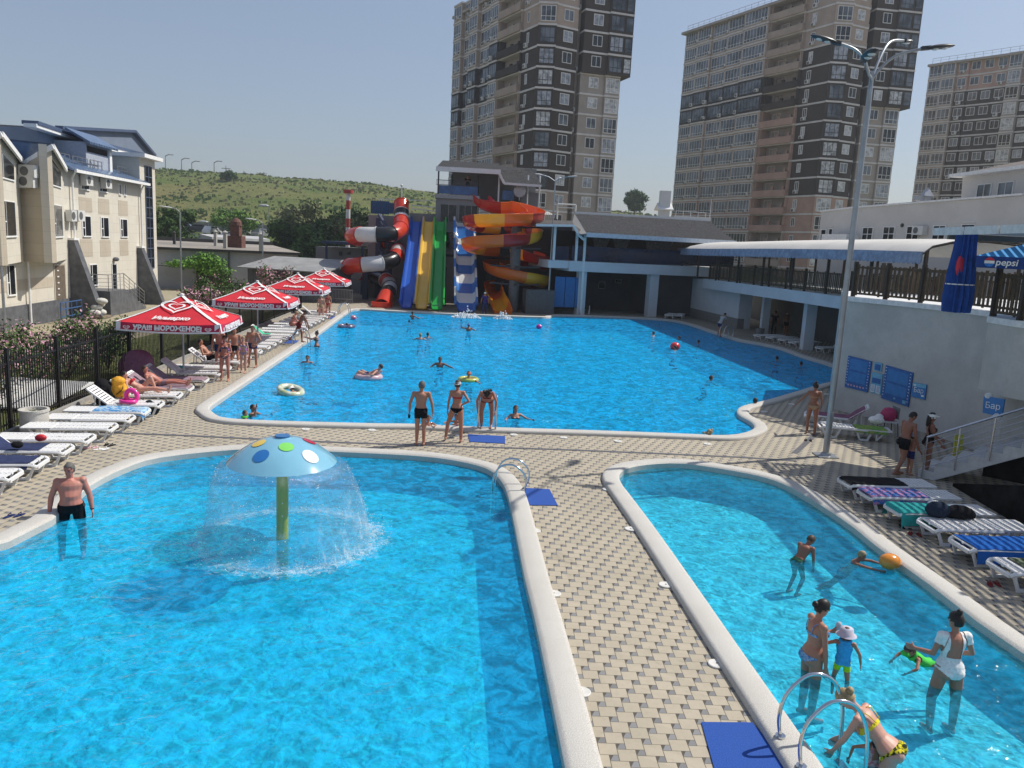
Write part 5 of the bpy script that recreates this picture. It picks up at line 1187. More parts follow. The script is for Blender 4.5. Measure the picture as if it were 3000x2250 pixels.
uw = thing('under_stair_shade', 'dark recess wall beneath the terrace stairs', 'wall', (13.2, 17, 0)); mb = MB(); a = s0+sdv*1.2+sw*wd; b_ = s0+sdv*(run*NS+2)+sw*wd; mb.hexa([a-up*.05, b_-up*.05, b_+sw*.2-up*.05, a+sw*.2-up*.05, a+up*.5, b_+up*(rise*NS-.2), b_+sw*.2+up*(rise*NS-.2), a+sw*.2+up*.5]); obj('wall', mb, PM('stair_shade_paint', (.022, .021, .02), 1.0, var=.5, scale=1.5, spec=0), uw); mb = MB(); mb.hexa([Vector(v) for v in ((10.95, 18.85, 0), (10.7, 12.5, 0), (10.9, 12.5, 0), (11.1, 18.85, 0), (10.95, 18.85, .08), (10.7, 12.5, 1.9), (10.9, 12.5, 1.9), (11.1, 18.85, .08))]); obj('added_shade_wall', mb, PM('stair_shade_paint', (.022, .021, .02), 1.0, var=.5, scale=1.5, spec=0), uw)  # near-black walls added to stand in for the shade under the stairs
# slatted pergola whose edge shows at the right; it throws the striped shade on the deck
pg = thing('slatted_pergola', 'slatted pergola with pale edge boards above the stairs at the right edge', 'pergola', (11.45, 20, TZ))
px0, py0, py1, pz = 11.45, 22.4, 10.5, 6.15
mb = MB()
for i in range(25): yl = py0 if i > 3 else py0; yn = py1 if i > 4 else 18.7-i*.6; mb.box((px0+.1+i*.165, (yl+yn)/2, pz+.1), (.085, yl-yn, .035))
obj('slats', mb, PM('slat_grey', (.30, .30, .29), .7), pg)
y_ = py0
while y_ > 17:
    mb = MB(); mb.box((px0-.02, y_-.75, pz+.09), (.06, 1.42, .2)); obj('edge_board', mb, PM('edge_white', (.66, .66, .64), .6), pg); y_ -= 1.55
for y_ in (22.2, 18.2, 14.2, 10.2):
    mb = MB(); mb.box((13.7, y_, pz-.02), (3.2 if y_ < 18 else 3.9, .12, .16)); obj('beam', mb, PM('olive_beam', (.12, .11, .09), .7), pg)
for x_, y_ in ((12.75, 19.0), (15.2, 22.1), (12.9, 14.2), (15.2, 14.2)): mb = MB(); mb.box((x_, y_, (pz+TZ-.1)/2), (.14, .14, pz-TZ-.1)); obj('post', mb, PM('olive_beam', (.12, .11, .09), .7), pg)
# ================================================================ restaurant behind
RP = PL(dep(*Z6(-40, 1375), 66), dep(*Z6(1327, 1262), 47)); rs_ = thing('restaurant', 'large white flat roofed building behind the veranda awning', 'building', RP.pt(5, 0)); rp = lambda X, Y, o_=0.0: RP.uv(Z6(X, Y), o_)
u_l = RP.uv(Z5(1090, 1400))[0]; tops = [RP.uv(Z5(1120, 1372)), rp(245, 1345), rp(600, 1318), rp(1327, 1262)]
mb = MB(); RP.poly(mb, [(tops[0][0], 0), (tops[-1][0]+6, 0), (tops[-1][0]+6, tops[-1][1]), tops[2], tops[1], tops[0]], -12, 0); obj('wall', mb, render_mat('restaurant_render', (.56, .54, .51), .06), rs_)
mb = MB()
for a, b_ in zip(tops, tops[1:]): mb.bar(RP.pt(a[0], a[1]+.03, .02), RP.pt(b_[0], b_[1]+.03, .02), .25, .12)
obj('parapet_cap', mb, sillw, rs_)
for X0, X1, Y0, Y1 in ((15, 40, 1485, 1570), (65, 88, 1480, 1515), (285, 342, 1472, 1570), (420, 482, 1468, 1570), (572, 640, 1465, 1570), (742, 812, 1460, 1560), (925, 1008, 1452, 1500)):
    a, zt = rp(X0, Y0, .02); b_, zb_ = rp(X1, Y1, .02); mb = MB(); window_on(RP, mb, a, b_, zb_-.3, zt, .03, 2 if X1-X0 > 30 else 1, fr=.06, low=.9); obj('window', mb, [white_trim, darkglass], rs_)
a, zt = rp(665, 1470, .1); mb = MB(); mb.mi(0); RP.box(mb, a-.5, a+.5, zt-.55, zt+.05, .05, .45); mb.mi(1); mb.cyl(RP.pt(a-.15, zt-.25, .45), RP.pt(a-.15, zt-.25, .47), .22, n=12); obj('ac_unit', mb, [ac_white, ac_fan], rs_)
a, zt = rp(66, 1520, .5); b_, zb_ = rp(225, 1550, .5); mb = MB(); RP.box(mb, a, b_, zb_-.1, zt, 0, 1.2); obj('door_canopy', mb, sillw, rs_)
mb = MB(); c = RP.pt(*rp(538, 1460, .03), .03); mb.cyl(c, c+RP.n*.05, .14, n=12); obj('vent', mb, dframe, rs_)
UP = PL(dep(*Z6(925, 1290), 56), dep(*Z6(1327, 1270), 50)); um = thing('upper_restaurant_storey', 'white upper storey with two windows above the restaurant roof', 'building', UP.pt(0, 8)); up_ = lambda X, Y, o_=0.0: UP.uv(Z6(X, Y), o_)
q = [up_(925, 1292), (up_(1327, 1265)[0]+5, up_(1327, 1275)[1]-1), (up_(1327, 1100)[0]+5, up_(1327, 1100)[1]), up_(930, 1140)]; q[0] = (q[0][0], q[0][1]-1); mb = MB(); UP.poly(mb, q, -8, 0); obj('wall', mb, render_mat('restaurant_render', (.56, .54, .51), .06), um)
mb = MB(); a, za = up_(862, 1140, .5); b_, zb_ = up_(1327, 1085, .5); mb.bar(UP.pt(a, za, .3), UP.pt(b_+5, zb_, .3), .9, .22); obj('eaves', mb, sillw, um)
mb = MB(); slabq(mb, [UP.pt(a, za+.1, .4), UP.pt(b_+5, zb_+.1, .4), UP.pt(b_+5, zb_+1.6, -4), UP.pt(a+3, za+1.3, -4)]); obj('roof', mb, PM('brownish_roof', (.15, .125, .11), .8), um)
for X0, X1, Y0, Y1 in ((1030, 1108, 1195, 1282), (1165, 1252, 1182, 1272)):
    a, zt = up_(X0, Y0, .02); b_, zb_ = up_(X1, Y1, .02); mb = MB(); window_on(UP, mb, a, b_, zb_, zt, .03, 2, fr=.06); obj('window', mb, [white_trim, glassm], um)
p = RP.pt(*rp(690, 1310, -1), -1); hd = thing('extractor_hood', 'small metal extractor hood on the restaurant roof', 'vent', p); mb = MB(); mb.box(p+up*.15, (.5, .5, .6)); mb.lathe(p+up*.4, [(.5, 0), (.14, .5), (.14, .6)], 4, R(45), R(405)); mb.box(p+Vector((-.5, 0, .25)), (.6, .4, .35)); obj('hood', mb, PM('zinc', (.4, .41, .43), .4, .5), hd)
# pergola-like flat slats near right edge on the terrace
# ================================================================ lamps
galv = PM('galvanised', (.36, .38, .40), .4, .75, var=.12, scale=2)
lamphead = PM('lamp_dark', (.05, .055, .06), .4, .3); lens = PM('lamp_lens', (.6, .62, .62), .2, coat=.5)
def head(root, c, d, L_=.75, mtl=lamphead):
    d = d.normalized(); s_ = d.cross(up).normalized(); u_ = s_.cross(d); M_ = Matrix((d, s_, u_)).transposed(); mb = MB(); mb.ell(c+d*L_*.5, (L_*.55, .16, .055), 12, M_); mb.box(c, (.22, .12, .09), M_); h_ = obj('lamp_head', mb, mtl, root, 60)
    mb = MB(); mb.ell(c+d*L_*.35-u_*.04, (.09, .09, .035), 8, M_); mb.ell(c+d*L_*.68-u_*.04, (.09, .09, .035), 8, M_); obj('lens', mb, lens, h_)
lb = at(1783, 985); lamp = thing('street_lamp', 'tall galvanised lamp post with four curved arms standing beside the right pools', 'street lamp', lb)
def above(px, py, off=Vector()):   # point near the vertical through lamp base seen at pixel, shifted by off in depth
    d = ray(px, py); k = (lb.y+off.y)/d.y; return EYE+d*k
hk = above(1897, 150); mb = MB(); mb.cyl(lb, Vector((lb.x, lb.y, hk.z-.9)), .085, .068, 14); mb.cyl(Vector((lb.x, lb.y, hk.z-.95)), Vector((lb.x, lb.y, hk.z-.05)), .068, .05, 12); obj('pole', mb, galv, lamp, 40)
mb = MB(); mb.box(lb+up*.015, (.55, .55, .03)); mb.cyl(lb, lb+up*.1, .16, .12, 14); obj('base_plate', mb, galv, lamp); mb = MB(); mb.box(lb+up*1.1+Vector((0, -.1, 0)), (.1, .03, .3)); obj('access_panel', mb, galv, lamp)
top = Vector((lb.x, lb.y, hk.z-.3))
for k_, (px, py, dy, dirv) in enumerate(((1807, 92, 0.1, (-1, 0, .22)), (1955, 88, 1.6, (.55, .9, .2)), (2000, 104, -.3, (1, -.1, .12)), (1868, 128, -2.4, (-.1, -1, .1)))):
    e_ = above(px, py, Vector((0, dy, 0))); mid = Vector((top.x*.6+e_.x*.4, top.y*.6+e_.y*.4, top.z+(e_.z-top.z)*.75)); mb = MB(); mb.tube(catmull([top-up*.7, top, mid, e_], 6, False), .035, 8); obj('arm', mb, galv, lamp, 60)
    head(lamp, e_, Vector(dirv), .66)
def small_lamp(px, pyb, pyt, D_, lab, double=False, drct=(-1, 0, .25), zb=None, gl='street lamps beyond the pool'):
    b_ = dep(px, pyb, D_); zb = b_.z if zb is None else zb; b_.z = zb; zt = dep(px, pyt, D_).z; l = thing('street_lamp', lab, 'street lamp', b_, gl)
    mb = MB(); mb.cyl(b_, Vector((b_.x, b_.y, zt-.2)), .075, .05, 8); obj('pole', mb, galv, l, 40)
    t_ = Vector((b_.x, b_.y, zt-.25))
    for dv in ([drct] if not double else [drct, (1, 0, .25), (.3, 1, .2)]):
        dv = Vector(dv); e_ = t_+dv.normalized()*(.5 if not double else 1.1)+up*.15; mb = MB(); mb.tube([t_, t_.lerp(e_, .5)+up*.1, e_], .03, 6); obj('arm', mb, galv, l); head(l, e_, Vector((dv.x, dv.y, .1)), .9 if not double else .6, PM('lamp_pale', (.5, .52, .52), .4))
small_lamp(1183, 678, 388, 63, 'slim grey lamp post with three arms beside the spiral slide', True, (-1, -.3, .25), 0)
small_lamp(393, 660, 452, 60, 'grey lamp post with pale head in front of the garages, left of the umbrellas', drct=(-1, -.4, .3), zb=0)
small_lamp(568, 650, 477, 70, 'grey lamp post rising behind the second umbrella', drct=(-1, -.4, .3), zb=0)
small_lamp(14, 760, 560, 36, 'grey lamp post before the hotel at the left edge', drct=(-1, -.2, .2), zb=0)
for X, Yt, Yb, lab, dbl in ((650, 205, 390, 'small twin headed lamp post behind the low pale building', True), (1020, 240, 400, 'small lamp post above the white off-road car', False), (1360, 15, 470, 'thin pole lamp standing before the hill, right of the parked cars', False)):
    p_ = ZA(X, Yb); q_ = ZA(X, Yt); D_ = 170; b_ = dep(*p_, D_); l = thing('street_lamp', lab, 'street lamp', b_, 'street lamps at the foot of the hill'); zt = dep(*q_, D_).z; mb = MB(); mb.cyl(b_-up*2, Vector((b_.x, b_.y, zt)), .13, .09, 6); obj('pole', mb, galv, l); 
    for s_ in ((-1, 1) if dbl else (-1,)): mb = MB(); mb.ell(Vector((b_.x+s_*1.1, b_.y, zt)), (1.1, .4, .3), 8); obj('lamp_head', mb, PM('lamp_pale', (.5, .52, .52), .4), l)
for i, (X, Yt, Yb) in enumerate(((1150, 375, 460), (1262, 400, 472), (1333, 420, 478), (1488, 420, 498), (1570, 440, 505), (1695, 475, 518))):
    p_, q_ = Z1(X, Yb), Z1(X, Yt); D_ = 436; b_ = dep(*p_, D_); zt = dep(*q_, D_).z; b_.z = hill_z(b_.x, b_.y)-.5
    l = thing('street_lamp' if i < 4 else 'utility_pole', ['first street lamp on the hill crest beside the hotel roof', 'second street lamp from the hotel on the hill crest', 'third street lamp from the hotel on the hill crest', 'fourth street lamp on the hill crest, just left of the crossarm pole', 'wooden utility pole with crossarm on the hill crest', 'small leaning utility pole farthest right on the hill crest'][i], 'street lamp' if i < 4 else 'utility pole', b_, 'poles along the hill crest')
    mb = MB(); mb.cyl(b_, Vector((b_.x, b_.y, zt)), .3, .2, 6)
    if i < 4: mb.tube([Vector((b_.x, b_.y, zt)), Vector((b_.x+2, b_.y, zt+1)), Vector((b_.x+4.5, b_.y, zt+.8))], .25, 5)
    else: mb.bar(Vector((b_.x-2.5, b_.y, zt-1.5)), Vector((b_.x+2.5, b_.y, zt-1.5)), .3)
    obj('pole', mb, PM('pole_grey', (.22, .22, .22), .8), l)

# ================================================================ iron fence, lawn, low roof
iron = PM('black_iron', (.018, .017, .016), .5, .2)
fpts = [Vector((-12.05, 12.5, 0)), Vector((-12.65, 19.5, 0)), Vector((-13.25, 27, 0)), Vector((-13.9, 36, 0)), Vector((-14.7, 46, 0)), Vector((-15.4, 57, 0))]
fence = thing('iron_fence', 'black iron bar fence between the loungers and the flowering shrubs', 'fence', fpts[1])
seglen = 0
for i in range(len(fpts)-1):
    p, q = fpts[i], fpts[i+1]; L_ = (q-p).length; mb = MB(); n = int(L_/.125)
    for z in (.22, 1.75): mb.bar(p+up*z, q+up*z, .035, .05)
    for k in range(n): c = p.lerp(q, (k+.5)/n); mb.bar(c+up*.08, c+up*2.0, .022)
    obj('bars', mb, iron, fence); m_ = max(1, round(L_/2.6))
    for k in range(m_): c = p.lerp(q, k/m_); mb = MB(); mb.box(c+up*1.07, (.09, .09, 2.14)); obj('post', mb, iron, fence)
p = at(720, 640); ff = thing('entry_railing', 'low grey metal railing by the pool corner under the last umbrella', 'railing', (-13.5, 63, 0)); mb = MB(); A_, B_ = dep(*Z3(215, 1340), 64), dep(*Z3(388, 1340), 63.5); A_.z = B_.z = 0
for z in (.35, 1.1): mb.bar(A_+up*z, B_+up*z, .05)
for k in range(14): c = A_.lerp(B_, k/13); mb.bar(c, c+up*1.1, .03)
obj('railing', mb, PM('grey_steel', (.3, .3, .31), .5, .5), ff)
lawn, t, b = mat('lawn_grass'); n1 = noise(t, 2, 5, .7); n2 = noise(t, 40, 3, .8); t.links.new(mixc(t, smooth(t, n1, .35, .7), mixc(t, smooth(t, n2, .3, .7), (.055, .09, .02), (.11, .15, .035)), (.17, .16, .06)), b.inputs['Base Color']); b.inputs['Roughness'].default_value = 1; bump(t, b, n2, 1, .03)
lw_ = [Vector((-12.25, 14, 0)), Vector((-12.7, 19.5, 0)), Vector((-13.3, 27, 0)), Vector((-14.0, 36, 0)), Vector((-14.8, 46, 0)), Vector((-15.4, 54, 0)), Vector((-18.5, 54, 0)), Vector((-18.2, 36, 0)), Vector((-18, 14, 0))]
struct('lawn', fill('lawn', [offset(ccw(lw_), -.12)], -.004, lawn), None)
kb = MB(); 
for a, c in zip(lw_, lw_[1:6]): kb.bar(a+Vector((.15, 0, .03)), c+Vector((.15, 0, .03)), .12, .16)
struct('lawn_kerb', kb, PM('kerb_concrete', (.3, .29, .27), .9))
# grass blades
mb = MB()
for i in range(9000):
    y = random.uniform(15, 53); x = -12.8-(y-20)*.065-random.uniform(.1, 3.6)
    a = random.random()*3.14; h = random.uniform(.03, .09); w_ = .012; dx, dy = math.cos(a)*w_, math.sin(a)*w_
    mb.add([(x-dx, y-dy, -.01), (x+dx, y+dy, -.01), (x+random.uniform(-.03, .03), y+random.uniform(-.03, .03), h)], [(0, 1, 2)])
g_ = obj('grass', mb, lawn); g_['kind'] = 'stuff'; tag(g_, 'short green grass between the iron fence and the flowering shrubs', 'grass')
# low corrugated roof seen through the fence
q = [at(*Z9(-260, 300), .5), at(*Z9(120, 290), .5), at(*Z9(760, 330), .5), at(*Z9(330, 545), .12), at(*Z9(-260, 520), .12)]
cr = thing('low_corrugated_roof', 'low white corrugated roof seen through the black fence at the left edge', 'canopy', q[3]); m, t, b = mat('corrugated_white'); wv = t.nodes.new('ShaderNodeTexWave'); wv.inputs['Scale'].default_value = 5.5; wv.bands_direction = 'Y'; t.links.new(coords(t), wv.inputs[0]); wx = t.nodes.new('ShaderNodeTexWave'); wx.inputs['Scale'].default_value = .5; t.links.new(coords(t), wx.inputs[0]); b.inputs['Roughness'].default_value = .55
t.links.new(mixc(t, smooth(t, noise(t, 1.5, 4), .3, .7), (.62, .62, .60), (.76, .76, .74)), b.inputs['Base Color']); bump(t, b, E(t, wv.outputs[1])+E(t, wx.outputs[1])*.15, .25, .03)
mb = MB(); slabq(mb, q, .05); obj('roof', mb, m, cr); mb = MB(); qq = [v-up*.06 for v in q]; mb.prism([(v.x-.15, v.y+.15) for v in qq], -.05, .06); obj('base', mb, PM('shade_cloth', (.03, .03, .03), .9), cr)

# ================================================================ leaves
def leaf_mat(name, c, c2, sc=1.5):
    m, t, b = mat(name); n1 = noise(t, sc, 3); oi = t.nodes.new('ShaderNodeNewGeometry'); 
    t.links.new(mixc(t, E(t, oi.outputs['Random Per Island']), mixc(t, smooth(t, n1, .35, .65), c, c2), tuple(min(1, x*1.6) for x in c2)), b.inputs['Base Color']); b.inputs['Roughness'].default_value = .7; b.inputs['Specular IOR Level'].default_value = .2; b.inputs['Subsurface Weight'].default_value = 0
    return m
leafA = leaf_mat('leaf_dark', (.022, .045, .012), (.045, .085, .02)); leafB = leaf_mat('leaf_mid', (.045, .10, .02), (.09, .17, .03)); pinkm = leaf_mat('pink_blossom', (.30, .14, .19), (.42, .24, .28), 6); leafC = leaf_mat('leaf_olive', (.06, .08, .03), (.11, .12, .05)); bark = PM('bark', (.09, .07, .05), .95, var=.3, scale=10, bmp=.5)
def leaves(mb, c, rr, n, size, mi=0, shell=.55, frac2=None):
    mb.mi(mi)
    for i in range(n):
        d = Vector((random.gauss(0, 1), random.gauss(0, 1), random.gauss(0, 1))).normalized(); q = shell+(1-shell)*random.random(); p = Vector(c)+Vector((d.x*rr[0], d.y*rr[1], d.z*rr[2]))*q*(1+.25*mnoise.noise(Vector((d.x*2.2+c[0], d.y*2.2+c[1], d.z*2.2))))
        a = Vector((random.gauss(0, 1), random.gauss(0, 1), random.gauss(0, 1))).normalized(); b_ = a.cross(d+a*.01); b_ = b_.normalized() if b_.length > .01 else Vector((1, 0, 0)); s_ = size*random.uniform(.6, 1.4)
        if frac2 and random.random() < frac2[1]: mb.mi(frac2[0])
        else: mb.mi(mi)
        mb.add([p-a*s_, p-b_*s_*.5, p+a*s_, p+b_*s_*.5], [(0, 1, 2, 3)])
def tree(name, lab, cat, base, h, rad, ncl, nleaf, size, m, group=None, trunk=.25, th=None, flat=.7, seed=1):
    random.seed(seed); t_ = thing(name, lab, cat, base, group); th = th or h*.35; mb = MB(); tops = []
    mb.tube([base-up*.3, base+up*th*.5+Vector((.1, 0, 0)), base+up*th*1.3], [trunk, trunk*.75, trunk*.5], 8)
    cr_ = MB()
    for i in range(ncl):
        a = random.random()*6.28; q = rad*random.uniform(.15, .8); z = th+(h-th)*random.uniform(.15, .85); c = base+Vector((math.cos(a)*q, math.sin(a)*q, z)); rr = rad*random.uniform(.25, .48)
        mb.tube([base+up*th*.9, (base+up*th+c)/2+up*.1, c], [trunk*.35, trunk*.2, .02], 5); leaves(cr_, c, (rr, rr, rr*flat), nleaf//ncl, size, 0, .3)
    obj('trunk', mb, bark, t_); obj('crown', cr_, m, t_); random.seed(seed+100); return t_
# flowering shrubs behind the fence
shr = [(-14.6, 16.5, 1.5, 1.3), (-14.8, 18.6, 1.7, 1.4), (-14.6, 20.7, 1.9, 1.3), (-15.0, 22.6, 2.1, 1.4), (-15.2, 24.8, 2.4, 1.5), (-15.4, 26.9, 2.3, 1.3), (-15.0, 28.9, 1.9, 1.1)]
labs = ['flowering shrub at the left edge, nearest to the camera behind the fence', 'second flowering shrub from the left edge behind the fence', 'third flowering shrub from the left edge behind the fence', 'fourth flowering shrub from the left edge, middle of the hedge', 'tall pink flowering shrub left of the nearest umbrella', 'pink flowering shrub just beside the nearest umbrella corner', 'dark green shrub behind the nearest umbrella pole']
for i, (x, y, h, r_) in enumerate(shr):
    random.seed(40+i); s_ = thing('flowering_shrub', labs[i], 'shrub', (x, y, 0), 'shrubs behind the iron fence'); mb = MB(); st_ = MB()
    for k in range(9): a = random.random()*6.28; c = Vector((x+math.cos(a)*r_*.45, y+math.sin(a)*r_*.6, h*random.uniform(.35, .8))); leaves(mb, c, (r_*.5, r_*.6, h*.3), 420, .055, 0, .3, (1, .3 if i < 6 else .03)); st_.tube([Vector((x, y, -.02)), c], [.03, .012], 5)
    obj('foliage', mb, [leafA if i != 2 else leafC, pinkm], s_); obj('stems', st_, bark, s_)
for i, (px, py, h, r_, D_) in enumerate(((436, 648, 2.0, 1.4, 46), (465, 640, 2.4, 1.5, 52), (505, 630, 2.6, 1.8, 60), (700, 600, 0, 0, 0), (600, 612, 3.0, 1.8, 62))):
    if not h: continue
    b_ = dep(px, py, D_); b_.z = 0; random.seed(60+i); s_ = thing('flowering_shrub', ['thin pink flowering shrub left of the second umbrella', 'dark shrub just left of the second umbrella tip', 'dark bushy shrub before the garage door', '', 'pale lilac flowering shrub before the ribbed shed'][i], 'shrub', b_, 'shrubs in the hotel yard'); mb = MB(); st_ = MB()
    for k in range(7): a = random.random()*6.28; c = b_+Vector((math.cos(a)*r_*.5, math.sin(a)*r_*.5, h*random.uniform(.3, .8))); leaves(mb, c, (r_*.5, r_*.5, h*.28), 200, .1, 0, .3, (1, .5 if i in (0, 4) else .08)); st_.tube([b_, c], [.04, .015], 5)
    obj('foliage', mb, [leafA, pinkm], s_); obj('stems', st_, bark, s_)
# vine on the pergola by the garage
vb = GP.pt(GP.uv(ZA(700, 980))[0], 0, 1.6); vn = thing('climbing_vine', 'bright green vine spreading over a wire frame on the garage wall', 'vine', vb); mb = MB()
for X, Y, rx, rz_ in ((300, 700, 1.5, .35), (430, 690, 1.6, .6), (540, 690, 1.6, .8), (600, 640, 1.0, .7), (680, 720, 1.5, .7), (740, 690, 1.0, .7), (790, 780, 1.2, .5), (640, 780, 1.2, .5)):
    u_, z_ = GP.uv(ZA(X, Y), 1.5); leaves(mb, GP.pt(u_, z_, 1.4), (rx, 1.0, rz_), 420, .13, 0, .2)
obj('foliage', mb, leaf_mat('vine_leaf', (.06, .14, .02), (.12, .24, .04)), vn); mb = MB(); u_, z_ = GP.uv(ZA(740, 830), 1.5); mb.tube(catmull([GP.pt(GP.uv(ZA(690, 985), 1.5)[0], 0, 1.5), GP.pt(GP.uv(ZA(720, 900), 1.5)[0], 1.5, 1.5), GP.pt(u_, z_+.4, 1.5)], 4, False), [.09]*4+[.07]*5 if False else .07, 6); obj('stem', mb, bark, vn)
mb = MB(); a, z_ = GP.uv(ZA(200, 715), 1.5); b__, _ = GP.uv(ZA(575, 740), 1.5); mb.bar(GP.pt(a-5, z_+.2, 1.5), GP.pt(b__, z_-.2, 1.5), .05); mb.bar(GP.pt(b__, 0, 1.5), GP.pt(b__, z_, 1.5), .07); mb.bar(GP.pt(a, z_, 1.5), GP.pt(a, z_, 0), .05); obj('wire_frame', mb, iron, vn)
# trees
def T(px, py, D_, h, rad, m, lab, seed, n=3000, size=.5, ncl=12, zb=None, flat=.8, group='trees along the foot of the hill', name='broadleaf_tree'):
    b_ = dep(px, py, D_); b_.z = hill_z(b_.x, b_.y) if D_ > 112 else 0; h *= .7 if 120 < D_ < 150 else 1; tree(name, lab, 'tree', b_, h, rad, ncl, n, size, m, group, trunk=h*.035, seed=seed, flat=flat, th=h*.12)
T(362, 500, 125, 13, 5.0, leafA, 'tall dark tree close beside the hotel corner', 5, 5200, .33, 16)
T(342, 505, 118, 9, 3.5, leafA, 'lower dark tree half hidden by the hotel corner', 6, 2600, .33)
T(512, 503, 160, 6, 5.2, leafB, 'bright green bush among the parked cars', 7, 2600, .3)
T(655, 520, 130, 8, 6.0, leafA, 'wide dark tree left of the striped pole', 8, 4200, .35)
T(640, 500, 170, 7.5, 6.0, leafC, 'pale olive tree above the boundary wall end', 9, 3800, .45)
T(690, 520, 125, 8.5, 5, leafA, 'dark tree just left of the striped pole', 11, 4000, .35)
T(735, 520, 135, 11, 7, leafA, 'large dark tree behind the striped pole', 10, 5200, .4)
T(780, 520, 130, 9.5, 6, leafC, 'olive tree behind the tube slide', 12, 4000, .38)
T(840, 520, 140, 9, 7, leafA, 'dark tree behind the tube slide top', 13, 4000, .4)
T(494, 440, 330, 3.2, 4, leafA, 'round dark bush alone on the middle of the slope', 14, 900, .8)
T(566, 388, 425, 2.5, 3, leafC, 'small dark bush on the hill crest right of the poles', 15, 300, .6)
b_ = dep(1369, 463, 300); tree('broadleaf_tree', 'lone round tree on the skyline between the two dark towers', 'tree', b_-up*1, 9.5, 5.6, 22, 5200, .45, leafA, 'trees along the foot of the hill', .35, 2.4, .8, 16)
# hill tufts
random.seed(5); mb = MB()
for i in range(7000):
    d = random.uniform(196, 455); a = random.uniform(-.52, .32); x = a*d; z = hill_z(x, d); nz_ = mnoise.noise(Vector((x*.03, d*.03, 1)))
    if nz_ < -.12 and random.random() < .75: continue
    w_ = random.uniform(.35, 1.0)*(1.5 if nz_ > .3 else 1); h = w_*random.uniform(.5, 1.0); mb.mi(0 if nz_ > .15 else random.choice((0, 1, 1, 2)))
    for k in range(3):
        q = Vector((x+random.uniform(-w_, w_)*.6, d+random.uniform(-w_, w_)*.6, z)); t1 = random.uniform(0, 3.14); dx = Vector((math.cos(t1), math.sin(t1)*.5, 0))*w_*.6
        mb.add([q-dx-up*.2, q+dx-up*.2, q+dx*.7+up*h*random.uniform(.5, 1), q-dx*.6+up*h], [(0, 1, 2, 3)])
hs = obj('hill_scrub', mb, [leaf_mat('scrub_green', (.075, .115, .028), (.12, .17, .045), .05), leaf_mat('scrub_olive', (.10, .12, .04), (.16, .16, .06), .05), leaf_mat('scrub_dry', (.18, .155, .08), (.24, .21, .12), .05)]); hs['kind'] = 'stuff'; tag(hs, 'low scrub and dry grass tufts covering the hillside', 'scrub')

# ================================================================ red ice cream umbrellas
redc = PM('umbrella_red', (.56, .022, .035), .8, var=.08, scale=2); whc = PM('umbrella_white', (.74, .73, .72), .8, var=.05); whtxt = PM('print_white', (.80, .80, .78), .8)
def heart(mb, c, x, y, s_, n_, w_=.14):
    """double outlined heart ribbon"""
    for k, (sc_, ww) in enumerate(((1.0, w_), (.52, w_*.75))):
        pts = []
        for i in range(44):
            t_ = 2*math.pi*i/44; X = 16*math.sin(t_)**3/17; Y = (13*math.cos(t_)-5*math.cos(2*t_)-2*math.cos(3*t_)-math.cos(4*t_))/17
            pts.append((X*1.25*sc_, Y*1.0*sc_-.02*k))
        o = len(mb.v); N = len(pts)
        for dn in (.006, .0):
            for X, Y in pts: q_ = 1-ww/sc_*1.25; mb.v += [tuple(c+(x*X+y*Y)*s_+n_*dn), tuple(c+(x*X*q_+y*((Y-.08*sc_)*q_+.08*sc_))*s_+n_*dn)]
        for i in range(N): j = (i+1) % N; mb.f.append([o+2*i, o+2*j, o+2*j+1, o+2*i+1][::-1]); mb.m.append(0)
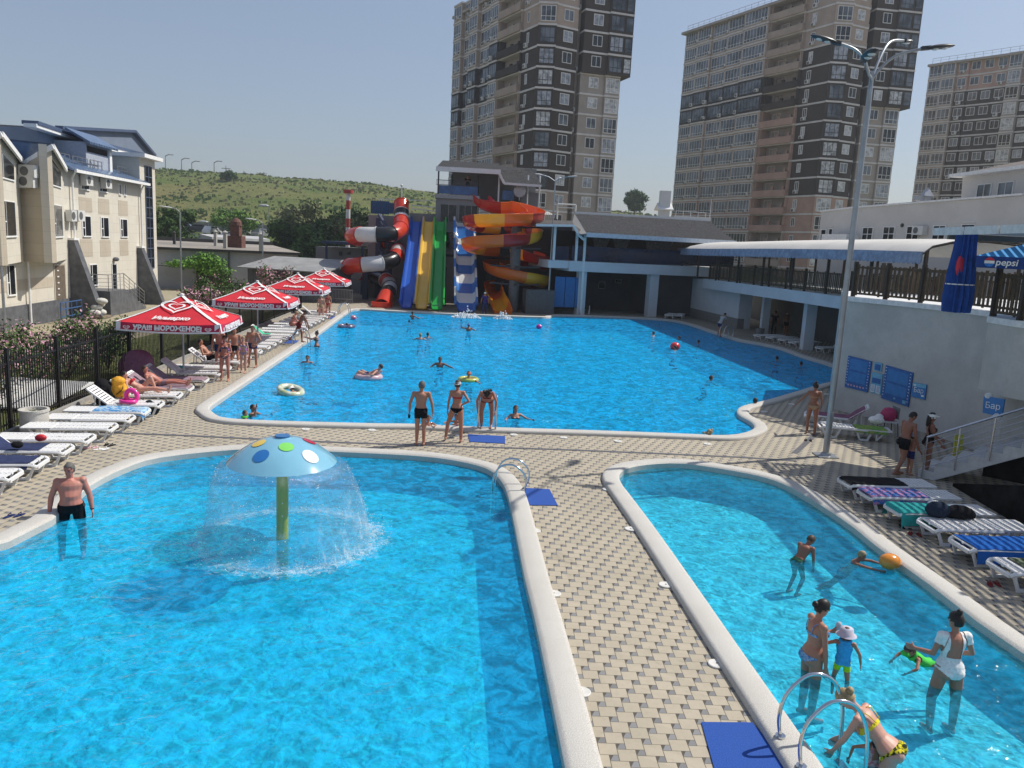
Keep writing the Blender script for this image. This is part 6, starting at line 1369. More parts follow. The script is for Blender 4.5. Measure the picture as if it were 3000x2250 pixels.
def make_umbrella():
    root = thing('ice_cream_umbrella', 'x', 'umbrella', (0, 0, 0)); S_ = 1.62; zr, za, vd = 2.22, 3.02, .24
    cs = [Vector((-S_, -S_, zr)), Vector((S_, -S_, zr)), Vector((S_, S_, zr)), Vector((-S_, S_, zr))]; ap = Vector((0, 0, za))
    cn = MB(); vl = MB(); trm = MB(); N = 6
    for i in range(4):
        a, b_ = cs[i], cs[(i+1) % 4]
        for k in range(N):
            for j in range(N):
                def P2(s, t): e0, e1 = a.lerp(ap, t), b_.lerp(ap, t); p = e0.lerp(e1, s); return p-up*(.10*math.sin(math.pi*s)*(1-t)*.6+.06*math.sin(math.pi*t))
                p = [P2(j/N, k/N), P2((j+1)/N, k/N), P2((j+1)/N, (k+1)/N), P2(j/N, (k+1)/N)]; cn.quad(*p); cn.quad(*[v-up*.012 for v in p[::-1]])
        n_ = (b_-a).cross(up).normalized(); n_ = n_ if n_.dot(a+b_) > 0 else -n_
        for k in range(10):
            s0, s1 = k/10, (k+1)/10; sg = lambda s: -.06*math.sin(math.pi*s); w1, w2 = .02*math.sin(k*2.1), .02*math.sin((k+1)*2.1)
            p = [a.lerp(b_, s0)+up*(sg(s0)-vd)+n_*(.05+w1), a.lerp(b_, s1)+up*(sg(s1)-vd)+n_*(.05+w2), a.lerp(b_, s1)+up*sg(s1), a.lerp(b_, s0)+up*sg(s0)]; vl.quad(*p); vl.quad(*[v-n_*.012 for v in p[::-1]])
            trm.quad(p[0]-up*.045, p[1]-up*.045, p[1]+up*.01+n_*.004, p[0]+up*.01+n_*.004); trm.quad(*[v-n_*.016 for v in (p[0]-up*.045, p[1]-up*.045, p[1]+up*.01, p[0]+up*.01)][::-1])
        # white seams along the ribs and at the valance ends
        d = (ap-a); s_ = d.cross(a-Vector((0, 0, a.z))).normalized(); ups = Vector((0, 0, .012))
        m_ = [a.lerp(ap, t)-up*.06*math.sin(math.pi*t) for t in (0, .25, .5, .75, 1)]
        for p0, p1 in zip(m_, m_[1:]):
            for sg_ in (-1, 1): trm.quad(p0+ups, p1+ups, p1+s_*.06*sg_-up*.01+ups, p0+s_*.07*sg_-up*.01+ups)
        trm.quad(a+n_*.056-up*(vd+.02), a.lerp(b_, .045)+n_*.058-up*(vd+.02), a.lerp(b_, .045)+n_*.01, a+n_*.01); trm.quad(b_.lerp(a, .045)+n_*.058-up*(vd+.02), b_+n_*.056-up*(vd+.02), b_+n_*.01, b_.lerp(a, .045)+n_*.01)
    cno = obj('canopy', cn, redc, root); obj('valance', vl, PM('valance_red', (.40, .015, .06), .8, var=.08), root); obj('trim', trm, whc, root)
    for i in range(4):
        a, b_ = cs[i], cs[(i+1) % 4]; x = (b_-a).normalized(); mid = (a+b_)/2; y = (ap-mid).normalized(); n_ = x.cross(y).normalized(); n_ = n_ if n_.z > 0 else -n_
        c = mid.lerp(ap, .57)+n_*-.015; mb = MB(); heart(mb, c+y*.06, x, y, .46, n_, .15); obj('heart_logo', mb, whtxt, root)
        text('Инмарко', .27, frame4(mid.lerp(ap, .17)+n_*-.008, x, y), whtxt, 'lettering', root, .003, .35, .009)
        nv = x.cross(up).normalized(); nv = nv if nv.dot(mid) > 0 else -nv; cv = mid-up*(.06+vd*.48)+nv*.075
        text('УРА!!! МОРОЖЕНОЕ!', .215, frame4(cv, x, up-nv*.2), whtxt, 'lettering', root, .003, 0, .011)
        for sx in (-1, 1): mb = MB(); heart(mb, cv+x*sx*1.28, x, up, .09, nv, .2); obj('heart_logo', mb, whtxt, root)
        mb = MB(); mb.bar(ap-up*.1, a-up*.03, .025); obj('rib', mb, steel, root)
    mb = MB(); mb.cyl((0, 0, 0), (0, 0, za), .035, n=10); obj('pole', mb, PM('pole_whitegrey', (.55, .56, .56), .4), root, 40); mb = MB(); mb.box((0, 0, .04), (.7, .7, .08)); obj('base', mb, PM('umbrella_base', (.4, .4, .38), .8), root)
    mb = MB(); mb.ell((0, 0, za+.02), (.08, .08, .05)); obj('finial', mb, whc, root); return root
um0 = make_umbrella()
ulab = ['red ice cream umbrella with white trim, nearest of the four', 'second red ice cream umbrella from the camera', 'third red ice cream umbrella, partly behind the second', 'farthest red ice cream umbrella, beside the tube slide']
for i, (x, y, a) in enumerate(((-11.55, 27.4, 7), (-12.1, 37.1, 6), (-12.85, 46.7, 5), (-13.5, 55.7, 4))):
    o = um0 if i == 0 else copy_tree(um0); place(o, (x, y, 0), R(a), ulab[i], 'red umbrellas along the pool')
# ================================================================ blue terrace umbrellas
pb_ = at(2150, 545, 5.95) ; pu = thing('blue_umbrella', 'open blue umbrella with white lettering on its dark blue valance', 'umbrella', (12.6, 17.3, TZ))
skb, dkb = PM('umbrella_sky', (.03, .28, .62), .8, var=.05), PM('umbrella_navy', (.012, .05, .22), .8)
cz = 5.42; c0 = dep(2105, 577, 19.5); S_ = 1.6; a_ = R(-30); Rm = Matrix.Rotation(a_, 3, 'Z'); cc_ = Vector((c0.x, c0.y, 0))+Rm @ Vector((S_, S_, 0)); zr = dep(2105, 552, 19.5).z; zb_ = c0.z
cs = [cc_+Rm @ Vector(v) for v in ((-S_, -S_, 0), (S_, -S_, 0), (S_, S_, 0), (-S_, S_, 0))]; ap = Vector((cc_.x, cc_.y, zr+.55)); mb = MB(); mv = MB()
for i in range(4):
    a, b_ = cs[i]+up*zr, cs[(i+1) % 4]+up*zr; mb.add([a, b_, ap], [(0, 1, 2)]); mb.add([a-up*.02, b_-up*.02, ap-up*.02], [(2, 1, 0)]); n_ = (b_-a).cross(up).normalized(); mv.hexa([a-up*(zr-zb_), b_-up*(zr-zb_), b_-up*(zr-zb_)-n_*.01, a-up*(zr-zb_)-n_*.01, a, b_, b_-n_*.01, a-n_*.01])
obj('canopy', mb, skb, pu); obj('valance', mv, dkb, pu); x = (cs[1]-cs[0]).normalized(); nv = x.cross(up)
if nv.dot(EYE-cs[0]) < 0: nv = -nv
h_ = zr-zb_; o_ = cs[0]+x*.66+up*(zr-h_*.5)+nv*.02; text('pepsi', h_*.8, frame4(o_, x, up), whtxt, 'lettering', pu, .004, .12, .004)
o2_ = cs[0]+x*.30+up*(zr-h_*.5)+nv*.02
for nm, a0, a1, m_ in (('logo_red', 20, 160, PM('logo_red', (.6, .03, .06), .6)), ('logo_white', 160, 200, whtxt), ('logo_blue', 200, 340, PM('logo_blue', (.03, .2, .6), .6))):
    mb = MB(); r_ = h_*.4; pts = [o2_+(x*math.cos(R(a0+(a1-a0)*i/10))+up*math.sin(R(a0+(a1-a0)*i/10)))*r_ for i in range(11)]
    if nm == 'logo_white': pts = [o2_+x*r_*.95+up*r_*.3, o2_-x*r_*.95+up*r_*.3, o2_-x*r_*.95-up*r_*.3, o2_+x*r_*.95-up*r_*.3]; pts = [p-nv*.004 for p in pts]
    mb.add([p+nv*.004 for p in pts]+[p for p in pts], [tuple(range(len(pts))), tuple(range(len(pts), 2*len(pts)))[::-1]]); obj(nm, mb, m_, pu)
mb = MB(); mb.cyl((cc_.x, cc_.y, TZ), (cc_.x, cc_.y, ap.z), .03); obj('pole', mb, iron, pu)
cb_ = dep(2062, 690, 21.3); cb_.z = TZ; cu_ = thing('closed_umbrella', 'closed blue umbrella with red emblem wrapped around its pole on the terrace', 'umbrella', cb_); zt = dep(2088, 492, 21.3).z; hh = zt-TZ; mb = MB(); n = 14
prof = [(.30, .02), (.33, .35), (.30, hh*.45), (.24, hh*.75), (.22, hh*.93), (.10, hh)]
for k in range(len(prof)):
    for i in range(n*2): r_ = prof[k][0]*(1+.16*(-1)**i); t_ = math.pi*i/n; mb.v.append((cb_.x+r_*math.cos(t_), cb_.y+r_*math.sin(t_), cb_.z+prof[k][1]))
for k in range(len(prof)-1):
    for i in range(2*n): j = (i+1) % (2*n); mb.f.append([k*2*n+i, k*2*n+j, (k+1)*2*n+j, (k+1)*2*n+i]); mb.m.append(0)
obj('cloth', mb, PM('umbrella_royal', (.012, .07, .30), .8, var=.15, scale=5), cu_); mb = MB(); mb.cyl(cb_, cb_+up*(hh+.05), .03); obj('pole', mb, iron, cu_); mb = MB(); mb.ell(cb_+Vector((-.16, -.17, hh*.55)), (.11, .09, .28), 10); obj('emblem', mb, PM('logo_red', (.6, .03, .06), .6), cu_); mb = MB(); mb.lathe(cb_+up*hh*.33, [(.35, 0), (.35, .03)], 20); obj('strap', mb, whtxt, cu_)

# ================================================================ loungers
lwhite = PM('lounger_white', (.74, .74, .73), .45, var=.04)
def make_lounger(name, raised):
    root = thing(name, 'x', 'sun lounger', (0, 0, 0)); w_, zt = .33, .34; seat0, seat1 = -.98, .28       # foot end at -x, head at +x... local x along the bed, foot at +x
    mb = MB()
    for s_ in (-1, 1): mb.tube(catmull([(-.35, s_*w_, zt-.03), (.5, s_*w_, zt-.02), (.9, s_*w_, zt-.02), (1.0, s_*w_*.9, zt-.07)], 3, False), .035, 6)
    mb.bar((1.0, -w_*.9, zt-.07), (1.0, w_*.9, zt-.07), .06, .06); mb.bar((-.35, -w_, zt-.03), (-.35, w_, zt-.03), .05, .05); obj('frame', mb, lwhite, root, 50)
    mb = MB(); n = 13
    for i in range(n): x = -.30+1.24*(i+.5)/n; mb.box((x, 0, zt), (1.24/n*.72, 2*w_, .022))
    for y_ in (-w_*.95, 0, w_*.95): mb.box((.32, y_, zt-.004), (1.26, .05, .03))
    obj('seat', mb, lwhite, root)
    ang = R(38) if raised else 0.0; Mr = Matrix.Rotation(ang, 3, 'Y'); o_ = Vector((-.32, 0, zt)); mb = MB(); n = 7
    for i in range(n): x = -.62*(i+.5)/n-.02; mb.box(o_+Mr @ Vector((x, 0, 0)), (.62/n*.72, 2*w_*.92, .022), Mr)
    for y_ in (-w_*.9, w_*.9): mb.box(o_+Mr @ Vector((-.34, y_, -.005)), (.68, .07, .035), Mr)
    mb.box(o_+Mr @ Vector((-.68, 0, -.005)), (.07, 2*w_*.95, .04), Mr)
    if raised:
        for y_ in (-w_*.6, w_*.6): mb.bar(o_+Mr @ Vector((-.45, y_, -.02)), (-.72, y_, .06), .03)
    obj('backrest', mb, lwhite, root)
    for s_ in (-1, 1):
        for x0, x1 in ((.52, .86), (-.38, -.12) if not raised else (-.45, -.15)):
            mb = MB(); y_ = s_*w_*.92; mb.bar((x0-.10, y_, zt-.02), (x0+.02, y_, .03), .045, .05); mb.bar((x1+.10, y_, zt-.02), (x1-.02, y_, .03), .045, .05); mb.bar((x0-.0, y_, .025), (x1+.0, y_, .025), .05, .05); obj('leg', mb, lwhite, root)
    if not raised: 
        for s_ in (-1, 1): mb = MB(); mb.bar((-.85, s_*w_*.85, zt-.02), (-.62, s_*w_*.85, .03), .04); mb.bar((-.6, s_*w_*.85, zt-.02), (-.62, s_*w_*.85, .03), .04); obj('back_leg', mb, lwhite, root)
    return root
LF, LR = make_lounger('sun_lounger', False), make_lounger('sun_lounger', True); usedL = {}
def lounger(x, y, a, lab, raised=False, group='white sun loungers on the left side', z=0.0, s=1.0):
    src = LR if raised else LF; o = src if raised not in usedL else copy_tree(src); usedL[raised] = 1; place(o, (x, y, z), a, lab, group)
    if s != 1: o.scale = (s, s, s)
    return o
# left rows: foot end towards the pool (+x); rows follow the pool edge
la = R(9)
def LP(y): return -10.78-(y-18)*.0625 if y > 24 else -10.72-(y-14)*.035
left_l = [(13.9, 0, 'white lounger at the left edge, nearest to the camera'), (14.95, 0, 'second white lounger from the camera, level with the standing man'), (15.9, 1, None), (16.95, 1, None), (17.95, 0, 'empty lounger between the blue towel ones and the planter'),
          (19.1, 0, 'flat empty lounger, first beyond the concrete planter'), (20.1, 0, 'flat empty lounger, second beyond the concrete planter'), (21.05, 0, 'flat lounger with the blue patterned towel'), (22.0, 1, 'lounger with raised slatted back beside the yellow rucksack'), (23.4, 1, 'lounger under the sunbather with raised knee'), (24.6, 1, 'lounger with the purple towel hidden under the nearest umbrella'),
          (26.1, 1, 'raised lounger covered by the lilac towel'), (27.5, 1, 'raised lounger draped with a white towel'), (28.7, 0, 'flat lounger just beyond the nearest umbrella pole'), (30.2, 1, 'lounger carrying the reclining man'), (31.4, 0, 'flat lounger behind the walking group'), (33.2, 1, 'raised lounger with lilac towel behind the bathers'), (34.6, 0, 'flat lounger under the second umbrella, near side'), (35.7, 0, 'flat lounger under the second umbrella pole'), (36.8, 0, None), (37.9, 0, None), (39.0, 1, 'raised lounger with green towel beyond the second umbrella'), (40.4, 0, None), (41.6, 0, None), (42.9, 0, 'flat lounger beside the seated red bather'), (44.2, 0, None), (45.4, 0, None), (46.6, 0, None), (47.8, 0, None), (49.2, 1, 'raised lounger near the third umbrella'), (51.0, 1, 'raised lounger behind the standing far bathers'), (52.6, 0, None)]
for y, rz_, lab in left_l:
    if y == 15.9: lab = 'raised lounger covered with navy towel, nearer one of the pair'
    if y == 16.95: lab = 'raised lounger covered with navy towel beside the concrete planter'
    lounger(LP(y)-.0, y, la+R(random.uniform(-1.5, 1.5)) if y < 30 else la+R(random.uniform(-3, 3)), lab or 'empty flat white lounger in the tight row under the second and third umbrella', bool(rz_), 'white sun loungers on the left side' if lab else 'tight row of empty loungers')
# right row: foot end towards the pool (-x)
right_l = [(8.75, 17.7, 'lounger with black towel, farthest of the right hand row'), (8.85, 16.85, 'lounger with patterned colourful towel on the right'), (9.0, 15.85, 'lounger with turquoise towel on the right'), (9.25, 14.95, 'lounger carrying the dark rucksacks on the right'), (9.35, 13.95, 'lounger with bright blue towel on the right'), (9.45, 12.9, 'lounger with camouflage green towel on the right'), (9.6, 11.9, 'lounger cut by the right edge, nearest to the camera')]
for x, y, lab in right_l: lounger(x, y, R(184), lab, False, 'loungers along the right pool')
for (px, py), a, lab, rz_ in ((ZB(560, 500), 160, 'lounger with maroon towel against the curved wall', True), (ZB(690, 590), 168, 'lounger with green towel before the curved wall', False)):
    p = at(*px_ if False else (px, py), .2); lounger(p.x, p.y, R(a), lab, rz_, 'loungers below the notice boards')
for i, (X, Y) in enumerate(((85, 930), (185, 945), (285, 965), (370, 985), (590, 1030))):
    p = at(*Z8(X, Y), .2); lounger(p.x+.5, p.y, R(200), ['shaded lounger beside the bin under the veranda', 'second shaded lounger under the veranda', 'third shaded lounger under the veranda', 'shaded lounger touching the veranda column', 'raised shaded lounger between column and curved wall'][i], i == 4, 'shaded loungers under the veranda')
for i, (X, Y) in enumerate(((1232, 1110), (1312, 1112))): p = at(*Z7(X, Y), .2); lounger(p.x, p.y+.5, R(250), ['low white lounger at the far corner by the dark fence, left one', 'low white lounger at the far corner by the dark fence, right one'][i], False, 'loungers by the far fence')
# towels
def towel(x, y, a, L_, W_, m, lab, z=.36, raised=False, x0=-.9, drape=.1, name='towel', cat='towel'):
    """cloth lying on a lounger, in the lounger's frame"""
    Mz = Matrix.Rotation(a, 3, 'Z'); mb = MB(); nu, nv = 18, 8; ang = R(38)
    for q in range(2):
        for i in range(nu+1):
            for j in range(nv+1):
                u = x0+L_*i/nu; v = -W_/2+W_*j/nv; zz = z+.012-q*.012+.006*math.sin(u*14+v*9)+.005*math.sin(v*25+u*4)
                if abs(v) > .35: zz -= (abs(v)-.35)*2.2; v = math.copysign(.35+(abs(v)-.35)*.4, v)
                X_, Z_ = u, zz
                if raised and u < -.32: d_ = -.32-u; X_ = -.32-d_*math.cos(ang); Z_ = zz+d_*math.sin(ang)
                if u > .98: Z_ -= (u-.98)*1.5; X_ = .98+(u-.98)*.2
                p = Mz @ Vector((X_, v, 0)); mb.v.append((x+p.x, y+p.y, Z_))
    for q in range(2):
        o = q*(nu+1)*(nv+1)
        for i in range(nu):
            for j in range(nv): f = [o+i*(nv+1)+j, o+(i+1)*(nv+1)+j, o+(i+1)*(nv+1)+j+1, o+i*(nv+1)+j+1]; mb.f.append(f if not q else f[::-1]); mb.m.append(0)
    o = obj(name, mb, m, None, 60); return tag(o, lab, cat)
def cloth(name, c, c2=None, sc=6, sharp=False):
    m, t, b = mat(name); n = noise(t, sc, 3, .6, None, 1.0)
    t.links.new(mixc(t, smooth(t, n, .48, .52) if sharp else smooth(t, n, .3, .7), c, c2 or tuple(x*1.3 for x in c)), b.inputs['Base Color']); b.inputs['Roughness'].default_value = .95; b.inputs['Specular IOR Level'].default_value = .1; return m
navyc = cloth('navy_cloth', (.03, .04, .09)); lilac = cloth('lilac_cloth', (.24, .17, .20)); tq = cloth('turquoise_cloth', (.03, .30, .28)); bluec = cloth('blue_cloth', (.02, .12, .42)); blackc = cloth('black_cloth', (.015, .015, .016)); whitec = cloth('white_cloth', (.62, .62, .6)); patt = cloth('patterned_cloth', (.06, .16, .42), (.45, .22, .38), 9, True); camo = cloth('camo_cloth', (.20, .23, .15), (.08, .10, .05), 11, True); bpat = cloth('blue_pattern', (.08, .25, .50), (.40, .52, .60), 7, True); greenc = cloth('green_cloth', (.12, .30, .08), (.3, .35, .08), 6, True); maroon = cloth('maroon_cloth', (.20, .09, .13)); redt = cloth('red_cloth', (.4, .06, .05), (.3, .12, .08)); 
towel(LP(15.9), 15.9, la, 1.75, .8, navyc, 'navy towel spread over the nearer raised lounger on the left', raised=True); towel(LP(16.95), 16.95, la, 1.4, .75, navyc, 'navy towel over the raised lounger beside the planter', raised=True)
towel(LP(21.05), 21.05, la, 1.4, .8, bpat, 'pale blue patterned towel hanging over the flat lounger', x0=-.3); towel(LP(26.1), 26.1, la, 1.9, .72, lilac, 'lilac towel over the raised lounger under the nearest umbrella', raised=True); towel(LP(27.5), 27.5, la, .75, .75, whitec, 'white towel hung over a raised lounger back', raised=True, x0=-1.02)
towel(LP(24.6), 24.6, la, 1.9, .72, lilac, 'purple towel on the lounger in the umbrella shade', raised=True); towel(LP(33.2), 33.2, la, 1.5, .7, cloth('purple_cloth', (.22, .08, .25)), 'purple towel on the lounger behind the walking bathers', raised=True); towel(LP(39.0), 39, la, .9, .5, cloth('mint_cloth', (.05, .4, .25)), 'mint green towel on a raised lounger beyond the second umbrella', raised=True)
towel(8.75, 17.7, R(184), 1.35, .8, blackc, 'black towel covering the farthest lounger of the right row', x0=-.35); towel(8.85, 16.85, R(184), 1.3, .85, patt, 'blue and pink patterned towel on the right row', x0=-.3); towel(9.0, 15.85, R(184), 1.35, .95, tq, 'turquoise towel hanging from the right hand lounger', x0=-.3)
towel(9.35, 13.95, R(184), 1.6, .95, bluec, 'bright blue towel spread over the right hand lounger', x0=-.7); towel(9.45, 12.9, R(184), 1.2, .75, camo, 'camouflage green towel on the right hand lounger', x0=-.55)
p = at(*ZB(560, 500), .2); towel(p.x, p.y, R(160), 1.6, .75, maroon, 'maroon towel over the lounger against the curved wall', raised=True); p = at(*ZB(690, 590), .2); towel(p.x, p.y, R(168), .9, .8, greenc, 'green and yellow towel on the lounger before the curved wall', x0=-.9)
# ================================================================ ladders, mats, lids, drain
chrome = PM('chrome_tube', (.62, .63, .65), .12, 1.0, var=.04)
def ladder(c, dirn, lab, w_=.5, k=1.0):
    """grab rails over the coping at c; dirn points into the pool"""
    d = Vector((math.cos(dirn), math.sin(dirn), 0)); s_ = Vector((-d.y, d.x, 0)); t_ = thing('pool_ladder', lab, 'pool ladder', c)
    for sg in (-1, 1):
        o = Vector(c)+s_*sg*w_/2; P_ = catmull([o-d*.32+up*.1, o-d*.36+up*.35*k, o-d*.30+up*.62*k, o-d*.08+up*.84*k, o+d*.18+up*.80*k, o+d*.33+up*.55*k, o+d*.38+up*.2*k, o+d*.38-up*.35, o+d*.38-up*.7], 5, False); mb = MB(); mb.tube(P_, .022, 10); obj('rail', mb, chrome, t_, 60); mb = MB(); mb.cyl(o-d*.32+up*.1, o-d*.32+up*.125, .055, n=14); obj('flange', mb, chrome, t_)
    for k in range(3): mb = MB(); z = -.2-.24*k; mb.box(Vector(c)+d*.38+up*z, (.10, w_, .03), rz=dirn); obj('step', mb, chrome, t_)
def mid2(a, b_): return (a+b_)/2
ladder(mid2(at(1130, 1075), at(1113, 1042))+Vector((-.18, 0, 0)), R(172), 'chrome grab rails at the corner of the fountain pool beside a blue mat', .5, .74)
pA, pB = at(*ZC(178, 1470), .1), at(*ZC(305, 1655), .1); cL = mid2(pA, pB); dv = math.atan2((pB-pA).x, -(pB-pA).y); ladder(Vector((cL.x, cL.y, 0))+Vector((math.cos(dv), math.sin(dv), 0))*.32, dv, 'chrome grab rails in the lower right foreground beside the large blue mat', (pB-pA).length)
lA, lB = at(1032, 925, .1), at(1070, 927, .1); cl = mid2(lA, lB); t_ = thing('pool_ladder', 'straight chrome ladder rails held by the bending woman at the main pool', 'pool ladder', cl)
ladc = cl
for p in (lA, lB): mb = MB(); mb.tube(catmull([p+Vector((0, -.0, 0)), p+up*.7, p+up*.95+Vector((0, .12, 0)), p+up*.85+Vector((0, .42, 0)), p+up*.3+Vector((0, .52, 0)), p+Vector((0, .52, -.8))], 5, False), .028, 10); obj('rail', mb, chrome, t_, 60)
ladder(at(657, 748)+Vector((-.15, 0, 0)), R(0), 'chrome ladder the climbing man holds at the left pool edge'); ladder(at(*Z3(318, 1400))+Vector((0, 0, 0)), R(0), 'chrome ladder at the far left corner of the main pool'); ladder(at(*Z7(475, 1103)), R(-90), 'chrome ladder rails at the far edge before the bar column', .75)
ladder(at(1568, 730), R(200), 'ladder at the shaded right edge beside the man in the pale shirt')
matm, t, b = mat('mat_blue'); n1 = noise(t, 60, 3, .8); t.links.new(mixc(t, smooth(t, n1, .3, .7), (.012, .055, .26), (.02, .09, .38)), b.inputs['Base Color']); b.inputs['Roughness'].default_value = .95; bump(t, b, n1, .6, .006)
def mat4(pxs, lab):
    q = [at(*p) for p in pxs]; mb = MB(); mb.hexa([v+up*.005 for v in q]+[v+up*.016 for v in q]); me = obj('pool_mat', mb, matm); tag(me, lab, 'mat')
mat4([(1138, 1092), (1205, 1093), (1187, 1058), (1133, 1055)], 'blue mat beside the grab rails of the fountain pool'); mat4([(1014, 955), (1091, 959), (1091, 943), (1011, 939)], 'blue mat in front of the bending woman'); mat4([(1553, 1659+40), (1745, 1659+40), (1625, 1563), (1515, 1562)], 'large blue mat in the lower foreground beside the grab rails')
mat4([(612, 742), (650, 743), (662, 737), (625, 735)], 'blue mat behind the climbing man at the left pool edge'); mat4([(703, 689), (724, 690), (735, 684), (716, 683)], 'blue mat by the far left ladder')
lidm = PM('lid_white', (.62, .61, .57), .6)
def lid(px, py, lab):
    c = at(px, py); mb = MB(); mb.lathe(c, [(.115, .001), (.115, .02), (.105, .026), (.015, .024)], 20); o = obj('skimmer_lid', mb, [lidm]); tag(o, lab, 'skimmer lid', 'round white skimmer lids'); 
    mb2 = MB(); mb2.cyl(c+up*.024, c+up*.028, .012, n=8); obj('pull_hole', mb2, dframe, o)
desc = [((1155, 1148), 'beside the fountain pool coping below the small blue mat'), ((1196, 1284), 'halfway along the fountain pool coping'), ((1256, 1497), 'nearest one against the fountain pool coping'), ((1312, 1058), 'at the top left of the shallow pool'), ((1362, 1144), 'left of the shallow pool, second from its corner'), ((1438, 1265), 'left of the shallow pool at mid length'), ((1548, 1436), 'left of the shallow pool above the big blue mat'),
        ((660, 928), 'behind the fountain mushroom, left one'), ((803, 930), 'right of the mushroom at the main pool edge'), ((860, 936), 'left of the standing man'), ((992, 942), 'between the standing women at the main pool edge'), ((1110, 940), 'just right of the mat before the bending woman'), ((1217, 946), 'third right of the bending woman'), ((1335, 954), 'middle of the main pool near edge'), ((1528, 960), 'below the curly bather at the main pool edge'), ((560, 920), 'near the left corner of the main pool'),
        ((467, 905), 'outside the left corner curve of the main pool'), ((1757, 859), 'on the right bend of the main pool'), ((1715, 878), 'second on the right bend of the main pool'), ((1748, 893), 'third on the right bend, by the curved shadow'), ((1772, 925), 'inside the outer curve near the walking woman')]
rem = {1715: (1784*0+1698, 866)}
for (px, py), d_ in desc:
    if px in (860, 560): continue
    if d_.startswith('on the right bend'): px, py = 1850*0+1710, 874
    elif d_.startswith('second on the right bend'): px, py = 1786-0, 858-6
    elif d_.startswith('third on'): px, py = 1651-0, 890
    elif d_.startswith('inside the outer'): px, py = 1770-0, 927
    if d_.startswith('inside'): continue
    lid(px, py, 'round white skimmer lid '+d_)
dm_, t, b = mat('drain_grate'); wv = t.nodes.new('ShaderNodeTexWave'); wv.inputs['Scale'].default_value = 8; wv.bands_direction = 'X'; t.links.new(coords(t), wv.inputs[0]); t.links.new(mixc(t, smooth(t, E(t, wv.outputs[1]), .4, .6), (.03, .03, .032), (.26, .26, .27)), b.inputs['Base Color']); b.inputs['Metallic'].default_value = .4; b.inputs['Roughness'].default_value = .5
dp = [at(*p) for p in ((235, 935), (420, 942), (560, 949), (760, 957), (1000, 965), (1200, 971), (1400, 979), (1600, 988), (1720, 996))]; mb = MB()
for a, b_ in zip(dp, dp[1:]): mb.bar(a+up*.004, b_+up*.004, .13, .01)
struct('drain_channel', mb, dm_)
dp = [at(*ZB(215, 770)), at(*ZB(330, 670)), at(*ZB(400, 600))]; mb = MB(); mb.bar(dp[0]+up*.004, dp[2]+up*.004, .16, .01); struct('drain_channel', mb, dm_)

# ================================================================ mushroom fountain
mc = at(610, 1162, WZ); zr, za, rr = 1.36, 1.80, .94; fn = thing('mushroom_fountain', 'pale blue mushroom fountain with coloured dots and green stem, shedding a water bell', 'fountain', mc)
prof = []
for i in range(15): f = i/14; prof.append((max(.13, rr*(1-f)), zr+(za-zr)*(1-(1-f)**2.1)))
cbase = Vector((mc.x, mc.y, 0)); mb = MB(); mb.lathe(cbase, [(rr-.04, zr-.02)]+prof+[(.12, za-.03), (.10, za+.0)], 48); mb.lathe(cbase, [(.05, zr+.1), (.3, zr+.12), (rr-.3, zr+.05), (rr-.04, zr-.02)][::-1], 48); capm = PM('cap_blue', (.20, .46, .60), .12, var=.05, scale=2, coat=.8); obj('cap', mb, capm, fn, 60)
def capz(r_): 
    for (r0, z0), (r1, z1) in zip(prof, prof[1:]):
        if r1 <= r_ <= r0: return z0+(z1-z0)*(r0-r_)/(r0-r1)
    return za
def dot(px, py, rad, col, nm, m_):
    lo = None; d = ray(px, py); best = None; k = 8.0
    while k < 18:
        p = EYE+d*k; q = Vector((p.x-mc.x, p.y-mc.y, 0)).length
        if q < rr and p.z <= capz(q): best = p; break
        k += .01
    if best is None: return
    mb = MB(); v = best-cbase; v = Vector((v.x, v.y, 0)); rad0 = v.length; tdir = Vector((-v.y, v.x, 0)).normalized(); rdir = v.normalized(); vs = [(0, 0)]+[(rad*.5*math.cos(a), rad*.5*math.sin(a)) for a in [i*math.pi/8 for i in range(16)]]+[(rad*math.cos(a), rad*math.sin(a)) for a in [i*math.pi/8 for i in range(16)]]; pts = []
    for a, b_ in vs:
        q = rdir*(min(rad0, rr-rad*.95)+b_*.9)+tdir*a; r_ = min(q.length, rr-.012); q = q.normalized()*r_ if q.length > 0 else q; pts.append(cbase+q+up*(capz(r_)+.012))
    mb.add(pts, [(0, 1+i, 1+(i+1) % 16) for i in range(16)]+[(1+i, 17+i, 17+(i+1) % 16, 1+(i+1) % 16) for i in range(16)]); obj('dot', mb, m_, fn, 180)
s5 = zm(550, 1230, .33149)
for X, Y, r_, nm, c in ((630, 207, .17, 'yellow', (.80, .55, .05)), (872, 240, .17, 'green', (.22, .65, .12)), (1075, 190, .17, 'red', (.55, .02, .06)), (648, 323, .18, 'blue', (.02, .16, .45)), (1085, 325, .19, 'white', (.78, .78, .78))): dot(*s5(X, Y), r_*.76, nm, nm, PM('dot_'+nm, c, .2, coat=.6, var=.03))
mb = MB(); mb.cyl((mc.x, mc.y, -.82), (mc.x, mc.y, zr+.1), .105, n=20); obj('stem', mb, PM('stem_green', (.36, .42, .03), .35, var=.15, scale=2, coat=.4, c2=(.5, .42, .02)), fn, 40)
mb = MB(); mb.cyl((mc.x, mc.y, za-.1), (mc.x, mc.y, za+.03), .13, n=20); obj('nozzle', mb, PM('nozzle_blue', (.04, .15, .35), .4), fn)
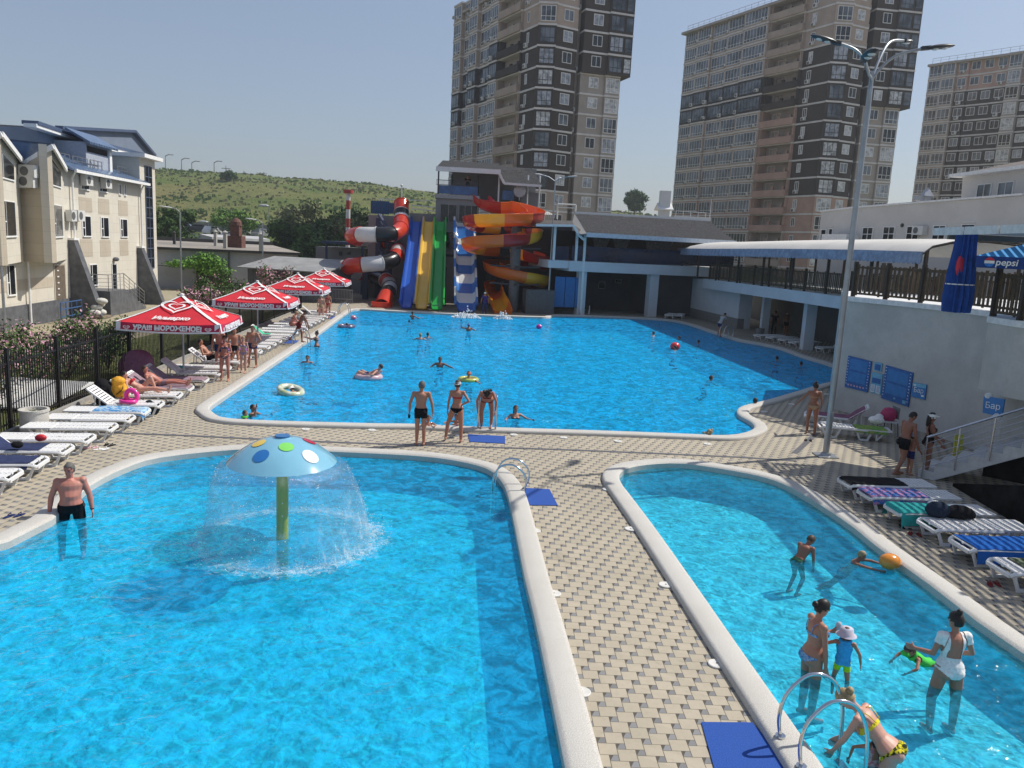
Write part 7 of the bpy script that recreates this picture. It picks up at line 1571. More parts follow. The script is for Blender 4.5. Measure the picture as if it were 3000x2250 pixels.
# water bell: thin film with falling streaks
m = bpy.data.materials.new('water_film'); m.use_nodes = True; t = m.node_tree; t.nodes.clear()
mp = t.nodes.new('ShaderNodeMapping'); mp.inputs['Scale'].default_value = (1, 1, .35); t.links.new(coords(t), mp.inputs[0])
nA = noise(t, 5, 4, .6, mp.outputs[0], .8); nB = noise(t, 26, 3, .7, mp.outputs[0]); sp = t.nodes.new('ShaderNodeSeparateXYZ'); t.links.new(coords(t), sp.inputs[0]); hgt = smooth(t, E(t, sp.outputs[2])*-1.0+1.3, -.1, 1.4)
bp = t.nodes.new('ShaderNodeBump'); bp.inputs['Strength'].default_value = 1; bp.inputs['Distance'].default_value = .05; t.links.new((nA+nB*.35).o, bp.inputs['Height'])
tr = t.nodes.new('ShaderNodeBsdfTransparent'); tr.inputs[0].default_value = (.90, .97, 1, 1); gl = t.nodes.new('ShaderNodeBsdfGlossy'); gl.inputs['Roughness'].default_value = .06; t.links.new(bp.outputs[0], gl.inputs['Normal']); lwn = t.nodes.new('ShaderNodeLayerWeight'); lwn.inputs[0].default_value = .35; t.links.new(bp.outputs[0], lwn.inputs['Normal'])
m1 = t.nodes.new('ShaderNodeMixShader'); t.links.new((E(t, lwn.outputs[1])*.30+.02).o, m1.inputs[0]); t.links.new(tr.outputs[0], m1.inputs[1]); t.links.new(gl.outputs[0], m1.inputs[2])
df = t.nodes.new('ShaderNodeBsdfDiffuse'); df.inputs[0].default_value = (.8, .87, .9, 1); m2 = t.nodes.new('ShaderNodeMixShader'); t.links.new((smooth(t, nA*.7+nB*.3, .50, .72)*hgt*.5+.035+hgt*.06).o, m2.inputs[0]); t.links.new(m1.outputs[0], m2.inputs[1]); t.links.new(df.outputs[0], m2.inputs[2]); o = t.nodes.new('ShaderNodeOutputMaterial'); t.links.new(m2.outputs[0], o.inputs[0]); film = m
mb = MB(); n = 96; rows = 26
for k in range(rows+1):
    f = k/rows; z = zr*(1-f)+WZ*f+.01; drop = (zr-z)/(zr-WZ)
    for i in range(n): t_ = 2*math.pi*i/n; r_ = rr+.02+.50*max(0, drop)**.45*(1+.05*mnoise.noise(Vector((math.cos(t_)*2, math.sin(t_)*2, f*1.3)))*f*3)+.012*math.sin(i*1.9+f*6)*f; mb.v.append((mc.x+r_*math.cos(t_)+.12*drop, mc.y+r_*math.sin(t_), z))
for k in range(rows):
    for i in range(n): mb.f.append([k*n+i, k*n+(i+1) % n, (k+1)*n+(i+1) % n, (k+1)*n+i][::-1]); mb.m.append(0)
obj('water_bell', mb, film, fn, 180)
# foam ring and droplets where the bell meets the pool
m, t, b = mat('foam_ring'); nn = noise(t, 11, 5, .75, None, .6); n2 = noise(t, 1.6, 2); b.inputs['Base Color'].default_value = (.78, .86, .9, 1); b.inputs['Roughness'].default_value = .6
sp = t.nodes.new('ShaderNodeSeparateXYZ'); mp = t.nodes.new('ShaderNodeMapping'); mp.inputs['Location'].default_value = (-(mc.x+.12), -mc.y, 0); t.links.new(coords(t), mp.inputs[0]); vl_ = t.nodes.new('ShaderNodeVectorMath'); vl_.operation = 'LENGTH'; vv = t.nodes.new('ShaderNodeVectorMath'); vv.operation = 'MULTIPLY'; vv.inputs[1].default_value = (1, 1, 0); t.links.new(mp.outputs[0], vv.inputs[0]); t.links.new(vv.outputs[0], vl_.inputs[0]); rad_ = E(t, vl_.outputs['Value'])
ring = (((rad_-1.5).ab()*-1.0)+.42)*2.4; t.links.new((smooth(t, nn+ring*.26-.20+n2*.16, .46, .82)*.5).o, b.inputs['Alpha'])
mb = MB(); mb.lathe((mc.x+.12, mc.y, WZ+.012), [(1.1, 0), (1.35, 0), (1.6, 0), (1.85, 0), (2.15, 0)], 64); mb.f = [f[::-1] for f in mb.f]; obj('foam', mb, m, fn)
random.seed(9); mb = MB(); md = MB()
for i in range(1500):
    a = random.random()*6.28; w8 = .35+.65*max(0, math.cos(a-R(-15))); 
    if random.random() > w8: continue
    r_ = random.gauss(1.52, .15); z = abs(random.gauss(0, .07))+WZ; s_ = random.uniform(.004, .011); md.ell((mc.x+.12+r_*math.cos(a), mc.y+r_*math.sin(a), z+.01), s_, 5, None, 3)
for i in range(420): a = random.random()*6.28; f = random.random(); r_ = rr+.03+.52*f**.45+random.gauss(0, .04); z = zr*(1-f)+WZ*f; md.ell((mc.x+.12*f+r_*math.cos(a), mc.y+r_*math.sin(a), z), random.uniform(.004, .011), 5, None, 3)
dr = obj('droplets', md, PM('droplet', (.75, .82, .86), .05, spec=1, coat=1), fn)
# ================================================================ people
def skin_mat(name, c, flush=(1.25, .8, .75)):
    m, t, b = mat(name); n = noise(t, 3, 4, .6); t.links.new(mixc(t, smooth(t, n, .1, .9), c, tuple(c[i]*flush[i] for i in range(3))), b.inputs['Base Color']); b.inputs['Roughness'].default_value = .5
    b.inputs['Subsurface Weight'].default_value = .08; b.inputs['Subsurface Radius'].default_value = (.02, .008, .005); return m
SK = dict(pale=skin_mat('skin_pale', (.50, .33, .25)), tan=skin_mat('skin_tan', (.38, .21, .135)), brown=skin_mat('skin_brown', (.25, .13, .08)), red=skin_mat('skin_red', (.46, .22, .165), (1.1, .7, .65)))
HM = dict(dark=PM('hair_dark', (.018, .013, .010), .5, var=.3, scale=30), brown=PM('hair_brown', (.06, .035, .02), .6, var=.3, scale=30), blond=PM('hair_blond', (.34, .25, .13), .6, var=.3, scale=30), grey=PM('hair_grey', (.12, .11, .10), .7, var=.3, scale=30))
FB = {}
def fab(nm, c, c2=None):
    if nm not in FB: FB[nm] = cloth('fabric_'+nm, c, c2, 25, bool(c2))
    return FB[nm]
BLK = fab('black', (.012, .012, .014)); WHT = fab('white', (.72, .71, .68)); eyem = PM('eye_dark', (.02, .015, .012), .3); lipm = PM('lips', (.30, .11, .09), .5)
def capsule(mb, p, q, r1, r2, n=10, fl=None):
    p, q = Vector(p), Vector(q); d = q-p; L_ = max(d.length, 1e-4); dn = d/L_; pts = []; rs = []
    for a in (-80, -50, -20): pts.append(p+dn*r1*math.sin(R(a))); rs.append(r1*math.cos(R(a)))
    pts.append(p.lerp(q, .5)); rs.append((r1+r2)/2)
    for a in (20, 50, 80): pts.append(q+dn*r2*math.sin(R(a))); rs.append(r2*math.cos(R(a)))
    mb.tube(pts, rs, n)
def V(*a): return Vector(a)
STAND = dict(sp=(0, 0, 1), thl=(-.06, .02, -1), shl=(0, -.03, -1), thr=(.06, .02, -1), shr=(0, -.03, -1), ual=(-.22, 0, -1), fal=(-.1, .15, -1), uar=(.22, 0, -1), far=(.1, .15, -1), head=(0, 0, 1), face=(0, 1, 0))
npers = [0]
def person(lab, loc, rz, pose, sk='tan', hair=('dark', 'short'), wear=(), fem=False, fat=1.0, h=1.72, vox=.016, ground='foot', M0=None, hand=True, props=(), zoff=0.0, facef=True):
    """facing local +y; rz turns it; pose gives limb directions in the figure's own frame; loc is where the soles (or pelvis) rest"""
    P_ = dict(STAND); P_.update(pose); n_ = lambda k: Vector(P_[k]).normalized()
    s_ = h/1.72; sp = n_('sp'); X = V(1, 0, 0); fwd0 = X.cross(sp)*-1; fwd0 = sp.cross(X)*1.0; fw = -fwd0 if fwd0.y < -.2 and sp.z > .3 else fwd0
    fw = X.cross(sp); fw = -fw if fw.dot(V(0, 1, 0))+fw.dot(V(0, 0, -1))*.5 < 0 else fw
    if 'sx' in P_: X = Vector(P_['sx']).normalized()
    pel = V(0, 0, 0); child = h < 1.3; hr = (.098 if not child else .098*1.72/h*.86)*s_; hipw = (.088 if fem else .08)*s_*(fat**.5); shw = (.165 if fem else .19)*s_
    neck = pel+sp*.50*s_; hips = [pel-X*hipw, pel+X*hipw]; J = {}
    for i, sd in enumerate('lr'):
        th, sh = n_('th'+sd), n_('sh'+sd); kn = hips[i]+th*.415*s_; an = kn+sh*.41*s_; ft = Vector(P_.get('ft'+sd, (0, 1, -.05)) if True else 0).normalized(); J['h'+sd], J['k'+sd], J['a'+sd] = hips[i], kn, an; J['t'+sd] = an+ft*.17*s_-V(0, 0, .035*s_)
        so = neck-sp*.035*s_+X*(shw if sd == 'r' else -shw); ua, fa = n_('ua'+sd), n_('fa'+sd); el = so+ua*.275*s_; wr = el+fa*.245*s_; J['s'+sd], J['e'+sd], J['w'+sd] = so, el, wr; J['fd'+sd] = fa
    hd = n_('head'); hc = neck+sp*.05*s_+hd*.115*s_; fc = Vector(P_['face']).normalized(); fc = (fc-hd*fc.dot(hd)).normalized(); hx = fc.cross(hd)
    mb = MB(); g = fat
    # torso as stacked ellipses
    secs = [(-.085, .075, .075, 0), (-.04, .150, .105, 0), (.02, .168, .115, -.006), (.09, .150, .105, 0), (.17, .128, .092, .004), (.24, .132, .095, .004), (.33, .152, .108, .002), (.41, .165, .104, -.002), (.455, .150, .086, -.006), (.49, .075, .062, -.006), (.51, .05, .05, 0)]
    if fem: secs = [(a, b*(1.04 if a < .12 else .88 if a < .27 else .9), c*(1.05 if a < .1 else .9), d) for a, b, c, d in secs]
    o = len(mb.v); N = 16
    for a, b, c, d in secs:
        belly = 1+(g-1)*(1.6 if .02 < a < .25 else .7); cc = pel+sp*a*s_+fw*(d+(g-1)*.10*(1 if .02 < a < .25 else .2))*s_
        for k in range(N):
            t_ = 2*math.pi*k/N; mb.v.append(tuple(cc+X*math.cos(t_)*b*s_*(1+(g-1)*.6)+fw*math.sin(t_)*c*s_*belly))
    for i in range(len(secs)-1):
        for k in range(N): mb.f.append([o+i*N+k, o+i*N+(k+1) % N, o+(i+1)*N+(k+1) % N, o+(i+1)*N+k]); mb.m.append(0)
    mb.f.append([o+k for k in range(N)][::-1]); mb.m.append(0); mb.f.append([o+(len(secs)-1)*N+k for k in range(N)]); mb.m.append(0)
    lg = g**.6*(1.06 if fem else 1)*s_
    if fem:
        for sx in (-1, 1): mb.ell(pel+sp*.345*s_+X*sx*.068*s_+fw*.088*s_, (.058*s_, .058*s_, .058*s_), 10, None, 8)
    for sx in (-1, 1): mb.ell(pel-sp*.02*s_+X*sx*.072*s_-fw*.055*s_, (.085*s_*g**.5,)*3, 10, None, 8)
    for sd in 'lr':
        H_, K_, A_, T_ = J['h'+sd], J['k'+sd], J['a'+sd], J['t'+sd]; mb.v; capsule(mb, H_, K_, .088*lg, .056*lg, 12); cm = K_.lerp(A_, .3)-((A_-K_).normalized().cross(X)).normalized()*0; capsule(mb, K_, cm, .054*lg, .056*lg, 10); capsule(mb, cm, A_, .056*lg, .036*lg, 10)
        hl = A_-(T_-A_)*.22-V(0, 0, .03*s_); capsule(mb, A_, hl, .036*s_, .034*s_, 8); capsule(mb, hl, T_, .034*s_, .030*s_, 8); capsule(mb, A_, A_.lerp(T_, .7), .037*s_, .026*s_, 8)
        S_, E_, W_ = J['s'+sd], J['e'+sd], J['w'+sd]; ag = g**.5*(.85 if fem else 1)*s_; mb.ell(S_, (.057*ag,)*3, 10, None, 8); capsule(mb, neck-sp*.03*s_, S_, .05*s_, .05*ag, 10); capsule(mb, S_, E_, .050*ag, .040*ag, 10); capsule(mb, E_, E_.lerp(W_, .3), .039*ag, .041*ag, 10); capsule(mb, E_.lerp(W_, .3), W_, .041*ag, .027*ag, 10)
        fd = J['fd'+sd]; pd = Vector(P_.get('pn'+sd, (1 if sd == 'l' else -1, .2, 0))); pd = (pd-fd*pd.dot(fd)).normalized(); lat = fd.cross(pd).normalized(); pm = W_+fd*.05*s_
        for q in (-.026, 0, .026): capsule(mb, W_+fd*.012*s_+lat*q*.5*s_, W_+fd*.085*s_+lat*q*s_, .017*s_, .015*s_, 7)
        cu = P_.get('curl'+sd, .35)
        for fi, (q, L_) in enumerate(((-.033, .062), (-.011, .075), (.011, .07), (.032, .055))):
            b0 = W_+fd*.09*s_+lat*q*s_; d1 = (fd+pd*cu*.6).normalized(); d2 = (fd*(1-cu*.6)+pd*cu*1.4).normalized(); m_ = b0+d1*L_*.55*s_; capsule(mb, b0, m_, .0115*s_, .0105*s_, 6); capsule(mb, m_, m_+d2*L_*.5*s_, .0105*s_, .009*s_, 6)
        th0 = W_+fd*.03*s_-lat*.022*s_; capsule(mb, th0, th0+(fd*.6-lat*.8+pd*.3).normalized()*.05*s_, .014*s_, .011*s_, 6); th1 = th0+(fd*.6-lat*.8+pd*.3).normalized()*.05*s_; capsule(mb, th1, th1+(fd*.9-lat*.2+pd*.4).normalized()*.03*s_, .011*s_, .009*s_, 6)
    capsule(mb, neck-sp*.02*s_, hc-hd*.05*s_, .056*s_*(.85 if fem else 1), .054*s_*(.85 if fem else 1), 10)
    Mh = Matrix((hx, fc, hd)).transposed(); mb.ell(hc+hd*.012*s_, (hr*.78, hr*.97, hr*1.1), 14, Mh, 10); mb.ell(hc+fc*.022*s_-hd*.05*s_, (hr*.60, hr*.66, hr*.66), 12, Mh, 8)
    if facef:
        mb.ell(hc+fc*hr*.99-hd*hr*.18, (.012*s_, .017*s_, .026*s_), 6, Mh); 
        for sx in (-1, 1): mb.ell(hc+hx*sx*hr*.80-hd*hr*.12, (.010*s_, .018*s_, .028*s_), 6, Mh)
    # joint union
    tmp = bpy.data.objects.new('tmp', mb.mesh('tmp', SK[sk])); COL.objects.link(tmp); md = tmp.modifiers.new('r', 'REMESH'); md.mode = 'VOXEL'; md.voxel_size = vox*s_**.5; ms = tmp.modifiers.new('s', 'SMOOTH'); ms.iterations = 7 if vox < .013 else 3; ms.factor = .5
    me = bpy.data.meshes.new_from_object(tmp.evaluated_get(bpy.context.evaluated_depsgraph_get())); bpy.data.objects.remove(tmp)
    nv = len(me.vertices); co = np.empty(nv*3); me.vertices.foreach_get('co', co); co = co.reshape(-1, 3); no = np.empty(nv*3); me.vertices.foreach_get('normal', no); no = no.reshape(-1, 3)
    # base transform
    lowest = co[:, 2].min(); Mt = Matrix.Rotation(rz, 4, 'Z'); L0 = Vector(loc)
    if M0 is not None: Mt = Mt @ M0
    if ground == 'foot': off = V(0, 0, -lowest) if M0 is None else V(0, 0, 0)
    else: off = V(0, 0, 0)
    ORGm = Matrix.Translation(L0+off) @ Mt
    root = thing('person', lab, 'person', L0); root.rotation_euler = (0, 0, 0)
    def put(me_, nm, m_, lb=None):
        me_.transform(Matrix.Translation(off) @ Mt); me_.materials.clear(); me_.materials.append(m_); o_ = bpy.data.objects.new(nm, me_); COL.objects.link(o_); o_.parent = root; ORG[o_.name] = Vector(); shade(o_, 180)
        if lb: o_['label'] = lb
        return o_
    # bone fields for clothing
    def segd(p, q):
        p, q = np.array(p), np.array(q); d = q-p; t_ = np.clip(((co-p) @ d)/(d @ d), 0, 1); return np.linalg.norm(co-(p+t_[:, None]*d), axis=1), t_
    D = {}
    D['torso'] = segd(pel-sp*.02*s_, neck-sp*.06*s_); D['torso'] = (D['torso'][0]*.62, D['torso'][1])
    for sd in 'lr': D['th'+sd] = segd(J['h'+sd], J['k'+sd]); D['sh'+sd] = segd(J['k'+sd], J['a'+sd]); D['ua'+sd] = segd(J['s'+sd], J['e'+sd]); D['fa'+sd] = segd(J['e'+sd], J['w'+sd]+J['fd'+sd]*.15*s_)
    D['head'] = segd(hc-hd*.03*s_, hc+hd*.03*s_); keys = list(D); idx = np.argmin(np.stack([D[k][0] for k in keys]), axis=0); bone = lambda k: idx == keys.index(k)
    A = lambda v: np.array(v); rel = (co-A(pel)) @ A(sp)/s_; lx = (co-A(pel)) @ A(X)/s_; ly = (co-A(pel)) @ A(fw)/s_
    trunkm = bone('torso') | bone('thl') | bone('thr'); hh = (co-A(hc)) @ A(hd)/hr; hf = (co-A(hc)) @ A(fc)/hr; hxx = (co-A(hc)) @ A(hx)/hr; ish = bone('head') | (np.linalg.norm(co-A(hc), axis=1) < hr*1.25)
    tl = [D['th'+sd][1] for sd in 'lr']
    def cut(mask, infl, nm, m_, lb=None):
        fm = []; vidx = {}; vs = []
        for p in me.polygons:
            v = p.vertices
            if all(mask[i] for i in v):
                f = []
                for i in v:
                    if i not in vidx: vidx[i] = len(vs); vs.append(tuple(co[i]+no[i]*infl))
                    f.append(vidx[i])
                fm.append(f)
        if not fm: return
        c_ = bpy.data.meshes.new(nm); c_.from_pydata(vs, [], fm); put(c_, nm, m_, lb)
    for w_ in wear:
        k, m_ = w_[0], w_[1]; lowc = -.02 if True else 0
        if k == 'trunks': mask = (trunkm & (rel < .10) & (bone('torso') | (bone('thl') & (tl[0] < w_[2])) | (bone('thr') & (tl[1] < w_[2])))); cut(mask, .009*s_, 'swim_trunks', m_)
        elif k == 'brief': mask = trunkm & (rel < .055) & ((bone('torso')) | (bone('thl') & (tl[0] < .30)) | (bone('thr') & (tl[1] < .30))) & (rel > -.10+np.abs(lx)*(.72 if fem else .5)); cut(mask, .006*s_, 'bikini_bottom' if fem else 'swim_briefs', m_)
        elif k == 'top':
            mask = bone('torso') & (rel > .30) & (rel < .385) & ((ly > .0) | (rel < .345)); cut(mask, .006*s_, 'bikini_top', m_)
            if len(w_) > 2:
                sm_ = MB()
                for sx in (-1, 1): sm_.tube(catmull([pel+(sp*.38+X*sx*.07+fw*.115)*s_, pel+(sp*.475+X*sx*.085+fw*.03)*s_, pel+(sp*.46+X*sx*.085-fw*.085)*s_, pel+(sp*.33+X*sx*.06-fw*.105)*s_], 4, False), .006*s_, 5)
                put(sm_.mesh('s', m_), 'shoulder_strap', m_)
        elif k == 'suit': mask = (trunkm & (rel < .37) & (rel > -.10+np.abs(lx)*.72) & (bone('torso') | (rel < .06)) & ~((ly < -.02) & (rel > .20) & (np.abs(lx) < .085))) | (bone('torso') & (rel >= .30) & (np.abs(lx) > .075) & (np.abs(lx) < .155)); cut(mask, .007*s_, 'swimsuit', m_)
        elif k == 'sleeve': [cut(bone('ua'+q) & (D['ua'+q][1] < .38), .016*s_, 'sleeve', m_) for q in 'lr']
        elif k == 'shirt': mask = (bone('torso') & (rel < .47) & (rel > w_[2])) | (bone('ual') & (D['ual'][1] < .6)) | (bone('uar') & (D['uar'][1] < .6)) | (trunkm & (rel < .1) & (rel > w_[2])); cut(mask, .014*s_, 'shirt', m_)
        elif k == 'trousers': cut(trunkm & (rel < .09) | bone('shl') | bone('shr'), .012*s_, 'trousers', m_)
        elif k == 'vest': cut(bone('torso') & (rel < .47) & (rel > -.03), .028*s_, 'swim_vest', m_); r_ = MB(); r_.tube([neck+sp*.02*s_+(X*math.cos(a)+fw*math.sin(a))*.105*s_ for a in [i*math.pi/8 for i in range(16)]], .045*s_, 8, close=True); put(r_.mesh('c', m_), 'inflated_collar', m_)
    hm = HM[hair[0]]; st_ = hair[1]
    if st_ != 'none':
        line = .30 if st_ == 'short' else .18; mask = ish & ((hh > .62) | ((hf < .15) & (hh > -.05)) | ((hf < .55) & (hh > line)) | ((hf < -.3) & (hh > -.55))) & (hh > -.75); cut(mask, .012*s_, 'hair', hm)
        if st_ in ('bun', 'topbun', 'tail', 'long', 'wild'):
            b_ = MB()
            if st_ == 'bun': b_.ell(hc-fc*hr*1.08+hd*hr*.25, (.045*s_, .045*s_, .045*s_), 10)
            if st_ == 'topbun': b_.ell(hc-fc*hr*.45+hd*hr*1.25, (.04*s_, .04*s_, .045*s_), 10)
            if st_ == 'tail': b_.ell(hc-fc*hr*1.0+hd*hr*.1, (.03*s_,)*3, 8); capsule(b_, hc-fc*hr*1.1+hd*hr*.1, hc-fc*hr*1.45-hd*hr*.8, .028*s_, .012*s_, 8)
            if st_ == 'long': capsule(b_, hc-fc*hr*.55, hc-fc*hr*.75-V(0, 0, 1)*.2*s_, .07*s_, .06*s_, 10)
            if st_ == 'wild':
                for i in range(14): b_.ell(hc+V(random.gauss(0, .05), random.gauss(0, .05), random.uniform(.0, .1))*s_, (.045*s_,)*3, 7)
            put(b_.mesh('b', hm), 'hair_bun' if 'bun' in st_ else 'hair_length', hm)
    if facef:
        e_ = MB(); l_ = MB()
        for sx in (-1, 1): e_.ell(hc+hx*sx*hr*.34+fc*hr*.88+hd*hr*.06, (.011*s_, .008*s_, .006*s_), 6, Mh, 4); e_.bar(hc+hx*sx*hr*.16+fc*hr*.93+hd*hr*.24, hc+hx*sx*hr*.54+fc*hr*.84+hd*hr*.23, .006*s_)
        l_.ell(hc+fc*hr*.86-hd*hr*.58, (.022*s_, .012*s_, .007*s_), 8, Mh, 4); put(e_.mesh('e', eyem), 'eyes', eyem); put(l_.mesh('l', lipm), 'mouth', lipm)
    for p_ in props:
        k, m_ = p_[0], p_[1]; b_ = MB()
        if k == 'cap': o1 = hc+hd*hr*.25; b_.ell(o1, (hr*.92, hr*1.08, hr*.98), 14, Mh, 8); b_.box(o1+fc*hr*(1.25 if len(p_) < 3 else -1.25)+hd*hr*.02, (hr*1.2, hr*.9, .012), Mh)
        elif k == 'bucket': o1 = hc+hd*hr*.35; Mq = Mh.to_4x4(); bb2 = MB(); bb2.lathe((0, 0, 0), [(hr*1.55, -hr*.35), (hr*1.05, 0), (hr*.95, hr*.75), (.001, hr*.8)], 18); b_.add([Mh @ Vector(v)+o1 for v in bb2.v], bb2.f)
        elif k == 'bag': w2 = J['wr'] if p_[2] == 'r' else J['wl']; w2 = w2+J['fdr']*.09*s_; b_.ell(w2-V(0, 0, .09), (.11, .07, .13), 10)
        elif k == 'item': w2 = (J['wr'] if p_[2] == 'r' else J['wl'])+J['fd'+p_[2]]*.1*s_; b_.ell(w2+V(0, 0, p_[3]), (.035, .05, .07), 8)
        elif k == 'ring': pass
        elif k == 'glasses': b_.box(hc+fc*hr*.98+hd*hr*.05, (hr*1.3, .012, .03), Mh)
        elif k == 'goggles': b_.box(hc+fc*hr*.98+hd*hr*.05, (hr*1.35, .05, .055), Mh)
        elif k == 'band': b_.tube([(J['w'+p_[2]]+(A_2)*.032) for A_2 in [Vector((math.cos(i*.785), math.sin(i*.785), 0)) for i in range(8)]], .009, 6, close=True)
        nm = dict(cap='cap', bucket='sun_hat', bag='bag', item='held_item', glasses='glasses', goggles='diving_goggles', band='wristband')[k]; put(b_.mesh('p', m_), nm, m_)
    me.materials.clear(); bo = put(me, 'body', SK[sk]); bo.name = 'body'; npers[0] += 1
    return root, {k: ORGm @ v if isinstance(v, Vector) else v for k, v in dict(hc=hc, wl=J['wl'], wr=J['wr'], neck=neck, pel=pel).items()}
def deg(a): return R(a)
yb, ye, rb, bb_, wp_, pk, gn = fab('yellow', (.62, .50, .03)), fab('yellow_print', (.60, .52, .03), (.03, .04, .02)), fab('red', (.40, .03, .04)), fab('blue_print', (.08, .22, .48), (.3, .45, .6)), fab('beige', (.36, .25, .15)), fab('pink_print', (.55, .2, .28), (.6, .5, .5)), fab('green', (.08, .5, .08))
navy_f, purp, dred_f, violet = fab('navy', (.02, .03, .10)), fab('violet', (.05, .03, .13)), fab('dark_red', (.18, .03, .03)), fab('lilac', (.25, .2, .3))
ND = .010
# --- three at the main pool edge
p = at(907, 962); person('tall man in black trunks seen from behind, left of the trio at the main pool', p, deg(4), dict(thl=(-.01, .04, -1), thr=(.03, -.04, -1), ual=(-.34, -.05, -1), fal=(-.05, .12, -1), uar=(.34, -.03, -1), far=(.12, .12, -1), head=(.05, .05, 1), face=(.15, 1, 0)), 'tan', ('grey', 'short'), [('trunks', BLK, .42)], h=1.76, vox=ND, props=[('item', BLK, 'l', 0)])
p = at(984, 955); person('woman in grey cap, red bandeau and black bikini bottom with hand on hip', p, deg(-3), dict(thl=(-.36, .2, -1), shl=(-.12, -.1, -1), thr=(.1, 0, -1), shr=(.03, -.05, -1), ual=(-.22, 0, -1), fal=(-.08, .1, -1), uar=(.62, -.25, -.85), far=(-.75, .2, -.45), face=(.1, 1, 0)), 'tan', ('brown', 'bun'), [('top', rb), ('brief', BLK)], True, h=1.74, vox=ND, props=[('cap', fab('cap_grey', (.42, .42, .44)), 1)])
p = at(1052, 929); pz_ = Vector((p.x, p.y-.05, .1)); person('woman in dark bikini bending forward between the straight ladder rails', Vector((ladc.x-.02, ladc.y+.12, .1)), deg(180), dict(sp=(0, .88, .5), head=(0, 1, -.25), face=(0, -.1, -1), thl=(-.14, -.16, -1), shl=(.02, .05, -1), thr=(.14, -.05, -1), shr=(-.04, .02, -1), ual=(-.42, .12, -.9), fal=(.1, .05, -1), uar=(.42, .12, -.9), far=(-.1, .05, -1)), 'tan', ('dark', 'wild'), [('top', dred_f, 1), ('brief', dred_f)], True, fat=1.22, h=1.68, vox=ND)
for (px, py), lab, hr_, wr_, a in (((921, 934), 'child in dark visor leaning on the coping behind the standing man', ('brown', 'short'), (), 190), ((983, 930), 'dark haired child leaning on the coping behind the capped woman', ('dark', 'long'), [('top', pk)], 150)):
    p = at(px, py); person(lab, (p.x, p.y+.42, WZ-.72), deg(a), dict(ual=(-.5, .9, -.05), fal=(.2, 1, .1), uar=(.5, .9, -.05), far=(-.2, 1, .1)), 'tan', hr_, [('brief', BLK)]+list(wr_), True, h=1.2, vox=.014)
# --- man in the fountain pool
p = at(155, 1118, WZ); person('bald man with round belly in black shorts standing in the fountain pool', (p.x, p.y, -.82), deg(205), dict(thl=(-.14, .05, -1), thr=(.16, .03, -1), ual=(-.36, .05, -1), fal=(-.14, .2, -1), uar=(.38, -.02, -1), far=(.14, .15, -1), head=(0, .08, 1), face=(.4, 1, -.1)), 'red', ('grey', 'short'), [('trunks', BLK, .5)], fat=1.42, h=1.86, vox=.010, props=[('band', BLK, 'l')])
# --- walking woman and people at the stairs
p = at(1750, 938); person('woman in beige bikini walking away with dark hair up, near the lamp post', p, deg(-14), dict(thl=(-.05, .18, -1), shl=(0, -.18, -1), thr=(.05, -.08, -1), shr=(0, -.12, -1), ual=(-.6, .1, -.8), fal=(-.62, .2, -.8), uar=(.22, -.1, -1), far=(.1, .55, -.7), face=(-.15, 1, 0)), 'brown', ('dark', 'topbun'), [('top', wp_), ('brief', wp_)], True, h=1.68, vox=.012, props=[('glasses', BLK)])
p = at(*ZB(1065, 945)); person('man in black shorts looking down beside the stair rail', p, deg(-75), dict(sp=(0, .18, 1), head=(0, .5, .9), face=(0, .9, -.5), thl=(-.05, .3, -1), shl=(0, -.3, -1), thr=(.05, -.1, -1), shr=(0, -.6, -1), ual=(-.15, .1, -1), fal=(0, .5, -.8), uar=(.15, .1, -1), far=(0, .4, -.9)), 'brown', ('dark', 'short'), [('trunks', BLK, .45)], h=1.76, vox=.014)
p = at(*ZB(1130, 945)); person('small boy in pale cap and blue trunks at the foot of the stairs', p, deg(-60), dict(sp=(0, .12, 1), thl=(-.05, .3, -1), ual=(-.1, .5, -.8), uar=(.1, .3, -1), far=(0, .7, -.5)), 'tan', ('brown', 'short'), [('trunks', navy_f, .5)], h=1.12, vox=.014, props=[('cap', fab('cap_pale', (.5, .5, .55), (.3, .3, .4)))])
p = at(*ZB(1262, 950)); person('woman in white cap and dark swimsuit behind the stair railing', p, deg(-100), dict(thl=(-.05, .25, -1), ual=(-.1, .3, -1), fal=(0, .8, -.4), uar=(.1, .2, -1), far=(.1, .6, -.6)), 'brown', ('dark', 'long'), [('suit', BLK)], True, h=1.7, vox=.014, props=[('cap', WHT)])
# --- shallow pool
WF = -.72
p = at(*ZC(300, 395), WZ); person('boy in dark trunks bending over in the shallow pool', (p.x-.05, p.y, WF), deg(-55), dict(sp=(0, .62, .75), head=(0, .75, .6), face=(0, .9, -.4), thl=(-.12, .35, -.95), shl=(0, -.5, -.9), thr=(.12, .3, -.95), shr=(0, -.55, -.9), ual=(-.1, .15, -1), fal=(.05, .1, -1), uar=(.1, .1, -1), far=(0, .15, -1)), 'brown', ('brown', 'short'), [('trunks', fab('boy_print', (.02, .05, .04), (.03, .12, .07)), .4)], h=1.28, vox=.011)
p = at(*ZC(590, 385), WZ); pb2 = at(*ZC(845, 400), WZ+.13); dxy = (pb2-p); az_ = math.atan2(-dxy.x, dxy.y)
person('boy swimming with both arms stretched out to the orange ball', (p.x-.08, p.y-.05, WZ-.28), az_, dict(sp=(0, .55, .75), head=(0, .3, 1), face=(0, 1, -.1), thl=(-.1, -.6, -.8), shl=(0, -.8, -.5), thr=(.1, -.6, -.8), shr=(0, -.8, -.5), ual=(-.25, 1, .03), fal=(.1, 1, -.06), uar=(.25, 1, .0), far=(-.1, 1, -.06)), 'brown', ('blond', 'short'), [('trunks', navy_f, .4)], h=1.3, vox=.011, ground='pel')
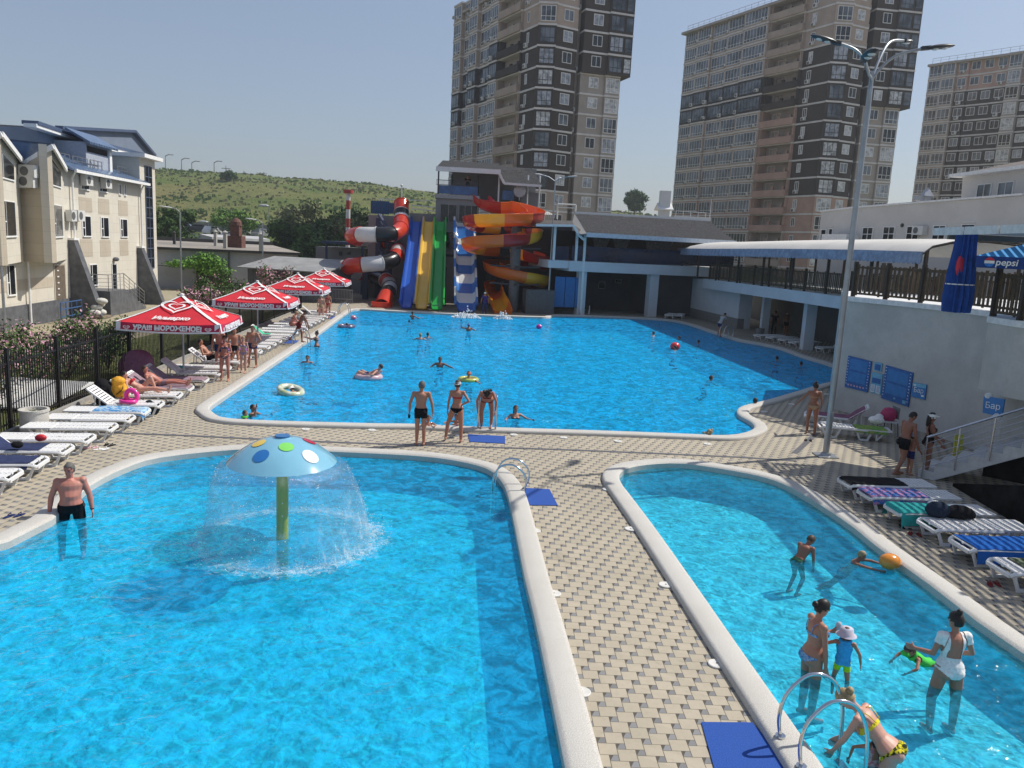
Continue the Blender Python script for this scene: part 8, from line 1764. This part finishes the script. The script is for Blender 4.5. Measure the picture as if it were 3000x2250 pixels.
ball = bpy.data.objects; mb = MB(); bp_ = at(*ZC(845, 398), .12); mb.ell((bp_.x, bp_.y, .10), (.19, .16, .145), 24, None, 16); o = obj('inflatable_ball', mb, PM('ball_orange', (.72, .25, .02), .25, var=.08, scale=3, coat=.6), None, 180); tag(o, 'orange inflatable ball floating between the boy\'s hands', 'ball')
p = at(*ZC(350, 1085), WZ); person('woman with dark bun in blue patterned bikini holding a child by the hand', (p.x+.03, p.y+.02, WF), deg(-82), dict(sp=(0, .03, 1), head=(0, .30, 1), face=(0, 1, -.4), thl=(-.04, .02, -1), thr=(.04, .05, -1), ual=(-.15, .25, -.95), fal=(.1, .95, .15), uar=(.12, .12, -1), far=(.05, .12, -1)), 'tan', ('dark', 'bun'), [('top', bb_, 1), ('brief', bb_)], True, fat=1.1, h=1.74, vox=.009, props=[('item', PM('bottle', (.5, .55, .6), .2), 'l', .06)])
p = at(*ZC(545, 1110), WZ); person('small child in blue swim vest and pale hat walking in the shallow pool', (p.x, p.y, WZ-.28), deg(-20), dict(ual=(-.8, .1, -.4), fal=(-.8, .1, -.25), uar=(.5, .1, -.8), far=(.2, .1, -1), thl=(-.15, .2, -1), thr=(.15, -.1, -1)), 'tan', ('brown', 'short'), [('vest', fab('vest_blue', (.05, .35, .68))), ('trunks', fab('lime', (.45, .65, .03)), .5)], h=.98, vox=.010, props=[('bucket', fab('hat_pale', (.6, .5, .55), (.45, .5, .6)))])
p = at(*ZC(1190, 1165), WZ); person('woman in white swimsuit with flutter sleeves seen from behind', (p.x, p.y, WF), deg(3), dict(sp=(.03, .05, 1), head=(0, .15, 1), face=(-.3, 1, -.2), thl=(-.16, .1, -1), shl=(-.05, -.2, -1), thr=(.12, 0, -1), ual=(-.22, .15, -1), fal=(-.45, .9, -.2), uar=(.45, .1, -.9), far=(-.2, .75, -.4)), 'tan', ('dark', 'topbun'), [('suit', WHT), ('sleeve', WHT)], True, fat=1.12, h=1.72, vox=.009)
p = at(*ZC(1085, 1050), WZ); person('toddler with green goggles and armbands floating in front of the white swimsuit', (p.x+.05, p.y+.12, WZ-.02), deg(95), dict(sp=(0, .8, .45), head=(0, .5, .9), face=(-.2, 1, -.1), thl=(-.1, -1, -.2), shl=(0, -1, -.2), thr=(.1, -1, -.2), shr=(0, -1, -.2), ual=(-.7, .5, -.5), fal=(.2, .7, -.5), uar=(.7, .5, -.5), far=(-.2, .7, -.5)), 'tan', ('brown', 'short'), [('vest', gn)], h=.95, vox=.011, ground='pel', props=[('goggles', gn)])
pw = at(*ZC(955, 1725), WZ); pw = at(1935, 1690, WZ); person('blond woman in yellow bikini bending down to a child in the foreground', (pw.x+.02, pw.y+.18, WF), deg(52), dict(sp=(.02, .78, .66), head=(0, .95, .45), face=(0, .5, -.9), thl=(-.1, .12, -1), shl=(0, -.2, -1), thr=(.1, .2, -1), shr=(0, -.2, -1), ual=(-.05, .35, -.95), fal=(.15, .45, -.85), uar=(.05, .2, -1), far=(-.1, .6, -.7)), 'pale', ('blond', 'bun'), [('top', yb, 1), ('brief', ye)], True, h=1.72, vox=.008)
pc_ = at(*ZC(745, 1630), WZ); person('toddler in pink swimsuit held by the blond woman', (pc_.x, pc_.y, WF+.1), deg(20), dict(sp=(0, .1, 1), ual=(-.4, .6, -.4), uar=(.4, .6, -.4), head=(.1, .3, 1), face=(.5, 1, -.3)), 'tan', ('dark', 'long'), [('suit', pk)], True, h=.98, vox=.010)
# --- main pool swimmers
MF = -1.1
def swimmer(px, py, lab, a=0, sk='tan', hair=('dark', 'short'), dz=.50, pose=None, wear=(), fem=False, vox=.02, h=1.65, props=(), **k):
    """upright in the water; (px, py) is where the body meets the surface; dz = how far the pelvis is below it"""
    p = at(px, py, WZ); P0 = dict(thl=(-.15, .5, -.8), shl=(0, -.8, -.4), thr=(.15, .5, -.8), shr=(0, -.8, -.4), ual=(-.7, .4, -.4), fal=(-.3, .9, .05), uar=(.7, .4, -.4), far=(.3, .9, .05)); P0.update(pose or {}); wear = wear or ([('top', BLK), ('brief', BLK)] if fem else [('trunks', navy_f, .4)])
    return person(lab, (p.x, p.y, WZ-dz), R(a), P0, sk, hair, wear, fem, 1.0, h, vox, 'pel', props=props, **k)
swimmer(529, 903, 'boy with green armbands at the near left corner of the main pool', -60, hair=('brown', 'short'), wear=[('vest', gn)], dz=.36, h=1.3); swimmer(546, 898, 'bather holding a hand to the face at the near left corner', -100, 'brown', dz=.34, pose=dict(uar=(.3, .6, .1), far=(-.2, .1, 1)), h=1.5)
swimmer(664, 783, 'man treading water near the left edge of the main pool', 180, dz=.44)
swimmer(950, 793, 'man with arms spread in the middle of the main pool', 175, 'brown', dz=.30, pose=dict(ual=(-.9, .2, -.3), fal=(-.9, .2, -.3), uar=(.7, .3, -.5), far=(-.3, .8, -.2)))
swimmer(1012, 824, 'bather in a red cap with a yellow green float ring', 180, 'tan', dz=.34, props=[('cap', fab('orange_cap', (.5, .14, .06)))]); swimmer(1113, 903, 'long haired woman standing chest deep right of the ladder', 200, 'tan', ('brown', 'long'), dz=.34, fem=True)
swimmer(1517, 822, 'swimmer on the front in the right half of the main pool', -70, dz=.30, pose=dict(sp=(0, .75, .5)), fem=True, hair=('brown', 'short')); swimmer(1630, 880, 'woman holding the coping at the right bend', 0, dz=.40, fem=True); swimmer(1531, 948, 'curly haired bather close under the near coping', 0, 'pale', ('blond', 'wild'), dz=.46)
swimmer(1411, 726, 'swimmer with white collar at the shadow edge', 60, dz=.45, vox=.025); swimmer(1467, 734, 'small dark head splashing in the building shadow, middle one', 60, dz=.5, vox=.025); swimmer(1508, 743, 'small dark head splashing in the building shadow, right one', 60, dz=.5, vox=.025)
swimmer(1458, 757, 'swimmer under a bright red inflatable at the shadow edge', 60, dz=.48, vox=.025); swimmer(1678, 779, 'head in the deep shadow by the right edge, left of two', 0, dz=.5, vox=.025); swimmer(1730, 791, 'head in the deep shadow by the right edge, right of two', 0, dz=.5, vox=.025)
swimmer(1012, 715, 'man in blue cap holding up a dark object before the wave slide', 10, 'brown', dz=.28, props=[('cap', fab('cap_blue', (.1, .2, .5))), ('item', BLK, 'l', .1)], pose=dict(ual=(-.9, .2, .1), fal=(-.1, .1, 1)), vox=.022); swimmer(884, 698, 'boy right before the racing slide, nearest of three', 20, dz=.42, vox=.025, h=1.4)
swimmer(891, 690, 'man leaning forward before the racing slide', -40, 'brown', dz=.2, vox=.025); swimmer(903, 689, 'child to the right of the leaning man before the green lane', 0, dz=.45, vox=.025, h=1.3); swimmer(908, 733, 'red haired swimmer facing the slides', 0, 'pale', ('blond', 'short'), dz=.40, vox=.025); swimmer(924, 729, 'dark haired swimmer just right of the red haired one', 0, dz=.46, vox=.025)
# floats
def ring(px, py, R_, r_, m_, lab, tilt=(0, 0), z=None):
    p = at(px, py, WZ); n = 28; Mt = Matrix.Rotation(tilt[0], 3, 'X') @ Matrix.Rotation(tilt[1], 3, 'Y'); mb = MB(); mb.tube([Mt @ V(R_*math.cos(2*math.pi*i/n), R_*math.sin(2*math.pi*i/n), 0)+V(p.x, p.y, WZ+(r_*.5 if z is None else z)) for i in range(n)], r_, 10, close=True); o = obj('swim_ring', mb, m_, None, 180); tag(o, lab, 'swim ring'); return p
vin = lambda nm, c, c2=None: (lambda m: m)(PM(nm, c, .25, var=.1, scale=6, coat=.5, c2=c2))
p = ring(628, 850, .37, .11, vin('ring_pineapple', (.45, .5, .2), (.7, .72, .66)), 'large pale yellow green swim ring under the child in a white hat', (R(8), R(12)), .1); swimmer(648, 852, 'child in white sun hat leaning over the large tilted swim ring', 60, 'tan', dz=.16, pose=dict(sp=(0, .8, .5), head=(0, .4, .9), thl=(-.2, -1, -.2), shl=(0, -1, -.1), thr=(.2, -1, -.2), shr=(0, -1, -.1)), wear=[('top', dred_f), ('brief', dred_f)], fem=True, h=1.35, vox=.014, props=[('bucket', WHT)])
ring(797, 817, .42, .12, vin('ring_pink', (.6, .35, .42), (.66, .55, .55)), 'pale pink swim ring carrying the lying bather'); swimmer(797, 817, 'bather lying back on the pale pink ring with knees up', 75, 'pale', ('brown', 'short'), dz=-.12, pose=dict(sp=(0, -.8, .45), thl=(-.15, .9, .3), shl=(0, .5, -.7), thr=(.15, .9, .3), shr=(0, .5, -.7), ual=(-.8, .2, -.4), fal=(-.2, .9, 0), uar=(.8, .2, -.4), far=(.2, .9, 0), head=(0, -.2, 1)), vox=.016)
ring(748, 707, .42, .12, vin('ring_dark', (.06, .05, .12), (.3, .3, .4)), 'dark blue swim ring near the far left ladder'); swimmer(749, 707, 'child sitting in the dark swim ring near the far left corner', 0, 'brown', dz=.30, vox=.022, h=1.2); ring(1012, 822, .33, .09, vin('ring_lime', (.5, .55, .12)), 'yellow green ring around the red capped bather')
for (px, py), m_, lab, r_ in (((764, 690), vin('ball_pink', (.62, .08, .25), (.7, .3, .3)), 'pink beach ball near the far left corner', .20), ((1164, 709), vin('ball_magenta', (.55, .03, .3)), 'magenta beach ball far right of the wave slide', .19), ((1457, 754), vin('float_red', (.7, .03, .04)), 'bright red inflatable at the shadow edge', .28)):
    p = at(px, py, WZ); mb = MB(); mb.ell((p.x, p.y-.1, WZ+r_*.55), (r_, r_, r_*.9), 18, None, 12); o = obj('beach_ball', mb, m_, None, 180); tag(o, lab, 'ball')
# --- left edge: climbing man, woman in the water, lifeguard
p = at(657, 745); person('man in dark red trunks stepping onto the left ladder', (p.x-.25, p.y, .1), R(-62), dict(sp=(0, .40, .9), head=(0, .7, .7), face=(0, .8, -.6), thl=(-.05, .35, -.95), shl=(0, .05, -1), thr=(.05, -.5, -.9), shr=(0, -.65, -.8), ual=(-.15, .5, -.9), fal=(0, .3, -.95), uar=(.15, .45, -.9), far=(0, .35, -.95)), 'brown', ('dark', 'short'), [('trunks', dred_f, .45)], h=1.75, vox=.02)
swimmer(684, 749, 'woman with top bun standing in the water holding the left ladder', 95, 'tan', ('dark', 'topbun'), dz=-.02, fem=True, pose=dict(thl=(-.05, 0, -1), shl=(0, 0, -1), thr=(.05, 0, -1), shr=(0, 0, -1), ual=(-.15, .8, -.35), fal=(0, .9, .35), uar=(.15, .8, -.35), far=(0, .9, .2)), vox=.016)
p = at(1046, 679); person('lifeguard in violet vest, white cap and dark leggings between the slides', p, R(180), dict(ual=(-.2, 0, -1), uar=(.2, 0, -1)), 'tan', ('dark', 'short'), [('trousers', navy_f), ('shirt', purp, -.02)], h=1.76, vox=.022, props=[('cap', WHT)])
# --- left deck walkers
def onz2(X, Y): return at(*Z2(X, Y))
person('sunburnt woman in dark bikini walking towards the camera by the nearest umbrella', onz2(1060, 1078), R(190), dict(thl=(-.07, .12, -1), shl=(0, -.1, -1), thr=(.1, -.02, -1), ual=(-.25, .1, -1), fal=(.6, .6, -.5), uar=(.25, .05, -1), far=(.1, .2, -1), head=(0, .15, 1)), 'red', ('brown', 'long'), [('top', fab('print_dark', (.05, .05, .08), (.2, .15, .2))), ('brief', fab('print_dark', (.05, .05, .08)))], True, fat=1.08, h=1.68, vox=.013)
person('man half hidden behind the walking sunburnt woman', onz2(985, 1000)+V(0, .3, 0), R(170), dict(), 'red', ('dark', 'short'), [('trunks', navy_f, .45)], h=1.78, vox=.018); person('bather in dark swimwear stepping right behind the sunburnt woman', onz2(1145, 975), R(200), dict(thl=(-.1, .3, -1), thr=(.1, -.2, -1)), 'tan', ('brown', 'short'), [('trunks', BLK, .35)], h=1.66, vox=.018)
person('slim girl in lilac striped bikini walking towards the camera', onz2(1218, 1008), R(180), dict(thl=(-.03, .08, -1), thr=(.03, -.08, -1)), 'pale', ('blond', 'long'), [('top', violet), ('brief', violet)], True, h=1.45, vox=.014); person('stout man in blue trunks with hand on hip beside the girl', onz2(1300, 960), R(175), dict(thl=(-.12, 0, -1), thr=(.14, .05, -1), ual=(-.5, 0, -.9), fal=(.5, .3, -.5), uar=(.3, 0, -1)), 'tan', ('brown', 'short'), [('trunks', navy_f, .32)], fat=1.22, h=1.7, vox=.015)
person('pale bather in light swimsuit and white cap standing near the third umbrella', onz2(1890, 562), R(10), dict(thl=(-.05, .05, -1)), 'pale', ('blond', 'short'), [('suit', wp_)], True, fat=1.1, h=1.72, vox=.02, props=[('cap', WHT)]); person('woman in red bikini standing near the far left ladder', onz2(1950, 530), R(160), dict(ual=(-.3, .1, -1), uar=(.35, .1, -1)), 'tan', ('brown', 'long'), [('top', rb), ('brief', rb)], True, fat=1.08, h=1.72, vox=.02)
# seated and lying
SIT = dict(sp=(0, -.15, 1), thl=(-.12, 1, .02), shl=(0, .2, -1), thr=(.12, 1, .02), shr=(0, .2, -1), ual=(-.2, .4, -.9), fal=(.1, .9, -.3), uar=(.2, .4, -.9), far=(-.1, .9, -.3))
def sitter(x, y, z, a, lab, pose=None, **k): P0 = dict(SIT); P0.update(pose or {}); return person(lab, (x, y, z), R(a), P0, ground='pel', **k)
sitter(LP(42.9)+.2, 42.9, .47, -70, 'broad sunburnt bather in dark bikini sitting on a lounger, head bowed', dict(sp=(0, .3, .95), head=(0, .8, .6)), sk='red', hair=('blond', 'short'), wear=[('top', BLK), ('brief', BLK)], fem=True, fat=1.25, vox=.02); sitter(LP(51)+.2, 51, .47, -60, 'person sitting on a far lounger beside the pale bather', dict(sp=(0, .4, .9)), sk='red', hair=('blond', 'short'), wear=[('suit', rb)], fem=True, fat=1.15, vox=.022)
REC = dict(sp=(0, -.62, .78), head=(0, -.1, 1), face=(0, 1, .0), thl=(-.1, 1, .12), shl=(0, 1, -.12), thr=(.1, 1, .12), shr=(0, 1, -.12), ual=(-.3, .3, -.8), fal=(.5, .8, .1), uar=(.3, .3, -.8), far=(-.5, .8, .1), ftl=(0, .3, 1), ftr=(0, .3, 1))
def recl(x, y, lab, pose=None, a=-81, z=.47, **k): P0 = dict(REC); P0.update(pose or {}); return person(lab, (x, y, z), R(a), P0, ground='pel', **k)
recl(LP(30.2)-.15, 30.2, 'tanned man in dark shorts reclining on a raised lounger', sk='tan', hair=('dark', 'short'), wear=[('trunks', BLK, .6)], h=1.76, vox=.014); recl(LP(23.4)-.1, 23.4, 'sunbather lying with one knee raised beside the yellow rucksack', dict(thl=(-.05, .6, .85), shl=(0, .35, -1), ftl=(0, 1, -.2), sp=(0, -.8, .5)), sk='pale', hair=('dark', 'long'), wear=[('top', rb), ('brief', rb)], fem=True, vox=.013)
recl(LP(24.6)+.1, 24.6, 'sunburnt bather lying in the umbrella shade behind the raised knee', dict(sp=(0, -.8, .5)), sk='red', hair=('brown', 'short'), wear=[('trunks', lilac, .5)], vox=.018)
# shaded people and staff
for X, Y, lab, a, wv in ((180, 915, 'dark figure standing by the stairs under the veranda, left one', 150, [('shirt', BLK, -.05), ('trousers', BLK)]), (275, 925, 'dark figure in swimwear standing under the veranda, right one', 200, [('trunks', BLK, .45)])): person(lab, at(*Z8(X, Y)), R(a), dict(), 'brown', ('dark', 'short'), wv, h=1.75, vox=.022)
p = at(1553, 728); person('man in pale shirt stooping at the shaded ladder on the right edge', p, R(-60), dict(sp=(0, .45, .9), head=(0, .7, .7), ual=(-.1, .6, -.8), uar=(.1, .6, -.8)), 'tan', ('dark', 'short'), [('shirt', fab('shirt_grey', (.35, .35, .33)), -.05), ('trunks', navy_f, .5)], h=1.74, vox=.022)
fz = zc+.35; pp = SB.pt(sb(1385, 300, .2)[0], fz, .1); person('person in dark clothes on the blue glazed balcony above the slides', pp, R(185), dict(ual=(-.4, .3, -.7), fal=(.6, .5, .2), uar=(.4, .3, -.7), far=(-.6, .5, .2)), 'tan', ('dark', 'short'), [('shirt', BLK, -.05), ('trousers', navy_f)], h=1.8, vox=.025)

# ================================================================ small belongings
def blob(name, lab, cat, c, parts, m_, sm_=180, group=None):
    t_ = MB(); random.seed(int(abs(c[0]*31+c[1]*17)))
    for (dx, dy, dz), r_ in parts: t_.ell((c[0]+dx, c[1]+dy, c[2]+dz), r_, 14, Matrix.Rotation(random.uniform(-.4, .4), 3, 'Z'), 10)
    tmp = bpy.data.objects.new('tmp', t_.mesh('tmp', m_)); COL.objects.link(tmp); md = tmp.modifiers.new('r', 'REMESH'); md.mode = 'VOXEL'; md.voxel_size = .018; ms = tmp.modifiers.new('s', 'SMOOTH'); ms.iterations = 2
    me = bpy.data.meshes.new_from_object(tmp.evaluated_get(bpy.context.evaluated_depsgraph_get())); bpy.data.objects.remove(tmp)
    for v in me.vertices: v.co += v.normal*.014*mnoise.noise(v.co*11)
    me.materials.clear(); me.materials.append(m_); o = bpy.data.objects.new(name, me); COL.objects.link(o); ORG[o.name] = Vector(); shade(o, sm_); return tag(o, lab, cat, group)
c = at(*Z9(950, 400), .0); x_, y_ = LP(22)+.05, 22.15
blob('rucksack', 'yellow rucksack with black straps on the raised slatted lounger', 'rucksack', (LP(22.6)-.45, 22.7, .36), [((0, 0, .22), (.22, .18, .26)), ((-.02, 0, .45), (.2, .18, .14)), ((.22, -.1, .1), (.14, .12, .14))], PM('yellow_nylon', (.68, .33, .02), .6, var=.15)); o = MB(); o.tube([(LP(22.6)-.45+.2*math.sin(t_/3), 22.52, .45+.05*t_) for t_ in range(6)], .012, 5); o = obj('rucksack_strap', o, BLK, bpy.data.objects['rucksack'])
blob('black_bag', 'large black beach bag standing behind the yellow rucksack', 'bag', (LP(22.8)-1.0, 22.9, 0), [((0, 0, .35), (.3, .28, .4)), ((-.1, .1, .6), (.22, .2, .2))], BLK)
t_ = thing('swim_ring', 'small bright pink inflatable ring standing on the raised slatted lounger', 'swim ring', (LP(22)+.25, 21.95, .36)); mb = MB(); mb.tube([(LP(22)+.25+.16*math.cos(a), 21.95, .55+.17*math.sin(a)) for a in [i*math.pi/8 for i in range(16)]], .07, 8, close=True); obj('ring', mb, PM('ring_hot_pink', (.8, .04, .32), .35, coat=.4), t_, 180); mb = MB(); mb.tube([(LP(22)+.2+.2*math.cos(a), 21.85+.15*math.sin(a), .42) for a in [i*math.pi/8 for i in range(16)]], .055, 8, close=True); obj('base_ring', mb, PM('ring_hot_pink', (.8, .04, .32), .35, coat=.4), t_, 180)
p = at(*Z9(1235, 590)); blob('beach_bag', 'dark crumpled beach bag on the paving by the blue towel lounger', 'bag', (p.x, p.y, 0), [((0, 0, .16), (.22, .16, .2)), ((-.08, 0, .3), (.12, .1, .12))], fab('bag_dark', (.02, .03, .035)))
for (X, Y), lab, m_ in (((330, 790), 'red purse lying on the navy towel', PM('purse_red', (.5, .02, .03), .5)), ((140, 850), 'black bag on the navy covered lounger', BLK)): p = at(*Z9(X, Y), .45); blob('purse' if 'red' in lab else 'handbag', lab, 'bag', (p.x, p.y, .42), [((0, 0, .06), (.13 if 'red' in lab else .25, .09, .08 if 'red' in lab else .14))], m_)
p = at(*Z2(640, 955), .42); mb = MB(); mb.box((p.x, p.y, .40), (.45, .4, .05), rz=la); o = obj('folded_towel', mb, tq); tag(o, 'folded turquoise towel on the white draped lounger', 'towel')
for (X, Y), lab, prts, m_ in (((1370, 1260), 'dark blue rucksack on the right hand lounger', [((0, 0, .13), (.25, .2, .17))], fab('bag_navy', (.02, .03, .05))), ((1540, 1270), 'black bag on the right hand lounger next to the rucksack', [((0, 0, .1), (.32, .2, .14)), ((.25, 0, .06), (.1, .1, .08))], BLK), ((1350, 1175), 'white folded hat on the turquoise towel', [((0, 0, .04), (.14, .1, .06))], WHT)):
    p = at(*ZB(X, Y), .4); blob('rucksack' if 'rucksack' in lab else ('bag' if 'bag' in lab else 'white_hat'), lab, 'hat' if 'hat' in lab else 'bag', (p.x, p.y, .36), prts, m_)
p = at(*ZB(960, 620)); ch = thing('garden_chair', 'white seat chair with dark legs by the curved wall', 'chair', (p.x, p.y, 0)); mb = MB(); mb.box((p.x, p.y, .45), (.45, .45, .04)); obj('seat', mb, lwhite, ch); mb = MB(); mb.box((p.x+.22, p.y+.05, .72), (.04, .42, .36)); obj('backrest', mb, PM('chair_grey', (.2, .2, .2), .6), ch)
for a, b_ in ((-.2, -.2), (.2, -.2), (.2, .2), (-.2, .2)): mb = MB(); mb.bar((p.x+a, p.y+b_, .44), (p.x+a*1.25, p.y+b_*1.2, 0), .025); obj('leg', mb, railm, ch)
blob('beach_bag', 'pink beach bag on the chair by the curved wall', 'bag', (p.x-.02, p.y, .47), [((0, 0, .18), (.25, .2, .24)), ((-.22, 0, .12), (.12, .12, .12))], PM('bag_pink', (.45, .04, .13), .6)); p2 = at(*ZB(880, 480), .6); blob('white_clothes', 'heap of white clothes beside the pink bag', 'clothes', (p2.x, p2.y, .42), [((0, 0, .1), (.24, .18, .13)), ((.1, .05, .2), (.15, .1, .1))], WHT)
def shoes(px, py, lab, m_, n=2):
    p = at(px, py); t_ = thing('flip_flops', lab, 'flip flops', p)
    for i in range(n):
        a = random.uniform(-.5, .5); mb = MB(); q = p+V(i*.14-.07, random.uniform(-.05, .05), .012); Mz = Matrix.Rotation(a+1.2, 3, 'Z'); mb.ell(q, (.13, .045, .014), 12, Mz, 6); s_ = obj('sole', mb, m_, t_); mb = MB(); mb.tube([q+Mz @ V(.0, -.04, .01), q+Mz @ V(.04, 0, .05), q+Mz @ V(.0, .04, .01)], .009, 5); obj('strap', mb, m_, s_)
for (px, py), lab, m_ in ((Z9(830, 875), 'white clogs on the paving left of the fountain pool', lwhite), (Z9(880, 845), 'black flip flops just behind the white clogs', BLK), (Z9(740, 865), 'pink flip flops beside the lounger left of the clogs', pk), (Z9(1275, 520), 'white slippers at the foot of the sunbather lounger', lwhite), (Z9(1390, 505), 'black slippers at the foot of the sunbather lounger', BLK), (Z9(120, 1415), 'dark blue flip flops on the paving left of the standing man', navy_f), (ZB(1115, 1370), 'black sandals below the turquoise towel lounger', BLK), (ZB(1190, 1430), 'dark red flip flops below the rucksack lounger', dred_f), (ZB(790, 665), 'white slippers under the green towel lounger', lwhite), (ZC(1480, 550), 'dark red sandals near the right edge', dred_f), ((1690, 905), 'black flip flops beside the walking woman', BLK)):
    if px == 1690: px, py = 1745, 952
    shoes(px, py, lab, m_)
pd = at(*Z9(1110, 330)); t_ = thing('small_parasol', 'small lilac parasol with dark dots lying open behind the sunbather', 'parasol', pd); mb = MB(); Mp = Matrix.Rotation(R(65), 3, 'X'); b_ = MB(); b_.lathe((0, 0, 0), [(.62, 0), (.56, .16), (.36, .3), (.02, .36)], 16); b_.lathe((0, 0, -.01), [(.02, .36), (.36, .3), (.56, .16), (.62, 0)], 16); mb.add([Mp @ Vector(v)+pd+up*.55 for v in b_.v], b_.f); obj('canopy', mb, PM('parasol_lilac', (.30, .13, .20), .8), t_, 60); mb = MB(); mb.cyl(pd+up*.55, pd+V(0, .3, .05), .012); obj('stick', mb, steel, t_)
# concrete planter, bin, watering frame
p = at(*Z9(285, 740)); pl_ = thing('planter', 'round pale terrazzo planter standing by the fence between loungers', 'planter', p); mb = MB(); mb.lathe(p, [(.30, 0), (.33, .02), (.33, .55), (.35, .56), (.35, .62), (.29, .62), (.28, .52), (0, .52)], 24); obj('pot', mb, cop_mat, pl_, 40); mb = MB(); leaves(mb, p+up*.56, (.22, .22, .06), 60, .03); obj('dry_plant', mb, leafC, pl_)
p = at(*Z8(70, 920)); bn_ = thing('litter_bin', 'round grey litter bin with white sign in the shade under the veranda', 'bin', p); mb = MB(); mb.lathe(p, [(.28, 0), (.3, .5), (.25, .5), (.24, .1)], 18); obj('bin', mb, PM('bin_grey', (.2, .2, .2), .8), bn_); mb = MB(); mb.box(p+up*.85, (.04, .12, .6)); obj('sign', mb, whtxt, bn_)
p = at(*ZB(1390, 780), .0); p = at(*ZB(1400, 930)); fs = thing('yellow_sign', 'yellow folding warning sign behind the stair railing', 'sign', p+V(.9, .9, 0)); q = p+V(.9, .9, 0); mb = MB(); mb.hexa([q+V(-.13, 0, 0), q+V(.13, 0, 0), q+V(.13, .03, 0), q+V(-.13, .03, 0), q+V(-.11, .08, .85), q+V(.11, .08, .85), q+V(.11, .11, .85), q+V(-.11, .11, .85)]); obj('board', mb, PM('sign_yellow', (.6, .6, .08), .5), fs)
p = at(*Z7(1250, 1095)); fn2 = thing('dark_picket_fence', 'dark picket fence panel in the shaded far right corner', 'fence', p); A_, B_ = at(*Z7(1100, 1100)), at(*Z7(1345, 1098)); A_.y += .8; B_.y += .8; mb = MB()
for z in (.2, 1.2): mb.bar(A_+up*z, B_+up*z, .06)
for k in range(15): c = A_.lerp(B_, k/14); mb.bar(c, c+up*1.35, .12, .04)
obj('pickets', mb, dbrown, fn2)
# ================================================================ haze
mb = MB(); mb.box((0, 560, 24), (2400, 1500, 56)); hz = obj('haze', mb, []); hz['kind'] = 'stuff'; tag(hz, 'thin pale summer haze filling the air over the pools and towers', 'haze')
m = bpy.data.materials.new('haze_air'); m.use_nodes = True; t = m.node_tree; t.nodes.clear(); v_ = t.nodes.new('ShaderNodeVolumePrincipled'); v_.inputs['Color'].default_value = (.82, .88, .95, 1); v_.inputs['Density'].default_value = .00034; v_.inputs['Anisotropy'].default_value = .3
o = t.nodes.new('ShaderNodeOutputMaterial'); t.links.new(v_.outputs[0], o.inputs['Volume']); hz.data.materials.clear(); hz.data.materials.append(m)
